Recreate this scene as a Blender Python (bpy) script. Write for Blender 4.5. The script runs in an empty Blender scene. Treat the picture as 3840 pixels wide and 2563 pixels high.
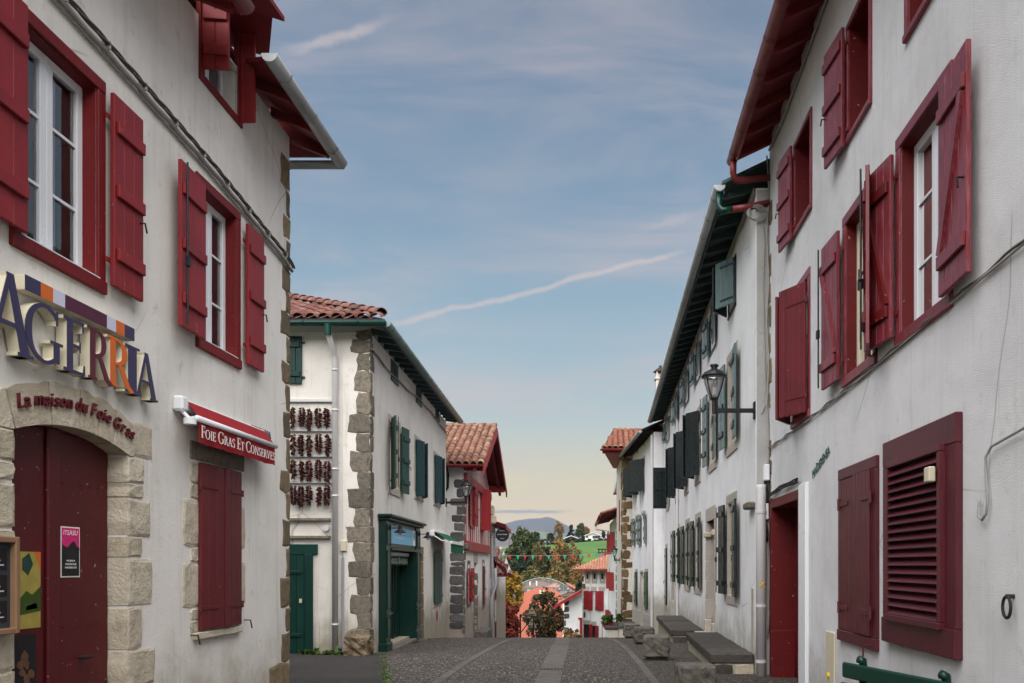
import bpy, math, random
import numpy as np
from mathutils import Vector, Matrix

random.seed(7)
R = math.radians
sc = bpy.context.scene
col = sc.collection

# ------------------------------------------------------------------ camera
FPX, VX, VY, EYE = 3100.0, 2275.0, 2122.0, 1.65     # photo focal length, vanishing point (px), eye height (m)
cam_d = bpy.data.cameras.new('camera')
cam = bpy.data.objects.new('camera', cam_d)
col.objects.link(cam)
cam.location = (0, 0, EYE)
cam.rotation_euler = (R(90), 0, 0)
cam_d.sensor_width = 36
cam_d.lens = FPX / 3840 * 36
cam_d.shift_x = -(VX - 1920) / 3840
cam_d.shift_y = (VY - 1281.5) / 3840
cam_d.clip_start = 0.05
cam_d.clip_end = 30000
sc.camera = cam

# ------------------------------------------------------------------ view, sun
sc.view_settings.view_transform = 'Standard'
sc.view_settings.look = 'None'
sc.view_settings.gamma = 1
sc.view_settings.exposure = 2.45
sc.view_settings.use_curve_mapping = False
sc.cycles.max_bounces = 6
sc.cycles.diffuse_bounces = 3
sc.cycles.glossy_bounces = 3
sc.cycles.transparent_max_bounces = 12
sc.cycles.transmission_bounces = 4
sc.cycles.volume_bounces = 0
sc.cycles.caustics_reflective = False
sc.cycles.caustics_refractive = False
sc.cycles.use_denoising = True
SUN_EL, SUN_AZ = 56.0, 184.0                         # elevation; azimuth clockwise from +Y (behind the camera)
sun_d = bpy.data.lights.new('sun', 'SUN')
sun_d.energy = 1.5
sun_d.angle = R(88)                                  # thin overcast after sunset: light from a wide patch of sky
sun_d.color = (1.0, 0.97, 0.94)
sun = bpy.data.objects.new('sun', sun_d)
col.objects.link(sun)
sdir = Vector((math.sin(R(SUN_AZ)) * math.cos(R(SUN_EL)), math.cos(R(SUN_AZ)) * math.cos(R(SUN_EL)), math.sin(R(SUN_EL))))
sun.rotation_euler = sdir.to_track_quat('Z', 'Y').to_euler()
sun.location = (0, -5, 30)


def srgb(r, g, b):
    f = lambda c: c / 12.92 if c <= 0.04045 else ((c + 0.055) / 1.055) ** 2.4
    return (f(r / 255), f(g / 255), f(b / 255), 1)


# ------------------------------------------------------------------ node helper
class NT:
    def __init__(s, tree):
        s.t = tree
        s.n = tree.nodes
        s.n.clear()

    def add(s, typ, **kw):
        nd = s.n.new(typ)
        for k, v in kw.items():
            setattr(nd, k, v)
        return nd

    def set(s, sock, v):
        if hasattr(v, 'is_output') or isinstance(v, bpy.types.NodeSocket):
            s.t.links.new(v, sock)
        else:
            sock.default_value = v

    def math(s, op, a, b=None, c=None, clamp=False):
        nd = s.add('ShaderNodeMath', operation=op)
        nd.use_clamp = clamp
        s.set(nd.inputs[0], a)
        if b is not None:
            s.set(nd.inputs[1], b)
        if c is not None:
            s.set(nd.inputs[2], c)
        return nd.outputs[0]

    def vmath(s, op, a, b=None):
        nd = s.add('ShaderNodeVectorMath', operation=op)
        s.set(nd.inputs[0], a)
        if b is not None:
            s.set(nd.inputs[1], b)
        return nd.outputs['Value'] if op in ('DOT_PRODUCT', 'LENGTH') else nd.outputs[0]

    def mix(s, fac, a, b, mode='MIX'):
        nd = s.add('ShaderNodeMix', data_type='RGBA', blend_type=mode)
        s.set(nd.inputs[0], fac)
        s.set(nd.inputs[6], a)
        s.set(nd.inputs[7], b)
        return nd.outputs[2]

    def noise(s, vec, scale, detail=3, rough=0.55, dist=0.0):
        nd = s.add('ShaderNodeTexNoise')
        if vec is not None:
            s.set(nd.inputs['Vector'], vec)
        nd.inputs['Scale'].default_value = scale
        nd.inputs['Detail'].default_value = detail
        nd.inputs['Roughness'].default_value = rough
        nd.inputs['Distortion'].default_value = dist
        return nd.outputs['Fac']

    def ramp(s, fac, stops, interp='LINEAR'):
        nd = s.add('ShaderNodeValToRGB')
        cr = nd.color_ramp
        cr.interpolation = interp
        while len(cr.elements) < len(stops):
            cr.elements.new(0.5)
        for e, (p, c) in zip(cr.elements, stops):
            e.position = p
            e.color = c if len(c) == 4 else (*c, 1)
        s.set(nd.inputs[0], fac)
        return nd.outputs[0]

    def step(s, v, a, b):
        nd = s.add('ShaderNodeMapRange', interpolation_type='SMOOTHSTEP')
        s.set(nd.inputs[0], v)
        nd.inputs[1].default_value = a
        nd.inputs[2].default_value = b
        return nd.outputs[0]

    def mapping(s, vec, scale=(1, 1, 1), rot=(0, 0, 0)):
        nd = s.add('ShaderNodeMapping')
        s.set(nd.inputs[0], vec)
        nd.inputs['Rotation'].default_value = rot
        nd.inputs['Scale'].default_value = scale
        return nd.outputs[0]


# ------------------------------------------------------------------ world: dusk sky, thin cirrus, two contrails
world = bpy.data.worlds.new('World')
sc.world = world
world.use_nodes = True
nt = NT(world.node_tree)
out = nt.add('ShaderNodeOutputWorld')
bg = nt.add('ShaderNodeBackground')
sky = nt.add('ShaderNodeTexSky', sky_type='NISHITA')
sky.sun_disc = False
sky.sun_elevation = R(SUN_EL)
sky.sun_rotation = R(SUN_AZ)
sky.air_density = 1.2
sky.dust_density = 2.0
tc = nt.add('ShaderNodeTexCoord')
dirv = nt.vmath('NORMALIZE', tc.outputs['Generated'])
sep = nt.add('ShaderNodeSeparateXYZ')
nt.set(sep.inputs[0], dirv)
dx, dy, dz = sep.outputs
grad = nt.ramp(dz, [(0.0, srgb(238, 192, 130)), (0.045, srgb(236, 198, 136)), (0.10, srgb(222, 205, 158)), (0.17, srgb(184, 197, 192)), (0.27, srgb(154, 181, 194)),
                    (0.38, srgb(126, 157, 180)), (0.48, srgb(116, 143, 168)), (0.58, srgb(116, 134, 156)), (1.0, srgb(118, 132, 152))])
skyc = nt.mix(0.025, grad, sky.outputs[0])             # the physical sky and the dusk afterglow together
# cirrus veils: noise on a flat layer overhead
den = nt.math('ADD', nt.math('MAXIMUM', dz, 0.0), 0.22)
cx = nt.math('DIVIDE', dx, den)
cy = nt.math('DIVIDE', dy, den)
cv = nt.add('ShaderNodeCombineXYZ')
nt.set(cv.inputs[0], cx)
nt.set(cv.inputs[1], cy)
v1 = nt.mapping(cv.outputs[0], (1.0, 2.6, 1), (0, 0, R(24)))
n1 = nt.noise(v1, 1.6, 8, 0.62, 0.5)
n2 = nt.noise(nt.mapping(cv.outputs[0], (0.8, 1.1, 1), (0, 0, R(10))), 1.1, 3, 0.5)
veil = nt.math('MULTIPLY', nt.step(n1, 0.36, 0.70), nt.step(n2, 0.28, 0.58))
veil = nt.math('MULTIPLY', veil, nt.step(dz, 0.03, 0.16))
skyc = nt.mix(nt.math('MULTIPLY', veil, 0.55), skyc, srgb(218, 203, 204))
# low grey streaks over the hills
lv = nt.add('ShaderNodeCombineXYZ')
nt.set(lv.inputs[0], nt.math('MULTIPLY', dx, 6.0))
nt.set(lv.inputs[1], nt.math('MULTIPLY', dy, 6.0))
nt.set(lv.inputs[2], nt.math('MULTIPLY', dz, 90.0))
n3 = nt.noise(lv.outputs[0], 1.3, 4, 0.6, 0.3)
low = nt.math('MULTIPLY', nt.step(n3, 0.56, 0.68), nt.math('MULTIPLY', nt.step(dz, 0.015, 0.04), nt.math('SUBTRACT', 1.0, nt.step(dz, 0.07, 0.1))))
skyc = nt.mix(nt.math('MULTIPLY', low, 0.75), skyc, srgb(140, 150, 165))
bank = nt.math('MULTIPLY', nt.math('SUBTRACT', 1.0, nt.step(dz, 0.022, 0.045)), nt.step(nt.noise(lv.outputs[0], 0.7, 3), 0.3, 0.6))
skyc = nt.mix(nt.math('MULTIPLY', bank, 0.6), skyc, srgb(165, 175, 190))


def pixdir(px, py):
    return Vector(((px - VX) / FPX, 1.0, -(py - VY) / FPX)).normalized()


def contrail(skyc, p0, p1, w, amt):
    a, b = pixdir(*p0), pixdir(*p1)
    n = a.cross(b).normalized()
    t = (b - a).normalized()
    al = nt.vmath('DOT_PRODUCT', dirv, tuple(t))
    l0, l1 = a.dot(t), b.dot(t)
    wob = nt.noise(dirv, 9.0, 3)
    dist = nt.math('ADD', nt.vmath('DOT_PRODUCT', dirv, tuple(n)), nt.math('MULTIPLY', nt.math('SUBTRACT', wob, 0.5), 0.022))
    dist = nt.math('ABSOLUTE', dist)
    nn = nt.noise(dirv, 60.0, 5, 0.65)
    soft = nt.math('SUBTRACT', 1.0, nt.step(nt.math('ADD', dist, nt.math('MULTIPLY', nt.math('SUBTRACT', nn, 0.5), w * 1.5)), w * 0.1, w))
    m = nt.math('MULTIPLY', soft, nt.math('MULTIPLY', nt.step(al, l0, l0 + 0.06), nt.math('SUBTRACT', 1.0, nt.step(al, l1 - 0.06, l1))))
    return nt.mix(nt.math('MULTIPLY', m, amt), skyc, srgb(226, 212, 208))


skyc = contrail(skyc, (1380, 1235), (2640, 925), 0.0048, 0.6)
skyc = contrail(skyc, (990, 235), (1530, 50), 0.0075, 0.5)
skyc = contrail(skyc, (2330, 880), (2700, 780), 0.007, 0.3)
nt.set(bg.inputs['Color'], skyc)
bg.inputs['Strength'].default_value = 0.158
nt.t.links.new(bg.outputs[0], out.inputs[0])

# ------------------------------------------------------------------ materials
MATS = {}


def new_mat(name):
    m = bpy.data.materials.new(name)
    m.use_nodes = True
    MATS[name] = m
    k = NT(m.node_tree)
    o = k.add('ShaderNodeOutputMaterial')
    b = k.add('ShaderNodeBsdfPrincipled')
    k.t.links.new(b.outputs[0], o.inputs[0])
    g = k.add('ShaderNodeNewGeometry')
    return m, k, b, g.outputs['Position']


def bump(k, b, h, strength, dist):
    bn = k.add('ShaderNodeBump')
    bn.inputs['Strength'].default_value = strength
    bn.inputs['Distance'].default_value = dist
    k.set(bn.inputs['Height'], h)
    k.set(b.inputs['Normal'], bn.outputs[0])


def plaster(name, c, grain=60, gs=0.35, dirt=0.25, dirtcol=(112, 108, 98), streak=0.3, base=None):
    m, k, b, p = new_mat(name)
    c1 = srgb(*c)
    big = k.noise(p, 0.9, 4, 0.6)
    colr = k.mix(k.step(big, 0.38, 0.72), c1, tuple(x * 0.86 for x in c1[:3]) + (1,))
    st = k.noise(k.mapping(p, (3.2, 3.2, 0.22)), 2.2, 5, 0.65)
    colr = k.mix(k.math('MULTIPLY', k.step(st, 0.5, 0.8), streak), colr, srgb(150, 143, 128))
    st2 = k.noise(k.mapping(p, (11, 11, 0.35)), 2.0, 4, 0.6)
    gate = k.step(k.noise(p, 0.8, 3), 0.48, 0.62)
    colr = k.mix(k.math('MULTIPLY', k.math('MULTIPLY', k.step(st2, 0.55, 0.72), gate), streak * 1.3), colr, srgb(158, 146, 122))
    sp = k.noise(p, 5.5, 6, 0.7)
    colr = k.mix(k.math('MULTIPLY', k.step(sp, 0.57, 0.74), dirt), colr, srgb(*dirtcol))
    sp2 = k.noise(p, 38, 4, 0.6)
    colr = k.mix(k.math('MULTIPLY', k.step(sp2, 0.66, 0.74), dirt), colr, srgb(*dirtcol))
    vo = k.add('ShaderNodeTexVoronoi', feature='DISTANCE_TO_EDGE')
    k.set(vo.inputs['Vector'], k.vmath('ADD', p, k.vmath('MULTIPLY', k.add('ShaderNodeTexNoise').outputs['Color'], (0.5, 0.5, 0.5))))
    vo.inputs['Scale'].default_value = 0.55
    crack = k.math('MULTIPLY', k.math('SUBTRACT', 1.0, k.step(vo.outputs['Distance'], 0.0015, 0.006)), k.step(k.noise(p, 0.6, 2), 0.52, 0.6))
    colr = k.mix(k.math('MULTIPLY', crack, 0.45), colr, srgb(120, 112, 102))
    if base:                                             # splash dirt and algae along the foot of the wall
        s2 = k.add('ShaderNodeSeparateXYZ')
        k.set(s2.inputs[0], p)
        edge = k.math('ADD', s2.outputs[2], k.math('MULTIPLY', k.noise(p, 2.3, 5, 0.65), -1.5))
        ft = k.math('SUBTRACT', 1.0, k.step(edge, -0.8, 0.25))
        colr = k.mix(k.math('MULTIPLY', ft, 0.75), colr, srgb(*base))
    k.set(b.inputs['Base Color'], colr)
    b.inputs['Roughness'].default_value = 0.92
    b.inputs['Specular IOR Level'].default_value = 0.2
    h = k.math('ADD', k.noise(p, grain, 3, 0.6), k.math('MULTIPLY', k.noise(p, 4.0, 3), 1.6))
    bump(k, b, h, gs, 0.012)
    return m


def paint(name, c, rough=0.5, grain=0.5, fade=0.25, fadecol=None, chips=0.0):
    m, k, b, p = new_mat(name)
    oi = k.add('ShaderNodeObjectInfo')
    c1 = srgb(*c)
    g = k.noise(k.mapping(p, (14, 14, 1.1)), 5, 5, 0.65)
    big = k.noise(p, 2.4, 4, 0.6)
    fc = srgb(*fadecol) if fadecol else tuple(min(1, x * 1.5 + 0.012) for x in c1[:3]) + (1,)
    colr = k.mix(k.math('MULTIPLY', k.step(g, 0.38, 0.72), fade), c1, fc)
    colr = k.mix(k.math('MULTIPLY', k.step(big, 0.42, 0.68), 0.4), colr, tuple(x * 0.55 for x in c1[:3]) + (1,))
    colr = k.mix(k.math('MULTIPLY', oi.outputs['Random'], 0.4), colr, tuple(x * 0.62 for x in c1[:3]) + (1,))
    drt = k.noise(k.mapping(p, (9, 9, 0.8)), 2.4, 5, 0.7)
    colr = k.mix(k.math('MULTIPLY', k.step(drt, 0.58, 0.78), 0.4), colr, tuple(min(1, x * 1.15 + 0.008) for x in fc[:3]) + (1,))
    if chips:
        ch = k.step(k.noise(p, 22, 4, 0.6), 0.70 - chips * 0.1, 0.74 - chips * 0.1)
        colr = k.mix(k.math('MULTIPLY', ch, 0.85), colr, srgb(168, 150, 145))
    k.set(b.inputs['Base Color'], colr)
    k.set(b.inputs['Roughness'], k.math('ADD', rough - 0.1, k.math('MULTIPLY', g, 0.25)))
    b.inputs['Specular IOR Level'].default_value = 0.35
    bump(k, b, g, grain, 0.004)
    return m


def stone(name, c, c2, rand=0.7, spots=0.4, sc_=7.0, lich=None):
    m, k, b, p = new_mat(name)
    oi = k.add('ShaderNodeObjectInfo')
    a, d = srgb(*c), srgb(*c2)
    colr = k.mix(k.math('MULTIPLY', oi.outputs['Random'], rand), a, d)
    n = k.noise(p, sc_, 6, 0.68)
    colr = k.mix(k.math('MULTIPLY', k.step(n, 0.42, 0.7), spots), colr, tuple(x * 0.42 for x in d[:3]) + (1,))
    n2 = k.noise(p, sc_ * 4, 3, 0.6)
    colr = k.mix(k.math('MULTIPLY', k.step(n2, 0.5, 0.75), 0.35), colr, tuple(min(1, x * 1.3) for x in a[:3]) + (1,))
    if lich:
        colr = k.mix(k.math('MULTIPLY', k.step(k.noise(p, 3.1, 5, 0.7), 0.55, 0.7), 0.6), colr, srgb(*lich))
    k.set(b.inputs['Base Color'], colr)
    b.inputs['Roughness'].default_value = 0.9
    b.inputs['Specular IOR Level'].default_value = 0.2
    bump(k, b, k.math('ADD', n, k.math('MULTIPLY', n2, 0.6)), 0.6, 0.02)
    return m


def simple(name, c, rough=0.6, metal=0.0, var=0.15, scale=8.0, bmp=0.15, spec=0.4):
    m, k, b, p = new_mat(name)
    c1 = srgb(*c)
    n = k.noise(p, scale, 4, 0.6)
    k.set(b.inputs['Base Color'], k.mix(k.math('MULTIPLY', n, var * 2), c1, tuple(x * 0.5 for x in c1[:3]) + (1,)))
    k.set(b.inputs['Roughness'], k.math('ADD', rough - 0.1, k.math('MULTIPLY', n, 0.2)))
    b.inputs['Metallic'].default_value = metal
    b.inputs['Specular IOR Level'].default_value = spec
    if bmp:
        bump(k, b, k.noise(p, scale * 4, 3), bmp, 0.005)
    return m


def tilemat(name, cs, lich=(170, 165, 120), la=0.5):
    m, k, b, p = new_mat(name)
    oi = k.add('ShaderNodeObjectInfo')
    w = k.add('ShaderNodeTexWhiteNoise', noise_dimensions='3D')
    k.set(w.inputs[0], k.vmath('FLOOR', k.mapping(p, (4, 4, 5))))
    rnd = k.math('FRACT', k.math('ADD', oi.outputs['Random'], k.math('MULTIPLY', w.outputs[0], 0.35)))
    n = len(cs)
    colr = k.ramp(rnd, [(i / (n - 1), srgb(*c)) for i, c in enumerate(cs)])
    g = k.noise(p, 9, 5, 0.7)
    colr = k.mix(k.math('MULTIPLY', k.step(g, 0.5, 0.75), 0.6), colr, srgb(70, 52, 45))
    colr = k.mix(k.math('MULTIPLY', k.step(k.noise(p, 5, 5, 0.7), 0.57, 0.68), la), colr, srgb(*lich))
    k.set(b.inputs['Base Color'], colr)
    b.inputs['Roughness'].default_value = 0.88
    bump(k, b, g, 0.5, 0.015)
    return m


def leafmat(name, cs, seed=0.0):
    m, k, b, p = new_mat(name)
    w = k.add('ShaderNodeTexWhiteNoise', noise_dimensions='1D')
    g = k.n.new('ShaderNodeNewGeometry')
    n = len(cs)
    clump = k.noise(p, 0.9, 3, 0.6)
    f = k.math('ADD', k.math('MULTIPLY', g.outputs['Random Per Island'], 0.6), k.math('MULTIPLY', k.step(clump, 0.35, 0.65), 0.4))
    k.set(b.inputs['Base Color'], k.ramp(f, [(i / (n - 1), srgb(*c)) for i, c in enumerate(cs)]))
    b.inputs['Roughness'].default_value = 0.7
    b.inputs['Specular IOR Level'].default_value = 0.25
    return m


plaster('plaster_a', (229, 226, 220), 45, 0.3, 0.4, (150, 143, 130), 0.3, base=(150, 140, 118))
plaster('plaster_b', (224, 219, 212), 30, 0.3, 0.45, (140, 128, 112), 0.4, base=(126, 118, 88))
plaster('plaster_r', (224, 224, 226), 120, 0.9, 0.25, (150, 146, 140), 0.22, base=(150, 146, 138))
plaster('plaster_t', (230, 230, 231), 40, 0.22, 0.12, (160, 155, 145), 0.2, base=(140, 135, 118))
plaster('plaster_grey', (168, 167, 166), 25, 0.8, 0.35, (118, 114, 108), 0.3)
plaster('plaster_g', (224, 221, 217), 20, 0.5, 0.45, (120, 112, 100), 0.45, base=(120, 105, 86))
plaster('plaster_c', (205, 198, 188), 12, 0.6, 0.6, (96, 88, 78), 0.35)
plaster('plaster_far', (228, 228, 228), 10, 0.2, 0.15, (165, 160, 150), 0.2)
paint('red_a', (138, 32, 38), 0.5, 0.35, 0.3, (158, 60, 62), chips=0.1)
paint('red_frame_a', (118, 18, 22), 0.55, 0.6, 0.35, (86, 14, 17), chips=0.15)
paint('red_door', (86, 18, 24), 0.5, 0.25, 0.35, (102, 28, 33), chips=0.25)
paint('red_leaf', (98, 26, 33), 0.55, 0.35, 0.3, (116, 42, 48), chips=0.08)
paint('red_r', (120, 36, 44), 0.36, 0.5, 0.75, (156, 94, 104), chips=0.12)
paint('red_r_deep', (100, 12, 16), 0.5, 0.4, 0.3, (80, 10, 13), chips=0.25)
paint('maroon', (84, 28, 37), 0.38, 0.6, 0.4, (110, 54, 63))
paint('red_g', (144, 26, 34), 0.5, 0.35, 0.3, (164, 48, 52))
paint('red_eave', (124, 34, 39), 0.6, 0.4, 0.35, (86, 20, 24))
paint('green_b', (7, 52, 45), 0.45, 0.3, 0.25, (16, 72, 62))
paint('green_shop', (6, 44, 37), 0.35, 0.2, 0.25, (16, 62, 52))
paint('teal_b', (8, 54, 58), 0.5, 0.35, 0.35, (14, 44, 52))
paint('green_worn', (24, 62, 55), 0.5, 0.5, 0.5, (72, 100, 90))
paint('black_green', (28, 37, 38), 0.24, 0.3, 0.3, (42, 50, 51))
paint('shutter_sheen', (92, 112, 110), 0.2, 0.15, 0.3, (64, 84, 82))  # dark green shutter paint, lightened: the sky's sheen is put into the colour
paint('rafter_green', (52, 72, 72), 0.6, 0.4, 0.4, (74, 92, 92))
paint('rafter_dark', (46, 34, 34), 0.7, 0.5, 0.4)
stone('stone_tan', (202, 193, 175), (172, 159, 137), 0.7, 0.4, 9)
stone('stone_brown', (140, 122, 96), (92, 82, 70), 0.9, 0.55, 11, (128, 118, 96))
stone('stone_grey', (136, 127, 114), (92, 87, 80), 0.9, 0.65, 15, (132, 118, 90))
stone('stone_dark', (112, 109, 108), (76, 75, 76), 0.9, 0.55, 12)
stone('stone_c', (120, 98, 68), (74, 58, 42), 0.9, 0.5, 6)
stone('stone_trim', (178, 170, 160), (158, 150, 140), 0.5, 0.22, 9)
stone('granite', (112, 106, 99), (84, 79, 74), 0.6, 0.75, 13, (80, 78, 60))
stone('bench_stone', (84, 79, 74), (62, 58, 55), 0.8, 0.65, 9, (64, 66, 46))
simple('white_pvc', (228, 230, 234), 0.3, 0, 0.04, 4, 0)
simple('white_pipe', (205, 203, 204), 0.45, 0, 0.15, 5, 0.1)
simple('grey_pipe', (150, 152, 158), 0.5, 0, 0.12, 6, 0)
simple('zinc', (160, 164, 166), 0.42, 0.35, 0.3, 5, 0.1)
simple('zinc_green', (118, 136, 130), 0.38, 0.3, 0.3, 5, 0.1)
simple('gutter_green', (10, 60, 49), 0.35, 0, 0.25, 6, 0.1)
simple('gutter_red', (136, 52, 56), 0.42, 0, 0.35, 7, 0.2)
simple('gutter_red_dark', (108, 16, 22), 0.4, 0, 0.2, 7, 0.1)
simple('black_metal', (30, 30, 33), 0.45, 0.3, 0.1, 8, 0)
simple('iron', (52, 46, 44), 0.6, 0.4, 0.3, 20, 0.2)
simple('cable_dark', (104, 98, 90), 0.7, 0, 0.3, 15, 0.1)
simple('cable_grey', (160, 158, 154), 0.7, 0, 0.25, 15, 0.1)
simple('cream_sign', (222, 214, 190), 0.5, 0, 0.1, 10, 0)
simple('violet', (58, 52, 86), 0.45, 0, 0.08, 6, 0)
simple('orange', (214, 104, 32), 0.45, 0, 0.08, 6, 0)
simple('plum', (84, 26, 56), 0.45, 0, 0.08, 6, 0)
simple('plum_letter', (92, 26, 48), 0.45, 0, 0.08, 6, 0)
simple('lilac', (206, 206, 226), 0.45, 0, 0.05, 6, 0)
simple('maroon_letter', (92, 20, 30), 0.5, 0, 0.1, 8, 0)
simple('awning_red', (150, 20, 30), 0.8, 0, 0.12, 6, 0.2)
simple('awning_green', (6, 84, 55), 0.8, 0, 0.12, 6, 0.2)
simple('letter_white', (236, 232, 228), 0.7, 0, 0.05, 8, 0)
simple('letter_green', (58, 92, 84), 0.6, 0, 0.2, 12, 0)
simple('letter_grey', (92, 100, 104), 0.5, 0.3, 0.2, 12, 0)
simple('beige_box', (206, 196, 172), 0.5, 0, 0.1, 8, 0)
simple('yellow_mark', (222, 190, 40), 0.6, 0, 0.1, 8, 0)
simple('curtain', (238, 240, 242), 0.9, 0, 0.05, 8, 0)
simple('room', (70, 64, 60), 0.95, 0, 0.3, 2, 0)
simple('blue_sign', (112, 186, 222), 0.4, 0, 0.06, 4, 0)
simple('blue_print', (60, 140, 190), 0.4, 0, 0.06, 4, 0)
simple('poster_pink', (214, 40, 120), 0.6, 0, 0.2, 3, 0)
simple('poster_black', (26, 24, 26), 0.6, 0, 0.2, 3, 0)
simple('poster_yellow', (190, 172, 84), 0.6, 0, 0.5, 9, 0)
simple('poster_brown', (120, 84, 62), 0.7, 0, 0.6, 18, 0)
simple('wood_frame', (150, 116, 88), 0.6, 0, 0.3, 9, 0.2)
simple('chalk', (54, 58, 66), 0.7, 0, 0.1, 8, 0)
simple('fronton', (192, 110, 92), 0.9, 0, 0.08, 0.4, 0.1)
simple('sign_back', (142, 132, 104), 0.6, 0.1, 0.15, 5, 0)
simple('pennant_red', (206, 30, 44), 0.7, 0, 0.1, 5, 0)
simple('pennant_green', (26, 168, 128), 0.7, 0, 0.1, 5, 0)
simple('bench_green', (9, 52, 40), 0.35, 0, 0.12, 6, 0.1)
simple('pot_red', (140, 34, 34), 0.7, 0, 0.2, 6, 0.1)
simple('bark', (74, 62, 52), 0.9, 0, 0.4, 8, 0.5)
simple('bark_far', (96, 84, 70), 0.9, 0, 0.3, 3, 0.2)
simple('car_paint', (60, 66, 74), 0.25, 0.4, 0.05, 3, 0)
simple('tyre', (24, 24, 25), 0.8, 0, 0.1, 8, 0)
simple('blue_sheet', (60, 92, 150), 0.7, 0, 0.1, 8, 0)
simple('hose', (20, 84, 150), 0.5, 0, 0.1, 8, 0)
tilemat('tile_b', [(113, 65, 56), (92, 53, 48), (127, 84, 72), (77, 51, 46), (129, 94, 84)], (150, 138, 120), 0.35)
tilemat('tile_g', [(135, 92, 75), (115, 72, 60), (147, 110, 89), (96, 63, 55), (154, 122, 101)], (190, 186, 140), 0.55)
tilemat('tile_c', [(134, 79, 63), (113, 61, 49), (144, 98, 79), (92, 53, 46)], (196, 158, 54), 0.8)
tilemat('tile_far', [(176, 122, 98), (156, 102, 80), (186, 134, 108), (140, 94, 76)], (150, 130, 100), 0.3)
tilemat('tile_dark', [(96, 66, 58), (78, 56, 50), (112, 76, 64)], (120, 110, 100), 0.3)
leafmat('leaf_green', [(28, 40, 20), (44, 58, 28), (68, 76, 36), (90, 86, 44)])
leafmat('leaf_dark', [(18, 30, 18), (26, 42, 24), (40, 56, 32)])
leafmat('leaf_olive', [(62, 60, 33), (86, 79, 42), (114, 100, 54)])
leafmat('leaf_yellow', [(96, 70, 20), (124, 92, 26), (146, 112, 36), (84, 70, 26)])
leafmat('leaf_rust', [(84, 68, 40), (112, 88, 50), (138, 106, 60), (88, 78, 44)])
leafmat('leaf_red', [(58, 19, 17), (88, 28, 23), (120, 50, 36), (52, 42, 20)])
leafmat('leaf_maple', [(28, 34, 17), (42, 46, 23), (66, 58, 30), (116, 74, 52)])
leafmat('leaf_moss', [(42, 62, 22), (62, 84, 30), (84, 104, 40)])
leafmat('pepper', [(34, 13, 15), (50, 15, 16), (78, 20, 17), (26, 12, 14), (110, 56, 24)])

# glass: clear pane with true Fresnel reflection
m, k, b, p = new_mat('glass')
k.n.remove(b)
tr = k.add('ShaderNodeBsdfTransparent')
tr.inputs[0].default_value = (0.95, 0.97, 0.98, 1)
gl = k.add('ShaderNodeBsdfGlossy')
gl.inputs['Roughness'].default_value = 0.02
fr = k.add('ShaderNodeFresnel')
fr.inputs[0].default_value = 1.62
ms = k.add('ShaderNodeMixShader')
k.set(ms.inputs[0], k.math('MINIMUM', k.math('MULTIPLY', fr.outputs[0], 2.0), 1.0))
k.t.links.new(tr.outputs[0], ms.inputs[1])
k.t.links.new(gl.outputs[0], ms.inputs[2])
k.t.links.new(ms.outputs[0], k.n['Material Output'].inputs[0])
m, k, b, p = new_mat('lamp_glass')
k.n.remove(b)
tr = k.add('ShaderNodeBsdfTransparent')
df = k.add('ShaderNodeBsdfTranslucent')
df.inputs[0].default_value = (0.8, 0.8, 0.8, 1)
gl = k.add('ShaderNodeBsdfGlossy')
gl.inputs['Roughness'].default_value = 0.08
m1 = k.add('ShaderNodeMixShader')
m1.inputs[0].default_value = 0.35
m2 = k.add('ShaderNodeMixShader')
m2.inputs[0].default_value = 0.18
k.t.links.new(tr.outputs[0], m1.inputs[1]); k.t.links.new(df.outputs[0], m1.inputs[2])
k.t.links.new(m1.outputs[0], m2.inputs[1]); k.t.links.new(gl.outputs[0], m2.inputs[2])
k.t.links.new(m2.outputs[0], k.n['Material Output'].inputs[0])

# chain-link mesh: wire pattern, open between the wires
m, k, b, p = new_mat('chain_mesh')
k.n.remove(b)
tr = k.add('ShaderNodeBsdfTransparent')
df = k.add('ShaderNodeBsdfDiffuse')
df.inputs[0].default_value = srgb(170, 172, 172)
ms = k.add('ShaderNodeMixShader')
ms.inputs[0].default_value = 0.24
k.t.links.new(tr.outputs[0], ms.inputs[1]); k.t.links.new(df.outputs[0], ms.inputs[2])
k.t.links.new(ms.outputs[0], k.n['Material Output'].inputs[0])

# road: exposed-aggregate concrete
def aggregate(name, cs, scale, moss=0.0, dark=0.5):
    m, k, b, p = new_mat(name)
    vo = k.add('ShaderNodeTexVoronoi')
    k.set(vo.inputs['Vector'], p)
    vo.inputs['Scale'].default_value = scale
    w = k.add('ShaderNodeSeparateColor')
    k.set(w.inputs[0], vo.outputs['Color'])
    n = len(cs)
    colr = k.ramp(w.outputs[0], [(i / (n - 1), srgb(*c)) for i, c in enumerate(cs)])
    colr = k.mix(k.step(vo.outputs['Distance'], 0.25, 0.6), colr, srgb(48, 45, 43))
    big = k.noise(p, 0.7, 5, 0.65)
    colr = k.mix(k.math('MULTIPLY', k.step(big, 0.4, 0.7), dark), colr, srgb(70, 65, 62))
    if moss:
        colr = k.mix(k.math('MULTIPLY', k.step(k.noise(p, 3.5, 6, 0.7), 0.55, 0.68), moss), colr, srgb(66, 74, 40))
    k.set(b.inputs['Base Color'], colr)
    b.inputs['Roughness'].default_value = 0.8
    b.inputs['Specular IOR Level'].default_value = 0.3
    bump(k, b, k.math('SUBTRACT', 1.0, vo.outputs['Distance']), 0.9, 0.02)
    return m


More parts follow.
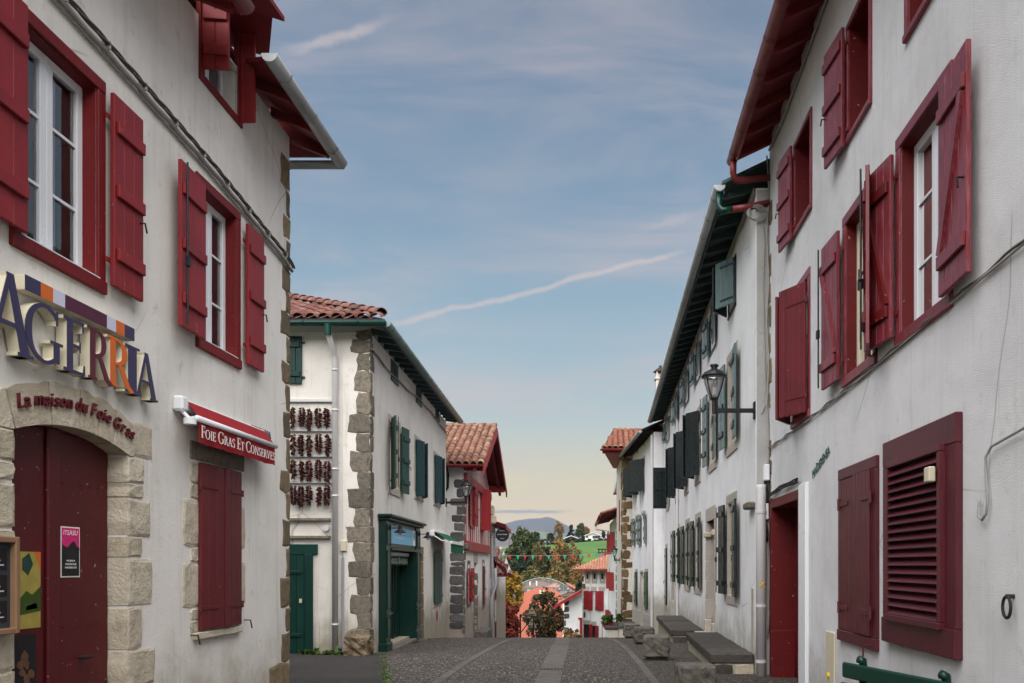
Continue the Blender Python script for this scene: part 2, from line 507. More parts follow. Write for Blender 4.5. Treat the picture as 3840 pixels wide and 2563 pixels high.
aggregate('road', [(100, 92, 88), (64, 60, 59), (136, 125, 116), (50, 48, 48), (190, 176, 160)], 30)
aggregate('verge', [(84, 77, 70), (62, 57, 52), (124, 113, 100), (48, 45, 42), (150, 138, 122)], 30, 0.55)
aggregate('tarmac', [(54, 53, 56), (38, 38, 41), (72, 70, 72), (32, 32, 34)], 40, 0.3)
stone('slab', (98, 93, 89), (80, 76, 73), 0.8, 0.4, 6)
# countryside
m, k, b, p = new_mat('meadow')
n = k.noise(p, 0.03, 5, 0.6)
n2 = k.noise(p, 0.35, 5, 0.7)
c_ = k.mix(k.step(n, 0.35, 0.65), srgb(76, 112, 36), srgb(60, 94, 32))
k.set(b.inputs['Base Color'], k.mix(k.math('MULTIPLY', n2, 0.3), c_, srgb(48, 78, 26)))
b.inputs['Roughness'].default_value = 0.95
m, k, b, p = new_mat('mountain')
n = k.noise(p, 0.0035, 5, 0.6)
c_ = k.ramp(n, [(0.3, srgb(64, 80, 56)), (0.45, srgb(84, 104, 62)), (0.52, srgb(84, 68, 58)), (0.62, srgb(66, 62, 56)), (0.75, srgb(56, 70, 54))])
sp_ = k.add('ShaderNodeSeparateXYZ')
k.set(sp_.inputs[0], p)
hgt = k.math('ADD', sp_.outputs[2], k.math('MULTIPLY', k.noise(p, 0.004, 4), 160.0))
k.set(b.inputs['Base Color'], k.mix(k.step(hgt, 200, 300), c_, srgb(54, 54, 58)))
b.inputs['Roughness'].default_value = 1.0

# ------------------------------------------------------------------ object helpers
W = {}
UP = Vector((0, 0, 1))


def link(o, parent, M):
    col.objects.link(o)
    if parent is not None:
        o.parent = parent
        o.matrix_parent_inverse = W[parent.name].inverted()
    o.matrix_basis = M
    W[o.name] = M.copy()
    return o


def thing(name, label, cat, loc, group=None):
    o = bpy.data.objects.new(name, None)
    o.empty_display_size = 0.2
    link(o, None, Matrix.Translation(loc))
    return tag(o, label, cat, group)


def tag(o, label, cat, group=None):
    o['label'] = label
    o['category'] = cat
    if group:
        o['group'] = group
    return o


class Fr:
    """A wall plane: T runs along it, N points out of it, z is world height."""
    def __init__(s, o, t, n):
        s.O, s.T, s.N = Vector(o), Vector(t).normalized(), Vector(n).normalized()

    def P(s, t, o, z):
        return s.O + s.T * t + s.N * o + UP * z

    def pix(s, px, py, o=0.0):
        d = Vector(((px - VX) / FPX, 1.0, -(py - VY) / FPX))
        c = Vector((0, 0, EYE))
        k = ((s.O + s.N * o - c).dot(s.N)) / d.dot(s.N)
        q = c + d * k
        return (q - s.O).dot(s.T), q.z

    def turn(s, t, o, deg):
        a = R(deg)
        return Fr(s.P(t, o, 0), s.T * math.cos(a) + s.N * math.sin(a), s.N * math.cos(a) - s.T * math.sin(a))

    def flip(s, t, o, deg):
        """frame hinged at t whose T runs the other way, swung outwards by deg"""
        a = R(deg)
        return Fr(s.P(t, o, 0), -s.T * math.cos(a) + s.N * math.sin(a), s.N * math.cos(a) + s.T * math.sin(a))


class MB:
    def __init__(s):
        s.v, s.f = [], []

    def add(s, vs, fs):
        b = len(s.v)
        s.v += [Vector(v) for v in vs]
        s.f += [tuple(i + b for i in f) for f in fs]
        return s

    def box(s, fr, t0, t1, o0, o1, z0, z1):
        vs = [fr.P(t, o, z) for t in (t0, t1) for o in (o0, o1) for z in (z0, z1)]
        return s.add(vs, [(0, 1, 3, 2), (4, 6, 7, 5), (0, 4, 5, 1), (2, 3, 7, 6), (0, 2, 6, 4), (1, 5, 7, 3)])

    def quad(s, a, b, c, d):
        return s.add([a, b, c, d], [(0, 1, 2, 3)])

    def prism(s, pts, off):
        n = len(pts)
        pts = [Vector(p) for p in pts]
        off = Vector(off)
        return s.add(pts + [p + off for p in pts], [tuple(range(n))[::-1], tuple(range(n, 2 * n))] + [(i, (i + 1) % n, n + (i + 1) % n, n + i) for i in range(n)])

    def tube(s, pts, r, n=8, cap=True, r2=None):
        pts = [Vector(p) for p in pts]
        m = len(pts)
        rings = []
        prev = None
        for i, p in enumerate(pts):
            d = (pts[min(i + 1, m - 1)] - pts[max(i - 1, 0)]).normalized()
            ref = prev if prev is not None else (Vector((0, 0, 1)) if abs(d.z) < 0.9 else Vector((1, 0, 0)))
            a = d.cross(ref)
            if a.length < 1e-5:
                a = d.cross(Vector((0, 1, 0.1)))
            a.normalize()
            b = a.cross(d).normalized()
            prev = b
            rr = r if r2 is None else r + (r2 - r) * i / max(1, m - 1)
            if isinstance(r, (list, tuple)):
                rr = r[i]
            rings.append([p + (a * math.cos(2 * math.pi * k / n) + b * math.sin(2 * math.pi * k / n)) * rr for k in range(n)])
        vs = [v for ring in rings for v in ring]
        fs = [(i * n + k, i * n + (k + 1) % n, (i + 1) * n + (k + 1) % n, (i + 1) * n + k) for i in range(m - 1) for k in range(n)]
        if cap:
            fs += [tuple(range(n))[::-1], tuple(range((m - 1) * n, m * n))]
        return s.add(vs, fs)

    def lathe(s, c, prof, n=14, axis=None):
        c = Vector(c)
        rings = [[c + Vector((math.cos(2 * math.pi * k / n) * r, math.sin(2 * math.pi * k / n) * r, z)) for k in range(n)] for r, z in prof]
        m = len(prof)
        fs = [(i * n + k, i * n + (k + 1) % n, (i + 1) * n + (k + 1) % n, (i + 1) * n + k) for i in range(m - 1) for k in range(n)]
        fs += [tuple(range(n))[::-1], tuple(range((m - 1) * n, m * n))]
        return s.add([v for r in rings for v in r], fs)

    def build(s, name, mat, parent=None, smooth=False, recalc=True, label=None, kind=None):
        c = sum(s.v, Vector()) / len(s.v)
        me = bpy.data.meshes.new(name)
        me.from_pydata([tuple(v - c) for v in s.v], [], s.f)
        if recalc:
            import bmesh
            bm = bmesh.new()
            bm.from_mesh(me)
            bmesh.ops.recalc_face_normals(bm, faces=bm.faces)
            bm.to_mesh(me)
            bm.free()
        mats = mat if isinstance(mat, (list, tuple)) else [mat]
        for x in mats:
            me.materials.append(MATS[x])
        if smooth:
            for p in me.polygons:
                p.use_smooth = True
        o = bpy.data.objects.new(name, me)
        link(o, parent, Matrix.Translation(c))
        if label:
            o['label'] = label
        if kind:
            o['kind'] = kind
        return o


_boxes = {}


def box_mesh(a, b, c, bev, mat):
    key = (round(a, 3), round(b, 3), round(c, 3), bev, mat)
    if key in _boxes:
        return _boxes[key]
    me = bpy.data.meshes.new('box')
    h = (a / 2, b / 2, c / 2)
    if bev <= 0:
        vs = [(x, y, z) for x in (-h[0], h[0]) for y in (-h[1], h[1]) for z in (-h[2], h[2])]
        fs = [(0, 1, 3, 2), (4, 6, 7, 5), (0, 4, 5, 1), (2, 3, 7, 6), (0, 2, 6, 4), (1, 5, 7, 3)]
    else:
        e = min(bev, 0.4 * min(a, b, c))
        vs, fs, idx = [], [], {}
        for sx in (-1, 1):
            for sy in (-1, 1):
                for sz in (-1, 1):
                    for ax in range(3):
                        p = [sx * (h[0] - e), sy * (h[1] - e), sz * (h[2] - e)]
                        p[ax] = (sx, sy, sz)[ax] * h[ax]
                        idx[(sx, sy, sz, ax)] = len(vs)
                        vs.append(tuple(p))
        for ax in range(3):
            u, v = [i for i in range(3) if i != ax]
            for sg in (-1, 1):
                q = []
                for su, sv in ((-1, -1), (1, -1), (1, 1), (-1, 1)):
                    s3 = [0, 0, 0]
                    s3[ax], s3[u], s3[v] = sg, su, sv
                    q.append(idx[(*s3, ax)])
                fs.append(tuple(q))
            for su in (-1, 1):
                for sv in (-1, 1):
                    q = []
                    for sg, axx in ((-1, u), (1, u), (1, v), (-1, v)):
                        s3 = [0, 0, 0]
                        s3[ax], s3[u], s3[v] = sg, su, sv
                        q.append(idx[(*s3, axx)])
                    fs.append(tuple(q))
        for sx in (-1, 1):
            for sy in (-1, 1):
                for sz in (-1, 1):
                    fs.append(tuple(idx[(sx, sy, sz, i)] for i in range(3)))
    me.from_pydata(vs, [], fs)
    import bmesh
    bm = bmesh.new()
    bm.from_mesh(me)
    bmesh.ops.recalc_face_normals(bm, faces=bm.faces)
    bm.to_mesh(me)
    bm.free()
    me.materials.append(MATS[mat])
    _boxes[key] = me
    return me


def bx(name, parent, fr, t0, t1, o0, o1, z0, z1, mat, bev=0.004, tilt=None, label=None):
    """one box object in a wall frame; tilt = rotation about N (deg) or ('T', deg) about T"""
    c = fr.P((t0 + t1) / 2, (o0 + o1) / 2, (z0 + z1) / 2)
    N = fr.N if fr.T.cross(fr.N).z > 0 else -fr.N
    rot = Matrix((fr.T, N, UP)).transposed().to_4x4()
    if tilt:
        if isinstance(tilt, tuple):
            rot = rot @ Matrix.Rotation(R(tilt[1]), 4, 'X')
        else:
            rot = rot @ Matrix.Rotation(R(tilt), 4, 'Y')
    o = bpy.data.objects.new(name, box_mesh(abs(t1 - t0), abs(o1 - o0), abs(z1 - z0), bev, mat))
    link(o, parent, Matrix.Translation(c) @ rot)
    if label:
        o['label'] = label
    return o


def block(name, parent, fr, t0, t1, z0, z1, o0, o1, mat, jit=0.012, n=10, rnd=0.25, label=None):
    """one roughly dressed stone set in a wall"""
    w, h = t1 - t0, z1 - z0
    ct, cz = (t0 + t1) / 2, (z0 + z1) / 2
    e = 1 - rnd
    ring = []
    corner = [(-1, -1), (0, -1.0), (1, -1), (1, -.33), (1, .33), (1, 1), (0, 1.0), (-1, 1), (-1, .33), (-1, -.33)]
    pts = []
    for a, b in corner:
        k = (1 - 0.18 * rnd * 2) if abs(a) == 1 and abs(b) == 1 else 1.0
        pts.append((ct + a * w / 2 * k + random.uniform(-jit, jit), cz + b * h / 2 * k + random.uniform(-jit, jit)))
    m = len(pts)
    vs = [fr.P(t, o0, z) for t, z in pts] + [fr.P(t, o1 - 0.006, z) for t, z in pts]
    vs += [fr.P(ct + (t - ct) * 0.86, o1 + random.uniform(-.004, .006), cz + (z - cz) * 0.86) for t, z in pts]
    fs = [(i, (i + 1) % m, m + (i + 1) % m, m + i) for i in range(m)] + [(m + i, m + (i + 1) % m, 2 * m + (i + 1) % m, 2 * m + i) for i in range(m)]
    fs.append(tuple(range(2 * m, 3 * m)))
    return MB().add(vs, fs).build(name, mat, parent, label=label)


def facade(mb, fr, t0, t1, z0, z1, holes, depth=0.3):
    ts = sorted({t0, t1, *[h[0] for h in holes], *[h[1] for h in holes]})
    zs = sorted({z0, z1, *[h[2] for h in holes], *[h[3] for h in holes]})
    for i in range(len(ts) - 1):
        for j in range(len(zs) - 1):
            ct, cz = (ts[i] + ts[i + 1]) / 2, (zs[j] + zs[j + 1]) / 2
            if any(h[0] < ct < h[1] and h[2] < cz < h[3] for h in holes):
                continue
            mb.quad(fr.P(ts[i], 0, zs[j]), fr.P(ts[i + 1], 0, zs[j]), fr.P(ts[i + 1], 0, zs[j + 1]), fr.P(ts[i], 0, zs[j + 1]))
    for a, b, c, d in holes:
        for p, q in (((a, c), (b, c)), ((b, c), (b, d)), ((b, d), (a, d)), ((a, d), (a, c))):
            mb.quad(fr.P(p[0], 0, p[1]), fr.P(q[0], 0, q[1]), fr.P(q[0], -depth, q[1]), fr.P(p[0], -depth, p[1]))


def body(mb, fr, t0, t1, z0, z1, D):
    P = fr.P
    mb.quad(P(t0, 0, z0), P(t0, 0, z1), P(t0, -D, z1), P(t0, -D, z0))
    mb.quad(P(t1, 0, z0), P(t1, 0, z1), P(t1, -D, z1), P(t1, -D, z0))
    mb.quad(P(t0, -D, z0), P(t1, -D, z0), P(t1, -D, z1), P(t0, -D, z1))
    mb.quad(P(t0, 0, z1), P(t1, 0, z1), P(t1, -D, z1), P(t0, -D, z1))


def shutter(h, fr, w, z0, z1, mat, planks=3, style='batten', th=0.035, back=None, bat=None, hinge_mat='iron', o=0.0, name='shutter', rod=False, hook=True, label=None, battens=None):
    """leaf in frame fr: hinge at t=0, width w along T, outer face towards N. battens/planks are its pieces"""
    bat = bat or mat
    lf = bx(name, h, fr, 0.004, w - 0.004, o + 0.012, o + th - 0.012, z0 + 0.004, z1 - 0.004, mat, 0, label=label)
    pw = w / planks
    for i in range(planks):
        bx('plank', lf, fr, i * pw + 0.002, (i + 1) * pw - 0.002, o, o + th, z0, z1, mat, 0.005)
    hh = z1 - z0
    bz = battens or [0.17, 0.5, 0.83]
    if style in ('batten', 'z'):
        if style == 'z':
            bz = [0.15, 0.83]
        for f in bz:
            zc = z0 + hh * f
            bx('batten', lf, fr, 0.03, w - 0.012, o + th, o + th + 0.028, zc - 0.05, zc + 0.05, bat, 0.006)
        if style == 'z':
            za, zb = z0 + hh * 0.15 + 0.05, z0 + hh * 0.83 - 0.05
            L = math.hypot(w - 0.12, zb - za)
            ang = math.degrees(math.atan2(zb - za, w - 0.12))
            s = 1 if fr.T.cross(fr.N).z > 0 else 1
            c = ((w) / 2, (za + zb) / 2)
            mb = MB()
            d = Vector((w - 0.14, zb - za)).normalized()
            nrm = Vector((-d.y, d.x)) * 0.036
            pa, pb = Vector((0.06, za)), Vector((w - 0.06, zb))
            pts = [pa + nrm, pa - nrm, pb - nrm, pb + nrm]
            mb.prism([fr.P(q.x, o + th, q.y) for q in pts], fr.N * 0.026)
            mb.build('brace', bat, lf)
    if style == 'strap':
        for f in (0.13, 0.86):
            zc = z0 + hh * f
            bx('hinge', lf, fr, -0.03, w * 0.72, o + th, o + th + 0.008, zc - 0.018, zc + 0.018, bat, 0.002)
            MB().tube([fr.P(-0.02, o + th, zc - 0.035), fr.P(-0.02, o + th, zc + 0.035)], 0.014, 8).build('hinge_pin', bat, lf)
    else:
        for f in (0.13, 0.87):
            zc = z0 + hh * f
            bx('hinge', lf, fr, -0.05, 0.05, o - 0.006, o, zc - 0.02, zc + 0.02, bat, 0)
    if rod:
        MB().tube([fr.P(w - 0.03, o + th + 0.04, z0 + 0.02), fr.P(w - 0.03, o + th + 0.04, z1 - 0.02)], 0.009, 6).build('bolt_rod', 'black_metal', lf)
        bx('bolt_handle', lf, fr, w - 0.06, w - 0.0, o + th + 0.03, o + th + 0.06, z0 + hh * .36, z0 + hh * .42, 'black_metal', 0.004)
    elif hook:
        MB().tube([fr.P(w - 0.05, o + th, z0 + hh * .42), fr.P(w - 0.05, o + th + 0.04, z0 + hh * .42), fr.P(w - 0.03, o + th + 0.045, z0 + hh * .37)], 0.008, 6).build('catch', 'black_metal' if not hook == 'red' else bat, lf)
    return lf


def surround(h, fr, t0, t1, z0, z1, w, o0, o1, mat, name='window_frame', sill=True, label=None):
    """timber or stone border round an opening t0..t1, z0..z1 (outer edge), width w: jambs, head and sill as pieces"""
    hd = bx(name, h, fr, t0, t1, o0, o1, z1 - w, z1, mat, 0.006, label=label)
    bx('jamb', hd, fr, t0, t0 + w, o0, o1 - 0.002, z0 + (w if sill else 0), z1 - w, mat, 0.006)
    bx('jamb', hd, fr, t1 - w, t1, o0, o1 - 0.002, z0 + (w if sill else 0), z1 - w, mat, 0.006)
    if sill:
        bx('sill', hd, fr, t0, t1, o0, o1 + 0.012, z0, z0 + w, mat, 0.006)
    return hd


def lining(h, fr, t0, t1, z0, z1, d, mat):
    """painted reveal inside an opening"""
    mb = MB()
    e = 0.005
    t0, t1, z0, z1 = t0 + e, t1 - e, z0 + e, z1 - e
    for a, b in (((t0, z0), (t1, z0)), ((t1, z0), (t1, z1)), ((t1, z1), (t0, z1)), ((t0, z1), (t0, z0))):
        mb.quad(fr.P(a[0], 0, a[1]), fr.P(b[0], 0, b[1]), fr.P(b[0], -d, b[1]), fr.P(a[0], -d, a[1]))
    return mb.build('reveal', mat, h)


def casement(h, fr, t0, t1, z0, z1, o, mat='white_pvc', bars=3, leaves=2, curtain=True, b=0.055):
    mb = MB()
    c = bx('casement', h, fr, t0, t1, o, o + 0.05, z0, z0 + b, mat, 0.005)
    bx('rail', c, fr, t0, t1, o, o + 0.05, z1 - b, z1, mat, 0.005)
    lw = (t1 - t0) / leaves
    for i in range(leaves):
        a, e = t0 + i * lw, t0 + (i + 1) * lw
        bx('stile', c, fr, a, a + b, o, o + 0.05, z0 + b, z1 - b, mat, 0.005)
        bx('stile', c, fr, e - b, e, o, o + 0.05, z0 + b, z1 - b, mat, 0.005)
        MB().quad(fr.P(a + b, o + .022, z0 + b), fr.P(e - b, o + .022, z0 + b), fr.P(e - b, o + .022, z1 - b), fr.P(a + b, o + .022, z1 - b)).build('pane', 'glass', c)
        for j in range(1, bars):
            zz = z0 + (z1 - z0) * j / bars
            bx('glazing_bar', c, fr, a + b, e - b, o + 0.027, o + 0.04, zz - 0.011, zz + 0.011, mat, 0)
    if curtain:
        for i in range(leaves):
            a, e = t0 + i * lw + 0.05, t0 + (i + 1) * lw - 0.05
            a2, e2 = (a, e) if i == 0 else (a, a + (e - a) * 0.6)
            mb = MB()
            nn = 14
            top = [fr.P(a2 + (e2 - a2) * q / nn, o - 0.05 + 0.014 * math.sin(q * 2.1), z1 - 0.05) for q in range(nn + 1)]
            bot = [fr.P(a2 + (e2 - a2) * q / nn, o - 0.05 + 0.016 * math.sin(q * 2.1 + .4), z0 + 0.05) for q in range(nn + 1)]
            mb.add(top + bot, [(q, q + 1, nn + 2 + q, nn + 1 + q) for q in range(nn)])
            mb.build('curtain', 'curtain', c, smooth=True)
    return c


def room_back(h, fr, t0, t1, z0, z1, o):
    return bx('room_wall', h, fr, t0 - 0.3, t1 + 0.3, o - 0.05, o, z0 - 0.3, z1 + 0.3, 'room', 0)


def gutter(h, a, b, r, mat, joints=0, jm=None, out=None, name='gutter'):
    """half-round gutter from a to b (centre of its rim), open to the sky"""
    a, b = Vector(a), Vector(b)
    d = (b - a).normalized()
    s = d.cross(UP).normalized()
    n = 8

    def prof(p, rr):
        return [p + s * (rr * math.cos(math.pi * k / n)) - UP * (rr * math.sin(math.pi * k / n)) for k in range(n + 1)]
    mb = MB()
    o1, o2, i1, i2 = prof(a, r), prof(b, r), prof(a, r - 0.006), prof(b, r - 0.006)
    m = n + 1
    mb.add(o1 + o2 + i1 + i2, [(k, k + 1, m + k + 1, m + k) for k in range(n)] + [(2 * m + k, 3 * m + k, 3 * m + k + 1, 2 * m + k + 1) for k in range(n)]
           + [(0, m, 3 * m, 2 * m), (n, 2 * m + n, 3 * m + n, m + n)] + [tuple(range(m)), tuple(range(m, 2 * m))])
    g = mb.build(name, mat, h, smooth=False)
    for p in g.data.polygons:
        p.use_smooth = len(p.vertices) == 4
    L = (b - a).length
    for j in range(joints):
        f = (j + 0.5) / joints
        c = a + (b - a) * f
        q1, q2 = prof(c - d * 0.015, r + 0.006), prof(c + d * 0.015, r + 0.006)
        MB().add(q1 + q2, [(k, k + 1, m + k + 1, m + k) for k in range(n)]).build('gutter_bracket', jm or mat, g, smooth=True)
    return g


def rafters(h, fr, t0, t1, step, o_in, o_out, z_in, z_out, wid, hgt, mat, name='rafter'):
    n = max(1, int((t1 - t0) / step))
    L = math.hypot(o_out - o_in, z_out - z_in)
    for i in range(n + 1):
        t = t0 + (t1 - t0) * i / n
        mb = MB()
        P = fr.P
        a = [P(t - wid / 2, o_in, z_in), P(t + wid / 2, o_in, z_in), P(t + wid / 2, o_in, z_in - hgt), P(t - wid / 2, o_in, z_in - hgt)]
        b = [P(t - wid / 2, o_out, z_out), P(t + wid / 2, o_out, z_out), P(t + wid / 2, o_out, z_out - hgt * .8), P(t - wid / 2, o_out, z_out - hgt * .8)]
        mb.add(a + b, [(0, 1, 2, 3), (7, 6, 5, 4), (0, 4, 5, 1), (1, 5, 6, 2), (2, 6, 7, 3), (3, 7, 4, 0)])
        mb.build(name, mat, h)


def slab_roof(h, pts, th, mat, name='roof', under=None):
    """roof plane with thickness from 3-4 corner points"""
    mb = MB()
    pts = [Vector(p) for p in pts]
    n = len(pts)
    mb.add(pts + [p - UP * th for p in pts], [tuple(range(n)), tuple(range(n, 2 * n))[::-1]] + [(i, (i + 1) % n, n + (i + 1) % n, n + i) for i in range(n)])
    o = mb.build(name, [mat, under] if under else mat, h)
    if under:
        for p in o.data.polygons:
            if p.normal.z < -0.3 or len(p.vertices) == 4 and abs(p.normal.z) < 0.3:
                p.material_index = 1
    return o


_tiles = {}


def tile_mesh(mat, L, r, taper=0.82):
    key = (mat, L, r)
    if key in _tiles:
        return _tiles[key]
    n = 6
    vs = []
    for y, rr in ((0, r), (L, r * taper)):
        for k in range(n + 1):
            a = math.pi * k / n
            vs.append((rr * math.cos(a), y, rr * math.sin(a) * 0.85 + (0.02 if y == 0 else 0.0)))
        for k in range(n + 1):
            a = math.pi * k / n
            vs.append(((rr - 0.014) * math.cos(a), y, (rr - 0.014) * math.sin(a) * 0.85 + (0.02 if y == 0 else 0.0)))
    m = n + 1
    fs = [(k, k + 1, 2 * m + k + 1, 2 * m + k) for k in range(n)] + [(m + k, m + k + 1, k + 1, k) for k in range(n)]
    me = bpy.data.meshes.new('tile')
    me.from_pydata(vs, [], fs)
    for p in me.polygons:
        p.use_smooth = True
    me.materials.append(MATS[mat])
    _tiles[key] = me
    return me


def tiles(roof, o, u, v, ulen, vlen, mat, r=0.11, L=0.42, lap=0.34, keep=None, gap=0.235):
    """rows of cover tiles: o = eave corner, u along the eave, v up the slope"""
    o, u, v = Vector(o), Vector(u).normalized(), Vector(v).normalized()
    nrm = u.cross(v).normalized()
    if nrm.z < 0:
        nrm = -nrm
    me = tile_mesh(mat, L, r)
    X = v.cross(nrm)
    cnt = 0
    for i in range(int(ulen / gap) + 1):
        for j in range(int(vlen / lap) + 1):
            p = o + u * (i * gap) + v * (j * lap - 0.05)
            if keep and not keep(p):
                continue
            ob = bpy.data.objects.new('tile', me)
            rot = Matrix((X, v, nrm)).transposed().to_4x4()
            rot = rot @ Matrix.Rotation(random.uniform(-.035, .035), 4, 'Z') @ Matrix.Rotation(R(1.5) + random.uniform(-.015, .015), 4, 'X')
            link(ob, roof, Matrix.Translation(p + nrm * 0.005) @ rot)
            cnt += 1
    return cnt


# ------------------------------------------------------------------ lettering
def text_mesh(s, mat, size=1.0, extrude=0.02, shear=0.0, bold=0.0):
    cu = bpy.data.curves.new('lettering', 'FONT')
    cu.body = s
    cu.size = size
    cu.extrude = extrude / 2
    cu.shear = shear
    cu.offset = bold
    cu.resolution_u = 3
    ob = bpy.data.objects.new('lettering', cu)
    col.objects.link(ob)
    bpy.context.view_layer.update()
    me = bpy.data.meshes.new_from_object(ob.evaluated_get(bpy.context.evaluated_depsgraph_get()))
    bpy.data.objects.remove(ob)
    me.materials.clear()
    me.materials.append(MATS[mat])
    return me


def place_text(name, parent, fr, t, z, o, s, mat, height, width=None, right=1, rot=0.0, extrude=0.01, shear=0.0, bold=0.0):
    """flat lettering on a wall frame: reads left to right along right*T, cap height in metres"""
    me = text_mesh(s, mat, 1.0, 0.02, shear, bold)
    xs = [v.co.x for v in me.vertices]
    ys = [v.co.y for v in me.vertices]
    x0, x1 = min(xs), max(xs)
    sy = height / 0.70
    sx = sy if width is None else width / (x1 - x0)
    T = fr.T * right
    ob = bpy.data.objects.new(name, me)
    M = Matrix((T, UP, fr.N)).transposed().to_4x4()
    M = Matrix.Translation(fr.P(t, o, z)) @ M @ Matrix.Rotation(rot, 4, 'Z') @ Matrix.Diagonal((sx, sy, extrude / 0.02, 1)) @ Matrix.Translation((-x0, 0, 0.01))
    link(ob, parent, M)
    return ob


def arc(cx, cy, rx, ry, a0, a1, thick, thin, n=14):
    """ribbon with a stress: thick where the stroke runs upright"""
    o, i = [], []
    for k in range(n + 1):
        a = R(a0 + (a1 - a0) * k / n)
        w = thin + (thick - thin) * abs(math.cos(a)) ** 1.4
        o.append((cx + (rx) * math.cos(a), cy + ry * math.sin(a)))
        i.append((cx + (rx - w) * math.cos(a), cy + (ry - min(w, thin * 1.3)) * math.sin(a)))
    return o + i[::-1]


def strok(x0, y0, x1, y1, w0, w1=None):
    w1 = w0 if w1 is None else w1
    return [(x0 - w0 / 2, y0), (x0 + w0 / 2, y0), (x1 + w1 / 2, y1), (x1 - w1 / 2, y1)]


def rect(x0, y0, x1, y1):
    return [(x0, y0), (x1, y0), (x1, y1), (x0, y1)]


K, N_ = 0.15, 0.06


def sf(x, y, up, w=0.13):
    h = 0.045
    return rect(x - w, y, x + w, y + h) if up else rect(x - w, y - h, x + w, y)


def glyph(c):
    """(advance, polygons) of one upright serif capital of height 1"""
    if c == 'I':
        return 0.36, [rect(.105, 0, .255, 1), sf(.18, 0, 1), sf(.18, 1, 0)]
    if c == 'E':
        return 0.62, [rect(.09, 0, .24, 1), rect(.0, 0, .54, .06), rect(.0, .94, .52, 1), rect(.2, .48, .43, .54), [(.5, .0), (.56, .0), (.56, .2), (.53, .2)], [(.48, 1), (.52, 1), (.52, .8), (.495, .8)], rect(.41, .41, .44, .61)]
    if c == 'F':
        return 0.56, [rect(.09, 0, .24, 1), sf(.165, 0, 1), rect(.0, .94, .5, 1), rect(.2, .48, .41, .54), [(.46, 1), (.5, 1), (.5, .8), (.475, .8)], rect(.39, .41, .42, .61)]
    if c == 'A':
        return 0.82, [strok(.1, 0, .4, 1, .07), strok(.68, 0, .4, 1, .17, .12), rect(.2, .33, .56, .39), sf(.1, 0, 1, .11), sf(.68, 0, 1, .14)]
    if c == 'R':
        return 0.76, [rect(.09, 0, .24, 1), sf(.165, 0, 1), rect(0, .95, .3, 1), arc(.28, .725, .3, .275, -90, 90, K, N_), rect(.2, .45, .3, .505), [(.3, .47), (.44, .47), (.66, .1), (.8, .0), (.68, -.05), (.52, .06)]]
    if c == 'B':
        return 0.68, [rect(.09, 0, .24, 1), rect(0, .95, .3, 1), rect(0, 0, .3, .05), arc(.28, .74, .26, .26, -90, 90, K, N_), arc(.28, .27, .32, .27, -90, 90, K, N_), rect(.2, .485, .3, .535)]
    if c == 'D':
        return 0.84, [rect(.09, 0, .24, 1), rect(0, .95, .3, 1), rect(0, 0, .3, .05), arc(.28, .5, .46, .5, -90, 90, K, N_, 18)]
    if c in 'OQ':
        p = [arc(.44, .5, .44, .52, 0, 180, K, N_, 16), arc(.44, .5, .44, .52, 180, 360, K, N_, 16)]
        if c == 'Q':
            p.append([(.42, .05), (.54, .05), (.8, -.2), (1.0, -.24), (.8, -.3), (.64, -.22)])
        return 0.92, p
    if c == 'C':
        return 0.8, [arc(.46, .5, .46, .52, 48, 312, K, N_, 22), rect(.72, .72, .76, .96), rect(.72, .06, .755, .22)]
    if c == 'G':
        return 0.9, [arc(.46, .5, .46, .52, 45, 315, K, N_, 22), rect(.72, .72, .76, .97), rect(.66, .06, .8, .42), rect(.58, .38, .88, .43)]
    if c == 'S':
        return 0.58, [arc(.27, .74, .25, .27, 40, 270, .13, N_, 14), arc(.27, .26, .27, .27, -140, 90, .14, N_, 14), rect(.43, .78, .46, .97), rect(.03, .03, .06, .24)]
    if c == 'T':
        return 0.68, [rect(.265, 0, .415, 1), sf(.34, 0, 1), rect(.0, .94, .68, 1), [(0, 1), (.035, 1), (.02, .78), (0, .78)], [(.645, 1), (.68, 1), (.68, .78), (.66, .78)]]
    if c == 'N':
        return 0.88, [rect(.11, 0, .17, 1), rect(.7, 0, .76, 1), strok(.72, 0, .14, 1, .16), sf(.14, 0, 1, .12), sf(.73, 1, 0, .12), sf(.1, 1, 0, .1)]
    if c == 'M':
        return 1.05, [rect(.1, 0, .16, 1), rect(.8, 0, .95, 1), strok(.48, .05, .13, 1, .15), strok(.48, .05, .86, 1, .07), sf(.13, 0, 1, .12), sf(.87, 0, 1, .13)]
    if c == 'U':
        return 0.84, [rect(.09, .3, .24, 1), rect(.64, .3, .7, 1), arc(.395, .32, .305, .34, 180, 360, K, N_, 14), sf(.165, 1, 0, .13), sf(.67, 1, 0, .12)]
    if c == 'V':
        return 0.8, [strok(.4, 0, .12, 1, .12, .17), strok(.4, 0, .68, 1, .06), sf(.12, 1, 0, .13), sf(.68, 1, 0, .11)]
    return 0.35, []


def serif_letter(parent, fr, right, t, z, o, h, w, c, mat, dep, name='letter', wide=1.0):
    """one raised serif capital, lower left corner at (t, z), w = metres per unit of width"""
    adv, polys = glyph(c)
    mb = MB()
    for q, pl in enumerate(polys):
        pts = [fr.P(t + right * x * w, o + 0.0004 * q + 0.0002, z + y * h) for x, y in pl]
        mb.prism([p for p in pts], fr.N * dep)
    if not polys:
        return adv * w, None
    return adv * w, mb.build(name, mat, parent)


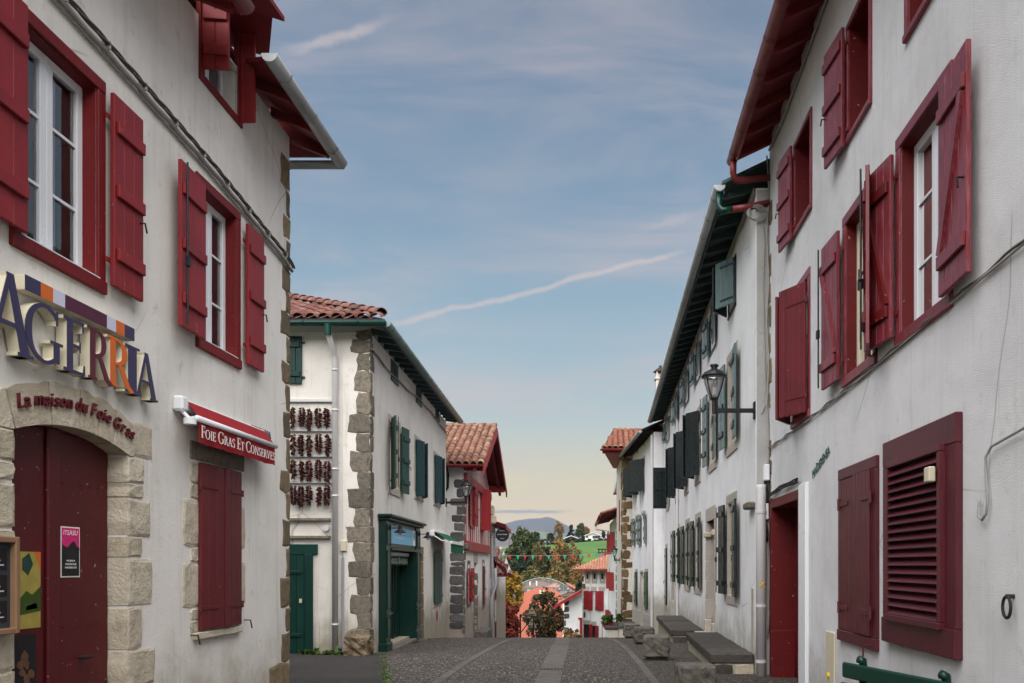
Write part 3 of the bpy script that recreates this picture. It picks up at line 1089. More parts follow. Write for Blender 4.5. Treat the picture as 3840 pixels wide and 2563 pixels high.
def serif_text(parent, fr, right, t, z, o, h, width, s, mat, dep=0.003, big=1.0):
    """small capitals text; first letters of words are larger when big > 1"""
    tot, first = 0, True
    for c in s:
        k = big if (first and c != ' ') else 1.0
        tot += glyph(c)[0] * k + 0.05
        first = c == ' '
    w = width / tot
    x, first = t, True
    for c in s:
        k = big if (first and c != ' ') else 1.0
        adv, ob = serif_letter(parent, fr, right, x, z, o, h * k, w * k, c, mat, dep)
        x += right * (adv + 0.05 * w)
        first = c == ' '

# ------------------------------------------------------------------ terrain and street
def zroad(y):
    if y <= 13:
        return 0.0
    if y <= 25:
        return -0.003663 * (y - 13) ** 2
    z = -0.003663 * 144
    if y <= 45:
        d = y - 25
        return z - 0.088 * d - 0.0016 * d * d
    return max(-12.5, z - 0.088 * 20 - 0.0016 * 400 - 0.152 * (y - 45))


def smooth(a, b, x):
    t = max(0.0, min(1.0, (x - a) / (b - a)))
    return t * t * (3 - 2 * t)


def terrain(x, y):
    base = zroad(y) - 0.12
    if y > 30:
        base -= 0.5 * smooth(30, 50, y) + 0.03 * max(0, abs(x) - 4) * smooth(30, 60, y)
    hill = 26.3 * smooth(170, 440, y) + 1.5 * math.sin(x * 0.021 + 1.0) + 1.0 * math.sin(y * 0.03 + x * 0.013)
    z = base + hill * smooth(150, 240, y)
    z -= 0.02 * max(0.0, -x) * smooth(200, 400, y) * 0.6
    if y > 470:
        z -= (y - 470) * 0.09
    return z


xs = [-900, -500, -300, -200, -140, -100, -70, -50, -35, -25, -18, -12, -8, -5, -3, -1, 1, 3, 5, 8, 12, 18, 25, 35, 50, 70, 100, 140, 200, 300, 500, 900]
ys = [-60, -30, -12, 0, 4, 8, 11, 13, 15, 17, 19, 21, 23, 25, 27, 30, 33, 36, 40, 45, 50, 56, 62, 70, 80, 95, 115, 140, 160, 180, 200, 220, 240, 260, 280, 300, 320, 340, 360, 380, 400, 420, 440, 460, 480, 520, 600, 800, 1200]
mb = MB()
mb.add([(x, y, terrain(x, y)) for y in ys for x in xs], [(j * len(xs) + i, j * len(xs) + i + 1, (j + 1) * len(xs) + i + 1, (j + 1) * len(xs) + i) for j in range(len(ys) - 1) for i in range(len(xs) - 1)])
g = mb.build('ground', 'meadow', None, smooth=True)
g['kind'] = 'structure'
g['label'] = 'green meadow hillside and valley floor beyond the street'

YR = [-8, 0, 4, 8, 10, 12, 13, 14, 15, 16, 17, 18, 19, 20, 21, 22, 23, 24, 25, 26, 28, 30, 32, 34, 37, 40, 45, 50, 56, 64, 76]


def strip(name, xl, xr, mat, dz, y0=-8, y1=76, step=None):
    yy = [y for y in YR if y0 < y < y1]
    yy = [y0] + yy + [y1]
    mb = MB()
    mb.add([(f(y), y, zroad(y) + dz) for y in yy for f in (xl, xr)], [(2 * i, 2 * i + 1, 2 * i + 3, 2 * i + 2) for i in range(len(yy) - 1)])
    o = mb.build(name, mat, None, smooth=True)
    o['kind'] = 'structure'
    return o


bend = lambda y: 0.0 if y < 16 else -0.0032 * (y - 16) ** 2 if y < 40 else -0.0032 * 576 - 0.1536 * (y - 40)
street = strip('street', lambda y: -6.5 + min(0, bend(y)), lambda y: 2.9, 'road', 0.0)
street['label'] = 'grey exposed aggregate street surface running to the crest'
verge = strip('pavement', lambda y: 0.80 - 0.048 * (y - 10) + bend(y) * .2, lambda y: 2.8, 'verge', 0.004, -6, 34)
verge['label'] = 'mossy gravel pavement in front of the right hand houses'
mb = MB()
mb.add([(-12, 10.2, 0.0), (-4.2, 10.2, 0.0), (-3.0, 11.3, 0.004), (-4.15, 15.4, 0.004), (-12, 15.6, 0.0)], [(0, 1, 2, 3, 4)])
for v in mb.v:
    v.z += 0.004
al = mb.build('alley', 'tarmac', None)
al['kind'] = 'structure'
al['label'] = 'dark tarmac side alley beside the chilli pepper wall'


def band(name, fx, w, y0, y1, n, mat, dz):
    """row of kerb slabs laid along the street"""
    for i in range(n):
        a, b = y0 + (y1 - y0) * i / n + 0.006, y0 + (y1 - y0) * (i + 1) / n - 0.006
        mb = MB()
        k = 3
        top = []
        for q in range(k + 1):
            y = a + (b - a) * q / k
            x = fx(y)
            top += [(x - w / 2, y, zroad(y) + dz), (x + w / 2, y, zroad(y) + dz)]
        bot = [(p[0], p[1], p[2] - 0.08) for p in top]
        m = len(top)
        fs = [(2 * q, 2 * q + 1, 2 * q + 3, 2 * q + 2) for q in range(k)] + [(2 * q, 2 * q + 2, m + 2 * q + 2, m + 2 * q) for q in range(k)] + [(2 * q + 1, m + 2 * q + 1, m + 2 * q + 3, 2 * q + 3) for q in range(k)] + [(0, m, m + 1, 1), (m - 2, m - 1, 2 * m - 1, 2 * m - 2)]
        mb.add(top + bot, fs).build(name, mat, street)


band('kerb_slab', lambda y: -2.40 + bend(y) * 0.9, 0.13, 4.5, 30, 30, 'slab', 0.006)
band('kerb_slab', lambda y: 0.68 - 0.052 * (y - 11.6) + bend(y) * 0.25, 0.12, 4.5, 30, 30, 'slab', 0.009)
band('drain_slab', lambda y: -0.83 - 0.026 * (y - 11.6) + bend(y) * 0.6, 0.36, 4.5, 30, 30, 'slab', 0.008)
gx = -0.86
for i in range(7):
    bx('grate_bar', street, Fr((gx - 0.18, 13.1, 0), (1, 0, 0), (0, -1, 0)), i * 0.052, i * 0.052 + 0.03, -0.06, 0.06, 0.006, 0.016, 'iron', 0)

# ------------------------------------------------------------------ left: white house with arched door
FA = Fr((-4, 0, 0), (0, 1, 0), (1, 0, 0))
hA = thing('house', 'white house with arched stone doorway and red shutters under a grey gutter', 'house', (-4, 10.42, 0))
mb = MB()
facade(mb, FA, -2, 10.42, -0.3, 7.05, [(5.63, 6.475, 3.90, 5.39), (8.136, 8.90, 3.88, 5.39), (5.56, 6.90, 0.0, 2.70), (8.2, 8.95, 6.52, 7.02), (8.1, 8.94, 1.04, 2.64)], 0.3)
body(mb, FA, -2, 10.42, -0.3, 7.05, 8)
wallA = mb.build('wall', 'plaster_a', hA)
for t0, t1, z0, z1 in ((5.53, 6.575, 3.80, 5.49), (8.036, 9.0, 3.78, 5.49)):
    surround(hA, FA, t0, t1, z0, z1, 0.10, -0.03, 0.022, 'red_frame_a')
    lining(hA, FA, t0 + 0.1, t1 - 0.1, z0 + 0.1, z1 - 0.1, 0.17, 'red_frame_a')
    casement(hA, FA, t0 + 0.106, t1 - 0.106, z0 + 0.106, z1 - 0.106, -0.15, b=0.07)
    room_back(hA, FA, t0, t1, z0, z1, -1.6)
    bx('sill_flashing', hA, FA, t0 + 0.1, t1 - 0.1, -0.2, 0.035, z0 + 0.098, z0 + 0.106, 'white_pvc', 0)
shutter(hA, FA.turn(6.58, 0.045, 0), 0.42, 3.88, 5.42, 'red_a', 3)
shutter(hA, FA.flip(5.60, 0.05, 2), 0.46, 3.90, 5.44, 'red_a', 3)
shutter(hA, FA.turn(9.05, 0.045, 0), 0.42, 3.86, 5.40, 'red_a', 3)
shutter(hA, FA.flip(8.03, 0.075, 2), 0.50, 3.84, 5.36, 'red_a', 3, rod=True)
# dormer window whose shutters stand open above the eave line
bx('dormer_frame', hA, FA, 8.10, 9.05, -0.03, 0.02, 6.43, 6.51, 'red_frame_a', 0.006)
bx('dormer_jamb', hA, FA, 8.10, 8.2, -0.03, 0.02, 6.51, 7.6, 'red_frame_a', 0.006)
bx('dormer_jamb', hA, FA, 8.95, 9.05, -0.03, 0.02, 6.51, 7.6, 'red_frame_a', 0.006)
casement(hA, FA, 8.2, 8.95, 6.52, 7.55, -0.2, curtain=False, bars=2)
shutter(hA, FA.turn(8.17, 0.0, 84), 0.27, 6.55, 7.6, 'red_a', 2, hook=False)
shutter(hA, FA.flip(8.99, -0.06, 86), 0.24, 6.47, 7.6, 'red_a', 2, hook=False)
mb = MB()
mb.prism([FA.P(7.95, -0.9, 7.62), FA.P(9.2, -0.9, 7.62), FA.P(9.2, 0.0, 7.62), FA.P(7.95, 0.0, 7.62)], UP * 0.05)
mb.build('dormer_head', 'red_frame_a', hA)
slab_roof(hA, [FA.P(7.85, 0.66, 7.27), FA.P(8.42, 0.72, 7.24), FA.P(8.42, -1.5, 7.95), FA.P(7.85, -1.5, 7.95)], 0.05, 'tile_b', 'dormer_roof', 'red_eave')
slab_roof(hA, [FA.P(8.44, 0.60, 7.42), FA.P(9.3, 0.2, 7.42), FA.P(9.3, -1.5, 7.9), FA.P(8.44, -1.5, 7.95)], 0.05, 'tile_b', 'dormer_roof', 'red_eave')
# roof planes, rafters, gutter
roofA = slab_roof(hA, [(-4.02, -2, 7.21), (-4.02, 10.1, 7.21), (-7.6, 7.6, 8.85), (-7.6, -2, 8.85)], 0.05, 'tile_b', 'roof', 'red_eave')
slab_roof(hA, [(-3.5, -2, 6.97), (-3.5, 7.93, 6.97), (-4.02, 7.93, 7.208), (-4.02, -2, 7.208)], 0.05, 'tile_b', 'eave_roof', 'red_eave')
slab_roof(hA, [(-3.5, 8.62, 6.97), (-3.5, 10.68, 6.97), (-4.02, 10.3, 7.208), (-4.02, 9.06, 7.208)], 0.05, 'tile_b', 'eave_roof', 'red_eave')
slab_roof(hA, [(-3.5, 10.68, 6.97), (-12.2, 10.68, 6.97), (-7.6, 7.6, 8.85)], 0.05, 'tile_b', 'roof_hip', 'red_eave')
slab_roof(hA, [(-12.2, 10.68, 6.97), (-12.2, -2, 6.97), (-7.6, -2, 8.85), (-7.6, 7.6, 8.85)], 0.05, 'tile_b', 'roof_back', 'red_eave')
rafters(hA, FA, 9.25, 10.5, 0.5, 0.0, 0.46, 7.12, 6.92, 0.07, 0.11, 'red_eave')
rafters(hA, FA, 5.0, 7.8, 0.5, 0.0, 0.46, 7.16, 6.96, 0.07, 0.11, 'red_eave')
bx('fascia', hA, FA, 8.64, 10.68, 0.47, 0.5, 6.85, 6.95, 'red_eave')
gutter(hA, (-3.45, 8.45, 6.89), (-3.45, 10.74, 6.89), 0.085, 'zinc', 3)
gutter(hA, (-3.44, 4.0, 6.98), (-3.44, 7.88, 6.98), 0.085, 'gutter_red', 4)
gutter(hA, (-3.42, 10.74, 6.88), (-12, 10.74, 6.88), 0.075, 'zinc', 6)
# quoins of the far corner
FAe = Fr((-4, 10.42, 0), (-1, 0, 0), (0, 1, 0))
z = 0.0
qw = [0.62, 0.26, 0.12, 0.3, 0.1, 0.22, 0.12, 0.3, 0.1, 0.2, 0.13, 0.26, 0.1, 0.28, 0.12, 0.22, 0.1, 0.2, 0.12, 0.28, 0.12, 0.25]
for i, w in enumerate(qw):
    hh = random.uniform(0.26, 0.42) if i else 0.46
    if z + hh > 6.85:
        break
    block('stone', wallA, FA, 10.42 - w, 10.435, z, z + hh - 0.012, -0.1, 0.008, 'stone_brown', 0.02, rnd=0.12)
    z += hh
bx('plinth', hA, FA, 9.7, 10.5, 0.0, 0.09, -0.2, 0.10, 'plaster_a', 0.03)
# arched doorway: voussoirs, jamb stones, door
cy_, half = 6.23, 0.67
Rin = (half ** 2 + 0.115 ** 2) / (2 * 0.115)
zc = 2.685 - Rin
th0 = math.asin(half / Rin)


def arch_pt(th, r):
    return cy_ + r * math.sin(th), zc + r * math.cos(th)


joints = [-1.28, -0.98, -0.42, 0.04, 0.36, 0.66, 1.12]
for a, b in zip(joints[:-1], joints[1:]):
    ta, tb = a * th0 + 0.004, b * th0 - 0.004
    e = lambda th: Rin + 0.30 - 0.10 * (th / th0) ** 2 * 0.3
    pts = [arch_pt(ta + (tb - ta) * i / 5, Rin) for i in range(6)] + [arch_pt(tb - (tb - ta) * i / 5, e(tb - (tb - ta) * i / 5) + random.uniform(-.012, .012)) for i in range(6)]
    pts = [(t, max(z_, 2.57)) for t, z_ in pts]
    mb = MB().prism([FA.P(t, -0.2, z_) for t, z_ in pts], FA.N * 0.215)
    mb.build('voussoir', 'stone_tan', wallA)
zs = [0.0, 0.33, 0.62, 0.942, 1.308, 1.72, 1.90, 2.222, 2.345, 2.57]
rw = [0.36, 0.25, 0.4, 0.20, 0.36, 0.2, 0.33, 0.22, 0.23]
for i in range(len(zs) - 1):
    block('stone', wallA, FA, 6.885, 6.90 + rw[i], zs[i] + .006, zs[i + 1] - .006, -0.22, 0.014, 'stone_tan', 0.008, rnd=0.12)
    block('stone', wallA, FA, 5.56 - rw[-1 - i], 5.575, zs[i] + .006, zs[i + 1] - .006, -0.22, 0.014, 'stone_tan', 0.008, rnd=0.12)
block('stone', wallA, FA, 6.90, 7.26, 2.575, 2.86, -0.1, 0.013, 'stone_tan', 0.008, rnd=0.1)
FD = Fr((-4.16, 0, 0), (0, 1, 0), (1, 0, 0))
door = bx('door', hA, FD, 5.57, 6.89, -0.05, 0.0, 0.03, 2.69, 'red_door', 0)
bx('door_panel', door, FD, 5.60, 6.09, 0.0, 0.012, 0.2, 2.66, 'red_door', 0.006)
bx('door_panel', door, FD, 6.27, 6.87, 0.0, 0.012, 0.2, 2.66, 'red_door', 0.006)
bx('cover_strip', door, FD, 6.11, 6.25, 0.0, 0.035, 0.05, 2.68, 'red_door', 0.012)
bx('kick_rail', door, FD, 6.26, 6.88, 0.012, 0.03, 0.05, 0.2, 'red_door', 0.008)
bx('kick_rail', door, FD, 5.58, 6.10, 0.012, 0.03, 0.05, 0.2, 'red_door', 0.008)
MB().tube([FD.P(6.5, 0.012, 0.93), FD.P(6.5, 0.06, 0.93), FD.P(6.56, 0.07, 0.93)], 0.016, 8).build('handle', 'iron', door)
for i in range(5):
    for q in range(2):
        MB().lathe(FD.P(6.30 + i * 0.11, 0.016, 2.28 if q else 1.18), [(0.0, -.006), (0.011, -.004), (0.011, .004), (0.0, .006)], 8).build('stud', 'red_door', door)
bx('doorstep', hA, FA, 5.4, 7.05, -0.2, 0.12, -0.05, 0.03, 'stone_tan', 0.01)
# ground-floor shuttered window with stone border
for leaf, (a, b) in enumerate(((8.06, 8.49), (8.50, 8.95))):
    f = FA.turn(8.06, 0.015, 3) if leaf == 0 else FA.flip(8.95, 0.015, 4)
    shutter(hA, f, 0.44, 1.02, 2.66, 'red_leaf', 3, 'strap', hook=False)
bx('lintel', wallA, FA, 7.93, 9.1, -0.1, 0.014, 2.68, 2.86, 'stone_grey', 0.008)
bx('sill', wallA, FA, 7.98, 8.98, -0.1, 0.05, 0.93, 1.0, 'stone_tan', 0.008)
for zz0, zz1, lw in ((2.45, 2.66, .13), (2.3, 2.44, .13), (1.83, 2.29, .27), (1.69, 1.82, .13), (1.24, 1.68, .28), (1.13, 1.23, .13), (1.0, 1.12, .13)):
    block('stone', wallA, FA, 8.07 - lw, 8.10, zz0, zz1, -0.1, 0.012, 'stone_tan', 0.01, rnd=0.18)
    block('stone', wallA, FA, 8.93, 8.96 + lw * .62, zz0, zz1, -0.1, 0.012, 'stone_tan', 0.01, rnd=0.18)
for t, zz in ((7.95, 0.98), (9.12, 1.05)):
    MB().tube([FA.P(t, 0.0, zz), FA.P(t, 0.07, zz), FA.P(t + .02, 0.08, zz - 0.09)], 0.008, 6).build('shutter_stay', 'iron', hA)

# sign letters and colour bar over the door
sg = thing('shop_sign', 'raised violet, plum and orange serif letters with striped bar on white wall', 'sign', FA.P(6.2, 0, 3.04))


def sign_letter(c, t0, t1, z0, h, mat):
    adv, polys = glyph(c)
    allx = [x for p in polys for x, _ in p]
    x0, x1 = min(allx), max(allx)
    w = (t1 - t0) / (x1 - x0)
    ad, bodyo = serif_letter(sg, FA, 1, t0 - x0 * w, z0, 0.018, h, w, c, 'cream_sign', 0.075, 'letter')
    serif_letter(bodyo, FA, 1, t0 - x0 * w, z0, 0.096, h, w, c, mat, 0.004, 'letter_face')


sign_letter('A', 5.19, 5.625, 3.045, 0.52, 'violet')
sign_letter('G', 5.545, 5.93, 3.06, 0.40, 'violet')
sign_letter('E', 5.94, 6.18, 3.06, 0.395, 'violet')
sign_letter('R', 6.21, 6.535, 3.07, 0.39, 'plum_letter')
sign_letter('R', 6.46, 6.825, 3.075, 0.385, 'orange')
sign_letter('I', 6.70, 6.905, 3.065, 0.39, 'violet')
sign_letter('A', 6.83, 7.185, 3.065, 0.385, 'violet')
bar = bx('bar', sg, FA, 5.555, 6.838, 0.02, 0.09, 3.505, 3.61, 'cream_sign', 0.003)
bs = [5.555, 5.705, 5.832, 5.961, 6.46, 6.58, 6.697, 6.838]
for a, b, c in zip(bs[:-1], bs[1:], ['violet', 'orange', 'lilac', 'plum', 'lilac', 'orange', 'violet']):
    bx('stripe', bar, FA, a, b, 0.09, 0.095, 3.507, 3.608, c, 0)
# arched line of smaller red lettering
s2 = thing('arch_lettering', 'line of small dark red italic letters following the stone arch', 'sign', FA.P(6.27, 0.02, 2.7))
txt = 'La maison du Foie Gras'
adv = {' ': 0.24}
meshes = {}
for c in set(txt) - {' '}:
    me = text_mesh(c, 'maroon_letter', 1.0, 0.02, 0.22, 0.006)
    xs_ = [v.co.x for v in me.vertices]
    meshes[c] = (me, min(xs_))
    adv[c] = max(xs_) - min(xs_) + 0.06
tot = sum(adv[c] for c in txt)
sx = 1.36 / tot
x = 5.585
for c in txt:
    if c != ' ':
        tcen = x + adv[c] * sx / 2
        q = (tcen - 6.27) / 0.68
        zz = 2.815 - 0.11 * q * q
        slope = math.atan2(-0.22 * q / 0.68, 1.0)
        me, x0 = meshes[c]
        ob = bpy.data.objects.new('letter', me)
        M = Matrix.Translation(FA.P(x, 0.028, zz)) @ Matrix((FA.T, UP, FA.N)).transposed().to_4x4() @ Matrix.Rotation(slope, 4, 'Z') @ Matrix.Diagonal((sx, 0.145, 0.8, 1)) @ Matrix.Translation((-x0, 0, 0))
        link(ob, s2, M)
    x += adv[c] * sx
# posters on the door and menu board
def flat(name, fr, t0, t1, z0, z1, o, mat, label, cat, th=0.004):
    r = thing(name, label, cat, fr.P((t0 + t1) / 2, o, z0))
    bx('sheet', r, fr, t0, t1, o, o + th, z0, z1, mat, 0)
    return r


p1 = flat('poster', FD, 6.275, 6.50, 1.56, 1.95, 0.013, 'letter_white', 'pink and black village event poster pasted on the red door', 'poster')
bx('print', p1, FD, 6.285, 6.49, 0.017, 0.019, 1.78, 1.94, 'poster_pink', 0)
bx('print', p1, FD, 6.285, 6.49, 0.017, 0.019, 1.57, 1.78, 'poster_black', 0)
mb = MB()
mb.prism([FD.P(t, 0.019, z_) for t, z_ in ((6.285, 1.79), (6.285, 1.82), (6.31, 1.80), (6.35, 1.79), (6.40, 1.83), (6.43, 1.84), (6.46, 1.80), (6.49, 1.79), (6.49, 1.77), (6.285, 1.77))], FD.N * 0.001)
mb.build('mountain_print', 'poster_black', p1)
place_text('title', p1, FD, 6.30, 1.885, 0.0195, 'ITSASU', 'letter_white', 0.038, 0.17, 1, 0, 0.001, 0.15)
for i, w in enumerate((0.10, 0.13, 0.14)):
    place_text('line', p1, FD, 6.39 - w / 2, 1.68 - i * 0.026, 0.0195, ('MUSIKA', 'PASSIONE', 'HAURROCK')[i], 'letter_white', 0.015, w, 1, 0, 0.001)
p2 = flat('poster', FD, 5.84, 6.05, 1.2, 1.75, 0.013, 'poster_yellow' if 'poster_yellow' in MATS else 'cream_sign', 'faded yellow illustrated poster on the red door beside the menu board', 'poster')
for pts_, mt_ in (([(5.84, 1.42), (5.90, 1.47), (5.96, 1.44), (6.05, 1.5), (6.05, 1.32), (5.84, 1.3)], 'leaf_moss'), ([(5.98, 1.75), (6.05, 1.75), (6.05, 1.62)], 'orange'), ([(5.86, 1.7), (5.93, 1.74), (5.97, 1.66), (5.92, 1.58), (5.86, 1.62)], 'green_worn'), ([(5.90, 1.36), (6.0, 1.38), (6.02, 1.34), (5.9, 1.33)], 'wood_frame')):
    MB().prism([FD.P(t, 0.0172, z_) for t, z_ in pts_], FD.N * 0.001).build('print', mt_, p2)
p3 = flat('poster', FD, 5.76, 6.0, 0.68, 1.16, 0.013, 'poster_black', 'black poster with photographs of mushrooms low on the red door', 'poster')
for i in range(9):
    c = FD.P(5.80 + 0.17 * random.random(), 0.018, 0.72 + 0.3 * random.random())
    MB().prism([c + FD.T * (0.045 * random.uniform(.5, 1) * math.cos(a * .785)) + UP * (0.045 * random.uniform(.5, 1) * math.sin(a * .785)) for a in range(8)], FD.N * (0.0008 + i * 0.0003)).build('print', 'poster_brown', p3)
mn = thing('menu_board', 'wood framed dark menu board hung beside the arched door', 'menu board', FA.P(5.25, 0.03, 1.2))
bx('board', mn, FA, 5.07, 5.46, 0.03, 0.06, 1.24, 1.80, 'chalk', 0)
for a, b, c, d in ((5.03, 5.07, 1.2, 1.84), (5.46, 5.5, 1.2, 1.84), (5.03, 5.5, 1.8, 1.84), (5.03, 5.5, 1.2, 1.24)):
    bx('frame', mn, FA, a, b, 0.02, 0.10 if b - a < .1 else 0.098, c, d, 'wood_frame', 0.006)
for i in range(3):
    bx('menu_sheet', mn, FA, 5.1, 5.43, 0.06, 0.062, 1.28 + i * 0.17, 1.42 + i * 0.17, 'poster_black', 0)
    for j in range(3):
        bx('menu_line', mn, FA, 5.2, 5.40 - 0.03 * j, 0.062, 0.063, 1.31 + i * .17 + j * .03, 1.318 + i * .17 + j * .03, 'lilac', 0)

# red awning
aw = thing('awning', 'small red awning with white lettering over the ground floor shutters', 'awning', FA.P(8.5, 0, 3.0))
bx('cassette', aw, FA, 7.75, 9.5, 0.0, 0.09, 3.10, 3.2, 'white_pvc', 0.02)
MB().prism([FA.P(7.7, 0.09, 3.18), FA.P(9.46, 0.09, 3.18), FA.P(9.46, 0.2, 3.03), FA.P(7.7, 0.2, 3.03)], UP * 0.004).build('canopy', 'awning_red', aw)
MB().tube([FA.P(7.64, 0.21, 3.015), FA.P(9.47, 0.21, 3.015)], 0.028, 12).build('front_bar', 'white_pvc', aw, smooth=True)
n = 24
v0 = [FA.P(7.68 + 1.76 * i / n, 0.205 + 0.006 * math.sin(i * 1.9), 2.995) for i in range(n + 1)]
v1 = [FA.P(7.68 + 1.76 * i / n, 0.20 + 0.014 * math.sin(i * 1.1 + 1), 2.795 + 0.004 * math.sin(i * 2.0)) for i in range(n + 1)]
MB().add(v0 + v1, [(i, i + 1, n + 2 + i, n + 1 + i) for i in range(n)]).build('valance', 'awning_red', aw, smooth=True)
serif_text(aw, FA, 1, 7.70, 2.845, 0.222, 0.088, 1.72, 'FOIE GRAS ET CONSERVES', 'letter_white', 0.002, 1.3)
for t in (7.66, 9.44):
    MB().tube([FA.P(t, 0.03, 3.12), FA.P(t + 0.02, 0.12, 3.02), FA.P(t, 0.2, 3.02)], 0.018, 8).build('arm', 'white_pvc', aw)
bx('bracket', aw, FA, 7.60, 7.72, 0.0, 0.1, 3.08, 3.22, 'white_pvc', 0.02)
MB().lathe(FA.P(7.62, 0.16, 2.98), [(0.0, -.03), (0.055, -.028), (0.055, .028), (0.0, .03)], 16).build('gearbox', 'white_pvc', aw)
hn = thing('house_name', 'dark metal house name letters beside the red awning', 'sign', FA.P(9.56, 0, 3.1))
place_text('letter_row', hn, FA, 9.30, 3.15, 0.004, 'MIKELENA', 'letter_grey', 0.085, 0.52, 1, 0, 0.012)
# facade cables
cb = thing('facade_cable', 'twisted grey cable bundle sagging across the white house with red shutters', 'cable', FA.P(8, 0, 5.6))
cp = [(4.6, 5.83), (6.01, 5.76), (6.8, 5.72), (7.52, 5.68), (8.3, 5.63), (9.0, 5.56), (9.7, 5.48), (10.2, 5.43), (10.42, 5.36)]


def lerp_path(cp, n):
    res = []
    for i in range(n + 1):
        t = cp[0][0] + (cp[-1][0] - cp[0][0]) * i / n
        for (a, za), (b, zb) in zip(cp[:-1], cp[1:]):
            if a <= t <= b + 1e-9:
                res.append((t, za + (zb - za) * (t - a) / (b - a)))
                break
    return res


path = lerp_path(cp, 90)
MB().tube([FA.P(t, 0.035, z - 0.012 * abs(math.sin(i * .42))) for i, (t, z) in enumerate(path)], 0.02, 8).build('conduit', 'cable_grey', cb, smooth=True)
for ph in (0, 2.1, 4.2):
    MB().tube([FA.P(t, 0.06 + 0.013 * math.cos(i * .55 + ph), z + 0.045 + 0.013 * math.sin(i * .55 + ph)) for i, (t, z) in enumerate(path)], 0.010, 6).build('strand', 'cable_dark', cb, smooth=True)
MB().tube([FA.P(t, 0.02, z - 0.045) for t, z in path], 0.006, 6).build('thin_wire', 'cable_grey', cb)
for t, z in path[6::8]:
    bx('clip', cb, FA, t - 0.008, t + 0.008, 0.0, 0.078, z + 0.0, z + 0.066, 'cable_grey', 0.003)

# ------------------------------------------------------------------ left: green-trimmed house with hung peppers
BX, BY = -4.44, 15.5
ab = math.atan2(140, 3100)
FB = Fr((BX, BY, 0), (-math.sin(ab), math.cos(ab), 0), (math.cos(ab), math.sin(ab), 0))
FS = Fr((0, BY, 0), (1, 0, 0), (0, -1, 0))
LB = 9.55
hB = thing('house', 'white house with green gutters and rough stone corner beyond the alley', 'house', (BX, BY, 0))


def brect(fr, px0, px1, pyt, pyb, edge=None, o=0.0):
    """rectangle on a wall from photo pixels; pyt/pyb measured at px = edge (default px1)"""
    e = px1 if edge is None else edge
    t0, t1 = fr.pix(px0, 2000, o)[0], fr.pix(px1, 2000, o)[0]
    zt, zb = fr.pix(e, pyt, o)[1], fr.pix(e, pyb, o)[1]
    return min(t0, t1), max(t0, t1), zb, zt


ocs = [brect(FB, 1465, 1491, 1345, 1424, 1465), brect(FB, 1559, 1579, 1446, 1508, 1559), brect(FB, 1632, 1646, 1522, 1570, 1632)]
w1 = brect(FB, 1454, 1500, 1587, 1868)
w2 = brect(FB, 1552, 1585, 1655, 1884)
w3 = brect(FB, 1624, 1650, 1711, 1905)
shop = brect(FB, 1419, 1552, 1928, 2460, 1419)
dr2 = brect(FB, 1552, 1586, 2052, 2403, 1586)
nar = brect(FB, 1622, 1654, 2062, 2275, 1638)
inn = lambda r, m_: (r[0] + m_, r[1] - m_, r[2] + m_, r[3] - m_)
holes = [inn(w1, .14), inn(w2, .14), inn(w3, .14), (shop[0] + .3, shop[1] - .35, 0.0, 2.3), (dr2[0] + .2, dr2[1] - .15, -.2, dr2[3] - .16), (nar[0] + .12, nar[1] - .12, nar[2] + .12, nar[3] - .12)]
mb = MB()
facade(mb, FB, 0, LB, -0.9, 6.02, holes, 0.35)
body(mb, FB, 0, LB, -0.9, 6.02, 0.5)
P = FS.P
mb.quad(P(-12, 0, -0.9), P(BX, 0, -0.9), P(BX, 0, 6.02), P(-12, 0, 6.02))
mb.quad(FB.P(LB, 0, -0.9), FB.P(LB, 0, 6.02), FB.P(LB, -7.5, 6.02), FB.P(LB, -7.5, -0.9))
mb.quad(P(-12, 0, -0.9), P(-12, 0, 6.02), FB.P(LB, -7.5, 6.02), FB.P(LB, -7.5, -0.9))
wallB = mb.build('wall', 'plaster_b', hB)
# quoin stones wrapping the corner
cq = [(335, 410, 600), (420, 500, 560), (520, 640, 610), (665, 815, 588), (830, 990, 605), (1005, 1140, 530), (1150, 1280, 600), (1295, 1435, 555), (1445, 1568, 615)]
cq2 = [(40, 190, 525), (205, 335, 585), (345, 455, 515), (470, 615, 580), (630, 735, 530), (745, 870, 605), (875, 1015, 550), (1025, 1135, 610), (1150, 1290, 515)]
for lst, off in ((cq, 1080), (cq2, 1813)):
    for a, b, xl in lst:
        zt, zb = FS.pix(1381, off + a / 2.091)[1], FS.pix(1381, off + b / 2.091)[1]
        tl = FS.pix(1050 + xl / 2.091, 2000)[0]
        st = block('stone', wallB, FS, tl, BX + 0.012, zb - .022, zt + .022, -0.05, 0.022, 'stone_grey', 0.03, rnd=0.14)
        block('stone_side', st, FB, -0.012, random.uniform(.16, .34), zb - .01, zt + .01, -0.05, 0.012, 'stone_grey', 0.025, rnd=0.15)
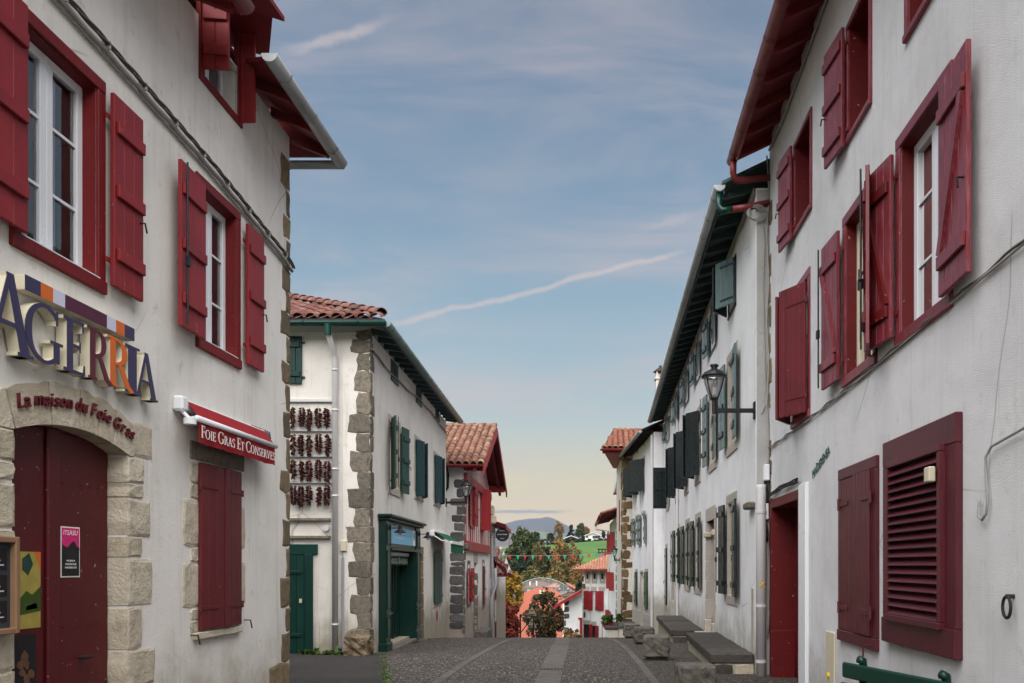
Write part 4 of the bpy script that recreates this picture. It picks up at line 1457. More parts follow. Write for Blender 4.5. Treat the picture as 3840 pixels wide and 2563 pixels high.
# oculi
for a, b, c, d in ocs:
    fr_ = surround(hB, FB, a, b, c, d, 0.07, 0.0, 0.02, 'green_worn', 'oculus_frame')
    mb = MB()
    ct, cz, rr = (a + b) / 2, (c + d) / 2, min(b - a, d - c) / 2 - 0.05
    ring = [FB.P(ct + (rr + .0) * math.cos(q * math.pi / 10), 0.024, cz + (d - c) / (b - a) * rr * math.sin(q * math.pi / 10)) for q in range(20)]
    outr = [FB.P(ct + (rr + .05) * math.cos(q * math.pi / 10), 0.024, cz + (d - c) / (b - a) * (rr + .05) * math.sin(q * math.pi / 10)) for q in range(20)]
    bx('panel', fr_, FB, a + .05, b - .05, 0.0, 0.012, c + .05, d - .05, 'green_worn', 0)
    MB().add(ring + outr, [(q, (q + 1) % 20, 20 + (q + 1) % 20, 20 + q) for q in range(20)]).build('ring', 'green_worn', fr_)
    MB().prism([p_ - FB.N * 0.01 for p_ in ring], FB.N * 0.003).build('pane', 'rafter_dark', fr_)
# first-floor windows
for r_ in (w1, w2, w3):
    surround(hB, FB, *r_, 0.15, -0.05, 0.014, 'stone_trim')
    lining(hB, FB, r_[0] + .15, r_[1] - .15, r_[2] + .15, r_[3] - .15, 0.3, 'stone_tan')
    casement(hB, FB, r_[0] + .15, r_[1] - .15, r_[2] + .15, r_[3] - .15, -0.29, 'stone_tan', 3, 2, False)
    room_back(hB, FB, *r_, -0.48)
shutter(hB, FB.flip(w1[0] + .12, 0.04, 22), 0.44, w1[2] + .08, w1[3] - .1, 'green_worn', 3, rod=True)
shutter(hB, FB.turn(w1[1] - .1, 0.05, 8), 0.44, w1[2] + .1, w1[3] - .1, 'green_worn', 3)
for r_ in (w2, w3):
    shutter(hB, FB.turn(r_[0] + .1, 0.03, 15), 0.44, r_[2] + .08, r_[3] - .12, 'teal_b', 3, 'strap', hook=False)
    shutter(hB, FB.flip(r_[1] - .1, 0.03, 22), 0.42, r_[2] + .08, r_[3] - .12, 'teal_b', 3, 'strap', hook=False)
# eaves, gutters
zg = 6.10
roofB = slab_roof(hB, [FB.P(-0.4, 0.36, 6.16), FB.P(LB + .35, 0.36, 6.16), FB.P(LB + .35, -3.8, 8.0), FB.P(3.9, -3.9, 8.0)], 0.04, 'tile_b', 'roof', 'rafter_green')
hipB = slab_roof(hB, [FB.P(-0.4, 0.36, 6.165), FB.P(3.9, -3.9, 8.0), P(-13.4, 0.4, 6.165)], 0.04, 'tile_b', 'roof_hip', 'rafter_green')
uB = Vector((-1, 0, 0))
eB = FB.P(-0.4, 0.36, 6.17)
vB = Vector((0, 4.25, 1.85)).normalized()
hip0, hip1 = eB, FB.P(3.9, -3.9, 8.0)


def keepB(p):
    d = (p.y - hip0.y) / (hip1.y - hip0.y)
    xh = hip0.x + (hip1.x - hip0.x) * d
    return p.x < xh - 0.08 and p.x > -8.2 and d < 0.85


tiles(hipB, eB + Vector((-0.15, 0, 0)), uB, vB, 4.2, 4.3, 'tile_b', keep=keepB)
hd = (hip1 - hip0).normalized()
for i in range(12):
    q = hip0 + hd * (0.3 + i * 0.34) + UP * 0.07
    ob = bpy.data.objects.new('ridge_tile', tile_mesh('tile_b', 0.42, 0.12))
    nn = (UP - hd * hd.z).normalized()
    X = hd.cross(nn)
    link(ob, hipB, Matrix.Translation(q - hd * 0.2) @ Matrix((X, hd, nn)).transposed().to_4x4() @ Matrix.Rotation(random.uniform(-.05, .05), 4, 'Y'))
gutter(hB, P(-13, 0.42, zg), FB.P(-0.42, 0.40, zg), 0.075, 'gutter_green', 9, 'gutter_green')
gutter(hB, FB.P(-0.42, 0.40, zg), FB.P(LB + .4, 0.40, zg), 0.085, 'zinc_green', 17, 'gutter_green')
rafters(hB, FB, 0.15, LB - .1, 0.5, 0.0, 0.34, 6.14, 6.06, 0.09, 0.12, 'rafter_green')
bx('fascia', hB, FB, -0.3, LB + .3, 0.335, 0.36, 6.0, 6.12, 'rafter_green')
# side wall: pipes, rails, door, shutter
dp = MB().tube([P(-5.09, 0.42, 6.05), P(-5.09, 0.40, 5.9), P(-5.07, 0.12, 5.62), P(-5.07, 0.07, 5.5), P(-5.07, 0.07, 0.02)], 0.055, 12).build('downpipe', 'white_pipe', hB, smooth=True)
for zz in (5.3, 4.55, 3.45, 2.95, 0.55):
    MB().tube([P(-5.07, 0.07, zz - .02), P(-5.07, 0.07, zz + .02)], 0.062, 12).build('pipe_collar', 'white_pipe', dp, smooth=True)
MB().tube([P(-5.09, 0.42, 6.06), P(-5.09, 0.41, 5.86)], 0.062, 12).build('pipe_outlet', 'gutter_green', dp)
MB().tube([P(-4.935, 0.03, 1.8), P(-4.935, 0.03, 0.05)], 0.025, 8).build('conduit', 'grey_pipe', hB)
MB().tube([P(-4.935, 0.03, 1.95), P(-4.935, 0.03, 1.78)], 0.01, 6).build('conduit_wire', 'grey_pipe', hB)
bx('meter_box', hB, FS, -4.98, -4.86, 0, 0.06, 1.92, 2.12, 'beige_box', 0.008)
shutter(hB, FS.flip(-5.70, 0.02, 0), 0.46, 5.06, 5.94, 'green_b', 4, battens=[.2, .82], hook=False)
for zz in (4.74, 4.19, 3.71, 3.22):
    bx('pepper_rail', hB, FS, -6.1, -5.13, 0.0, 0.05, zz - .028, zz + .028, 'white_pipe', 0.005)
for zz in (2.52, 2.19):
    bx('ledge', hB, FS, -8, -5.17, 0.0, 0.07, zz - .035, zz + .02, 'stone_grey', 0.008)
bx('door_head', hB, FS, -6.6, -5.41, 0.0, 0.04, 1.86, 2.05, 'green_b', 0.006)
gd = bx('side_door', hB, FS, -6.5, -5.66, 0.0, 0.02, -0.05, 1.86, 'green_b', 0)
for i in range(6):
    bx('plank', gd, FS, -6.5 + i * 0.14, -6.365 + i * 0.14, 0.02, 0.032, -0.05, 1.86, 'green_b', 0.006)
bx('batten', gd, FS, -6.45, -5.70, 0.032, 0.05, 0.32, 0.38, 'green_b')
bx('batten', gd, FS, -6.45, -5.70, 0.032, 0.05, 1.50, 1.56, 'green_b')
bx('door_jamb', hB, FS, -5.655, -5.5, 0.0, 0.045, -0.05, 1.86, 'green_b', 0.006)
bx('lock', gd, FS, -5.75, -5.70, 0.033, 0.05, 0.95, 1.03, 'beige_box', 0.004)
MB().tube([P(-5.24, 0.0, 2.35), P(-5.24, 0.08, 2.35)], 0.055, 14).build('vent_knob', 'white_pipe', hB)
# shopfront
so = 0.15
sh = thing('shopfront', 'dark green panelled wooden shopfront with pale blue sign panel', 'shopfront', FB.P(shop[0], so, -.1))
s0, s1, zb_, zt_ = shop[0], shop[1], -0.08, shop[3]
pl, pr = s0 + .50, s1 - .62
for a, b in ((s0, s0 + .44), (s1 - .50, s1)):
    pil = bx('pilaster', sh, FB, a, b, 0.0, so, zb_, zt_ - .12, 'green_shop', 0.012)
    bx('plinth', pil, FB, a - .02, b + .02, 0.0, so + .03, zb_ - .02, zb_ + .2, 'green_shop', 0.012)
    bx('moulding', pil, FB, a - .02, b + .02, so, so + .03, .66, .72, 'green_shop', 0.008)
    for z0, z1 in ((.26, .6), (.8, 1.93), (2.08, zt_ - .22)):
        fr2 = bx('panel', pil, FB, a + .08, b - .08, so, so + .012, z0, z1, 'green_shop', 0.008)
        for q in ((a + .06, a + .09), (b - .09, b - .06)):
            bx('panel_bead', pil, FB, q[0], q[1], so, so + .02, z0 - .03, z1 + .03, 'green_shop', 0.006)
bx('frieze', sh, FB, s0 + .44, s1 - .50, 0.0, so - .03, 2.02, zt_ - .12, 'green_shop', 0.01)
bx('cornice', sh, FB, s0 - .06, s1 + .08, 0.0, so + .08, zt_ - .12, zt_ - .06, 'green_shop', 0.02)
bx('cornice_cap', sh, FB, s0 - .1, s1 + .12, 0.0, so + .14, zt_ - .06, zt_, 'green_shop', 0.02)
bx('transom', sh, FB, s0 + .44, s1 - .5, 0.0, so + .02, 1.96, 2.02, 'green_shop', 0.012)
panel = bx('sign_panel', sh, FB, s0 + .5, s1 - .55, so - .03, so - .015, 2.1, zt_ - .2, 'blue_sign', 0.004)
bx('sign_edge', panel, FB, s1 - .85, s1 - .56, so - .015, so - .012, 2.11, zt_ - .21, 'letter_white', 0)
MB().prism([FB.P(s1 - .71 + .1 * math.cos(a * .4488), so - .012, 2.32 + .1 * math.sin(a * .4488)) for a in range(14)], FB.N * 0.002).build('emblem', 'blue_print', panel)
for i in range(9):
    t_ = s0 + 1.0 + i * .085
    bx('faint_stroke', panel, FB, t_, t_ + .028, so - .015, so - .0135, 2.36 - .006 * i, 2.5 - .004 * i, 'lilac', 0)
for i in range(12):
    t_ = s0 + .95 + i * .07
    bx('faint_stroke', panel, FB, t_, t_ + .03, so - .015, so - .0135, 2.21, 2.255, 'lilac', 0)
bx('thin_line', panel, FB, s0 + .95, s1 - .88, so - .015, so - .0135, 2.30, 2.306, 'plum', 0)
bx('inner_wall', sh, FB, s0 + .44, s1 - .5, -.5, -.46, -.1, 2.0, 'green_shop', 0)
dl = bx('door_leaf', sh, FB, s1 - 1.25, s1 - .5, -.28, -.23, -.04, 1.96, 'green_shop', 0.01)
for z0, z1 in ((.1, .55), (.72, 1.8)):
    bx('panel', dl, FB, s1 - 1.13, s1 - .62, -.23, -.21, z0, z1, 'green_shop', 0.012)
bx('jamb', sh, FB, s0 + .44, s0 + .5, -.3, so - .04, -.08, 1.96, 'green_shop', 0.01)
bx('jamb', sh, FB, s1 - .56, s1 - .5, -.3, so - .04, -.08, 1.96, 'green_shop', 0.01)
bx('doorstep', sh, FB, s0 + .44, s1 - .5, -.45, so + .02, -.12, -.05, 'stone_grey', 0.01)
bw = thing('awning', 'folded green shop blind with white serif lettering inside the shopfront doorway', 'awning', FB.P(s0 + .5, -.1, 1.7))
bx('valance', bw, FB, s0 + .51, s1 - .58, -.04, -.03, 1.66, 1.88, 'awning_green', 0)
bx('cassette', bw, FB, s0 + .51, s1 - .58, -.1, 0.0, 1.86, 1.94, 'white_pipe', 0.01)
serif_text(bw, FB, 1, s0 + .20, 1.70, -.03, .10, s1 - s0 - .80, 'GOURMANDISES BASQUES', 'letter_white', .002, 1.25)
# two black sconces
for i, t in enumerate((s0 + .26, s1 - .22)):
    lp = thing('wall_lamp', 'black enamel barn lamp on the %s end of the green shopfront' % ('alley' if i == 0 else 'stone door'), 'lamp', FB.P(t, so, 2.33), 'barn lamps on the shopfront')
    zz = 2.40
    MB().tube([FB.P(t, so + .012, zz), FB.P(t, so + .04, zz)], .045, 12).build('wall_plate', 'black_metal', lp)
    MB().tube([FB.P(t, so + .03, zz), FB.P(t, so + .2, zz)], .010, 8).build('arm', 'black_metal', lp)
    MB().lathe(FB.P(t, so + .22, zz), [(.036, .045), (.038, -.02), (.05, -.035), (.125, -.09), (.122, -.094), (.035, -.04)], 18).build('shade', 'black_metal', lp)
    MB().lathe(FB.P(t, so + .22, zz), [(.018, -.045), (.036, -.075), (.04, -.10), (.03, -.13), (.0, -.14)], 12).build('bulb', 'lamp_glass', lp, smooth=True)
# doorway with stone border, blind over narrow shutters
dw = inn(dr2, 0)
for i in range(6):
    za, zb2 = -.25 + i * .4, -.25 + (i + 1) * .4
    block('stone', wallB, FB, dr2[1] - .165, dr2[1] + random.uniform(0, .06), za + .005, min(zb2, dr2[3] - .2) - .005, -.3, .014, 'stone_brown', .006, rnd=.08)
bx('lintel', wallB, FB, dr2[0], dr2[1] + .03, -.3, .014, dr2[3] - .2, dr2[3], 'stone_brown', .008)
bx('house_door', hB, FB, dr2[0], dr2[1] - .2, -.33, -.28, -.25, dr2[3] - .2, 'green_b', 0)
bx('threshold', hB, FB, dr2[0], dr2[1] + .05, -.05, .18, -.32, -.2, 'granite', .01)
surround(hB, FB, *nar, .12, -.05, .012, 'stone_trim')
nw = nar[1] - nar[0] - .2
shutter(hB, FB.turn(nar[0] + .1, .02, 2), nw / 2, nar[2] + .1, nar[3] - .1, 'green_worn', 2, 'strap', hook=False)
shutter(hB, FB.flip(nar[1] - .1, .02, 2), nw / 2, nar[2] + .1, nar[3] - .1, 'green_worn', 2, 'strap', hook=False)
ag = thing('awning', 'small plain green awning over narrow shutters on the stone cornered house', 'awning', FB.P(nar[0], 0, 2.2))
a0, a1, az = nar[0] - .45, nar[1] + .5, FB.pix(1613, 1993)[1]
bx('cassette', ag, FB, a0, a1, 0, .12, az - .13, az + .03, 'white_pvc', .02)
MB().prism([FB.P(a0 + .02, .1, az), FB.P(a1 - .02, .1, az), FB.P(a1 - .02, .55, az - .28), FB.P(a0 + .02, .55, az - .28)], UP * .006).build('canopy', 'awning_green', ag)
bx('front_bar', ag, FB, a0, a1, .53, .59, az - .34, az - .26, 'white_pvc', .012)
n = 30
v0 = [FB.P(a0 + (a1 - a0) * i / n, .56 + .012 * math.sin(i * 1.7), az - .34) for i in range(n + 1)]
v1 = [FB.P(a0 + (a1 - a0) * i / n, .56 + .022 * math.sin(i * 1.7), az - .57 + .01 * math.sin(i * .9)) for i in range(n + 1)]
MB().add(v0 + v1, [(i, i + 1, n + 2 + i, n + 1 + i) for i in range(n)]).build('valance', 'awning_green', ag, smooth=True)
for t in (a0 + .05, a1 - .05):
    MB().tube([FB.P(t, .05, az - .08), FB.P(t, .3, az - .24), FB.P(t, .55, az - .3)], .016, 6).build('arm', 'white_pvc', ag)
t_, z_ = FB.pix(1638, 2310)
ns = thing('no_parking_disc', 'faded round blue and red no parking sign low on the wall', 'sign', FB.P(t_, 0, z_ - .15))
MB().tube([FB.P(t_, .002, z_), FB.P(t_, .012, z_)], .15, 18).build('rim', 'pennant_red', ns)
MB().tube([FB.P(t_, .006, z_), FB.P(t_, .014, z_)], .12, 18).build('face', 'blue_sheet', ns)
cbB = thing('facade_cable', 'thin cable clipped under the green eaves of the stone cornered house', 'cable', FB.P(2, 0, 5.7))
MB().tube([FB.P(t, .03, 5.72 - .06 * math.sin(t * .8) + .02 * math.sin(t * 3)) for t in [i * .25 for i in range(39)]], .014, 6).build('strand', 'cable_grey', cbB, smooth=True)
MB().tube([FB.P(t, .035, 5.70 - .06 * math.sin(t * .8) + .02 * math.sin(t * 5)) for t in [i * .25 for i in range(39)]], .009, 6).build('strand', 'cable_dark', cbB, smooth=True)

# strings of drying peppers
def pepper_string(seed):
    rng = random.Random(seed)
    L = rng.uniform(.36, .42)
    mb = MB()
    n = 96
    for i in range(n):
        f = i / n
        a = rng.uniform(0, 6.28)
        zz = -.02 - f * L * .9
        reach = rng.uniform(.066, .086) * (0.65 + .35 * math.sin(min(1, f * 4) * 1.57)) * (0.75 if f > .85 else 1)
        d = Vector((math.cos(a), math.sin(a) * .5, rng.uniform(-.35, .0) - (.5 if f > .82 else 0))).normalized()
        p0 = Vector((math.cos(a) * .008, math.sin(a) * .008, zz))
        s = d.cross(UP).normalized()
        q = d.cross(s)
        r = rng.uniform(.014, .02)
        ring = [p0 + d * reach * .35 + (s * math.cos(k * 1.571) + q * math.sin(k * 1.571)) * r for k in range(4)]
        tip = p0 + d * reach
        mb.add([p0] + ring + [tip], [(0, 1, 2), (0, 2, 3), (0, 3, 4), (0, 4, 1), (5, 2, 1), (5, 3, 2), (5, 4, 3), (5, 1, 4)])
    me = bpy.data.meshes.new('peppers')
    me.from_pydata([tuple(v) for v in mb.v], [], mb.f)
    me.materials.append(MATS['pepper'])
    cd = MB().tube([(0, 0, .04), (0, 0, -L * .95)], .004, 5)
    c2 = bpy.data.meshes.new('cord')
    c2.from_pydata([tuple(v) for v in cd.v], [], cd.f)
    c2.materials.append(MATS['cable_grey'])
    return me, c2


variants = [pepper_string(s) for s in range(7)]
rows = [(4.60, 'top'), (4.11, 'second'), (3.63, 'third'), (3.15, 'lowest')]
i = 0
for zz, rn in rows:
    for xx in (-6.16, -6.0, -5.85, -5.695, -5.54, -5.37, -5.215):
        if xx < -5.95:
            continue
        me, c2 = variants[i % 7]
        rank = ('nearest', 'second', 'third', 'fourth', 'fifth')[4 - (i % 5)]
        i += 1
        r_ = thing('pepper_string', 'string of dried dark red peppers, %s from the white downpipe in the %s row' % (rank.replace('nearest', 'first'), rn), 'pepper string', P(xx + random.uniform(-.012, .012), .085, zz + random.uniform(-.02, .02)), 'strings of red peppers drying on the wall')
        M = W[r_.name] @ Matrix.Rotation(random.uniform(0, 6.28), 4, 'Z')
        o = bpy.data.objects.new('peppers', me)
        o['kind'] = 'stuff'
        link(o, r_, M)
        link(bpy.data.objects.new('cord', c2), r_, M)


def rock(name, loc, dims, mat, label, cat, group=None, seed=0, rough=.08, sub=2, flat_top=False):
    import bmesh
    rng = random.Random(seed)
    bm = bmesh.new()
    bmesh.ops.create_cube(bm, size=1)
    bmesh.ops.bevel(bm, geom=bm.edges[:], offset=.06, segments=1, affect='EDGES')
    bmesh.ops.subdivide_edges(bm, edges=[e for e in bm.edges if e.calc_length() > .3], cuts=5, use_grid_fill=True)
    from mathutils import noise as mn_
    for v in bm.verts:
        k = mn_.noise(v.co * 4.3 + Vector((seed * 3.1, 0, 0))) * rough + mn_.noise(v.co * 11 + Vector((0, seed, 0))) * rough * .6
        if flat_top and v.co.z > .44:
            k *= .15
        v.co += v.co.normalized() * k
        v.co = Vector((v.co.x * dims[0], v.co.y * dims[1], (v.co.z + .5) * dims[2]))
    me = bpy.data.meshes.new(name)
    bm.to_mesh(me)
    bm.free()
    me.materials.append(MATS[mat])
    o = bpy.data.objects.new(name, me)
    link(o, None, Matrix.Translation(loc) @ Matrix.Rotation(rng.uniform(-.12, .12), 4, 'Z'))
    tag(o, label, cat, group)
    return o


rock('boulder', (-4.58, 15.22, -.03), (.42, .36, .38), 'stone_brown', 'orange brown guard boulder at the foot of the stone corner', 'boulder', seed=3, rough=.22)
hz = MB()
hz.tube([P(-4.9 + .11 * math.cos(a * .5) + a * .004, .12 + .05 * math.sin(a * .5), .05 + .06 * abs(math.sin(a * .5))) for a in range(26)], .014, 6)
tag(hz.build('garden_hose', 'hose', None, smooth=True), 'small coil of blue hose lying by the stone corner', 'hose')

# ------------------------------------------------------------------ left: half-timbered house with gable to the street
ag_ = math.atan2(125, 3100)
GX, GY = -4.5, 26.0
FG = Fr((GX, GY, 0), (-math.sin(ag_), math.cos(ag_), 0), (math.cos(ag_), math.sin(ag_), 0))
FGs = Fr((0, GY, 0), (1, 0, 0), (0, -1, 0))
LG = 7.9
hG = thing('house', 'half timbered house with red beams, red shutters and tiled gable roof', 'house', (GX, GY, -.6))
zbelt = FG.pix(1741, 2047)[1]
g1 = brect(FG, 1733 + 0, 1756, 2132, 2264, 1745)
gd_ = brect(FG, 1770, 1786, 2135, 2350, 1778)
g2 = brect(FG, 1800, 1812, 2124, 2270, 1806)
u1 = brect(FG, 1762, 1780, 1815, 1955, 1772)
u2 = brect(FG, 1795, 1818, 1850, 1980, 1806)
mb = MB()
gw1 = (1.0, 1.5, g1[2], g1[3])
gdr = (2.75, 3.55, -1.2, zbelt - .55)
gw2 = (5.4, 5.9, g2[2], g2[3])
gu1 = (1.55, 2.35, zbelt + .72, zbelt + 2.2)
gu2 = (4.6, 5.5, zbelt + .72, zbelt + 2.2)
facade(mb, FG, 0, LG, -1.6, 4.75, [gw1, gdr, gw2, gu1, gu2], .3)
body(mb, FG, 0, LG, -1.6, 4.75, 7)
mb.add([FG.P(0, 0, 4.75), FG.P(LG, 0, 4.75), FG.P(LG / 2, 0, 6.55)], [(0, 1, 2)])
mb.add([FG.P(0, -7, 4.75), FG.P(LG, -7, 4.75), FG.P(LG / 2, -7, 6.55)], [(0, 1, 2)])
wallG = mb.build('wall', 'plaster_g', hG)
# quoins on the near corner (camera-facing side) and its street edge
for a, b, xl in ((855, 960, 218), (970, 1090, 250), (1105, 1205, 170), (1210, 1320, 262), (1330, 1420, 192), (1430, 1540, 222)):
    zt, zb = FGs.pix(1738, 1560 + a / 3.5625)[1], FGs.pix(1738, 1560 + b / 3.5625)[1]
    block('stone', wallG, FGs, FGs.pix(1640 + xl / 3.5625, 2000)[0], GX + .01, zb, zt, -.05, .02, 'stone_dark', .02, rnd=.25)
for a, b in ((60, 190), (200, 335), (345, 465), (480, 530), (540, 660), (672, 800), (812, 920), (935, 1062), (1072, 1200), (1210, 1318), (1330, 1420)):
    zt, zb = FGs.pix(1738, 1980 + a / 3.733)[1], FGs.pix(1738, 1980 + b / 3.733)[1]
    xl = random.choice((95, 118, 105, 130))
    block('stone', wallG, FGs, FGs.pix(1660 + xl / 3.733, 2000)[0], GX + .01, zb, zt, -.05, .022, 'stone_dark', .02, rnd=.2)
for i in range(17):
    z0 = -.5 + i * .29
    block('stone', wallG, FG, -.01, random.uniform(.25, .5), z0, z0 + .27, -.05, .012, 'stone_grey', .015, rnd=.2)
bx('corbel', wallG, FG, .0, .4, .0, .14, zbelt - .12, zbelt + .08, 'stone_grey', .03)
bx('corbel', wallG, FG, LG - .35, LG, .0, .3, 3.35, 3.7, 'stone_tan', .05)
bx('corbel', wallG, FG, LG - .35, LG, .0, .22, 3.7, 4.1, 'stone_tan', .05)
# timbers
bx('beam', hG, FG, .05, LG - .2, 0, .10, zbelt - .16, zbelt + .16, 'red_g', .012)
bx('beam', hG, FG, .0, LG - .1, 0, .12, 4.30, 4.58, 'red_g', .012)
for t in [.55, 1.05, 1.5, 2.4, 2.9, 3.4, 3.9, 4.5, 5.55, 6.0, 6.5, 7.0, 7.5]:
    lowz = zbelt + .16
    top = 4.3
    if 1.45 < t < 2.45 or 4.45 < t < 5.6:
        pass
    bx('stud', hG, FG, t - .035, t + .035, 0, .022, lowz, top, 'red_g', .004)
for t in (1.75, 2.1, 4.85, 5.2):
    bx('stud', hG, FG, t - .03, t + .03, 0, .022, zbelt + .16, zbelt + .68, 'red_g', .004)
for t in [.9 + .36 * i for i in range(18)]:
    zt = 4.7 + min(t, LG - t) * (1.8 / (LG / 2)) - .12
    if zt > 4.75:
        bx('stud', hG, FG, t - .025, t + .025, 0, .02, 4.58, zt, 'red_g', .004)
for r_ in (gu1, gu2):
    surround(hG, FG, r_[0] - .08, r_[1] + .08, r_[2] - .08, r_[3] + .08, .08, -.02, .035, 'red_g')
    casement(hG, FG, *r_, -.18, 'white_pvc', 3, 2, True)
    room_back(hG, FG, *r_, -1.2)
hw = lambda r_: (r_[1] - r_[0]) / 2 + .03
shutter(hG, FG.flip(gu1[0], .05, 6), .46, gu1[2], gu1[3], 'red_g', 3, battens=[.25, .75])
shutter(hG, FG.turn(gu1[1], .05, 6), .46, gu1[2], gu1[3], 'red_g', 3, battens=[.25, .75])
shutter(hG, FG.turn(gu2[0], .04, 38), .5, gu2[2] - .05, gu2[3], 'red_g', 3, 'strap')
shutter(hG, FG.turn(gu2[1], .05, 4), .46, gu2[2], gu2[3], 'red_g', 3)
for r_ in (gw1, gw2):
    surround(hG, FG, r_[0] - .12, r_[1] + .12, r_[2] - .15, r_[3] + .25, .12, -.03, .014, 'stone_grey')
    bx('pane', hG, FG, r_[0], r_[1], -.25, -.24, r_[2], r_[3], 'glass', 0)
    room_back(hG, FG, *r_, -.6)
shutter(hG, FG.flip(gw1[0] - .02, .04, 5), .42, gw1[2], gw1[3], 'red_g', 2)
shutter(hG, FG.turn(gw1[1] + .02, .04, 5), .42, gw1[2], gw1[3], 'red_g', 2)
shutter(hG, FG.turn(gw2[0], .02, 3), .26, gw2[2], gw2[3], 'red_leaf', 2, 'strap')
shutter(hG, FG.flip(gw2[1], .02, 3), .26, gw2[2], gw2[3], 'red_leaf', 2, 'strap')
for i in range(6):
    block('stone', wallG, FG, gdr[1] - .012, gdr[1] + random.uniform(.12, .3), -1.0 + i * .4, -.62 + i * .4, -.2, .012, 'stone_grey', .015, rnd=.2)
    block('stone', wallG, FG, gdr[0] - random.uniform(.1, .25), gdr[0] + .012, -1.0 + i * .4, -.62 + i * .4, -.2, .012, 'stone_grey', .015, rnd=.2)
bx('lintel', wallG, FG, gdr[0] - .2, gdr[1] + .2, -.2, .014, gdr[3], gdr[3] + .4, 'stone_trim', .01)
bx('house_door', hG, FG, gdr[0], gdr[1], -.28, -.22, -1.2, gdr[3], 'rafter_dark', 0)
bx('doorstep', hG, FG, gdr[0] - .1, gdr[1] + 1.0, 0, .45, -1.3, -.64, 'granite', .02)
# roof
ov = .68
eN, eF, rg = -.45, LG + .45, LG / 2
pz = lambda t: 6.68 - abs(t - rg) * (6.68 - 4.78) / (rg + .45)
roofG = slab_roof(hG, [FG.P(eN, ov, pz(eN)), FG.P(rg, ov, 6.68), FG.P(rg, -7.4, 6.68), FG.P(eN, -7.4, pz(eN))], .05, 'tile_g', 'roof', 'red_eave')
slab_roof(hG, [FG.P(eF, ov, pz(eF)), FG.P(rg, ov, 6.68), FG.P(rg, -7.4, 6.68), FG.P(eF, -7.4, pz(eF))], .05, 'tile_g', 'roof_back', 'red_eave')
vG = (FG.P(rg, 0, 6.68) - FG.P(eN, 0, pz(eN)))
tiles(roofG, FG.P(eN, ov - .1, pz(eN) + .02), -FG.N, vG, 2.45, vG.length - .2, 'tile_g', r=.105, L=.42, lap=.34, gap=.225)
for i in range(8):
    ob = bpy.data.objects.new('ridge_tile', tile_mesh('tile_g', .42, .13))
    q = FG.P(rg, ov - i * .38, 6.70)
    link(ob, roofG, Matrix.Translation(q) @ Matrix((FG.T, -FG.N, UP)).transposed().to_4x4())
for s_ in (0, 1):
    t0, t1 = (eN, rg) if s_ == 0 else (eF, rg)
    mb = MB()
    a, b = FG.P(t0, ov - .02, pz(t0) - .05), FG.P(t1, ov - .02, 6.63)
    mb.prism([a, b, b - UP * .24, a - UP * .24], FG.N * .045)
    mb.build('bargeboard', 'red_g', hG)
    mb = MB()
    a, b = FG.P(t0, .35, pz(t0) - .07), FG.P(t1, .35, 6.6)
    mb.prism([a, b, b - UP * .16, a - UP * .16], FG.N * .1)
    mb.build('rafter', 'red_eave', hG)
for t in (.08, LG - .08):
    bx('purlin_end', hG, FG, t - .1, t + .1, 0, ov - .05, pz(t) - .36, pz(t) - .1, 'red_g', .015)
bx('purlin_end', hG, FG, rg - .1, rg + .1, 0, ov - .05, 6.2, 6.5, 'red_g', .015)
gutter(hG, FG.P(eN - .05, ov - .1, pz(eN) - .02), FG.P(eN - .05, -7.3, pz(eN) - .02), .075, 'gutter_red_dark', 5)
MB().tube([FGs.P(-4.95, .4, 4.68), FGs.P(-4.95, .2, 4.5), FGs.P(-4.98, .08, 4.1), FGs.P(-5.1, .06, 3.95), FGs.P(-5.6, .06, 3.93)], .035, 8).build('downpipe', 'black_metal', hG, smooth=True)
dpG = MB().tube([FG.P(LG + .05, .25, 1.55), FG.P(LG + .05, .28, .9), FG.P(LG - .1, .12, .35), FG.P(LG - .1, .1, -.1), FG.P(LG - .1, .1, -1.4)], .055, 10).build('downpipe', 'grey_pipe', hG, smooth=True)

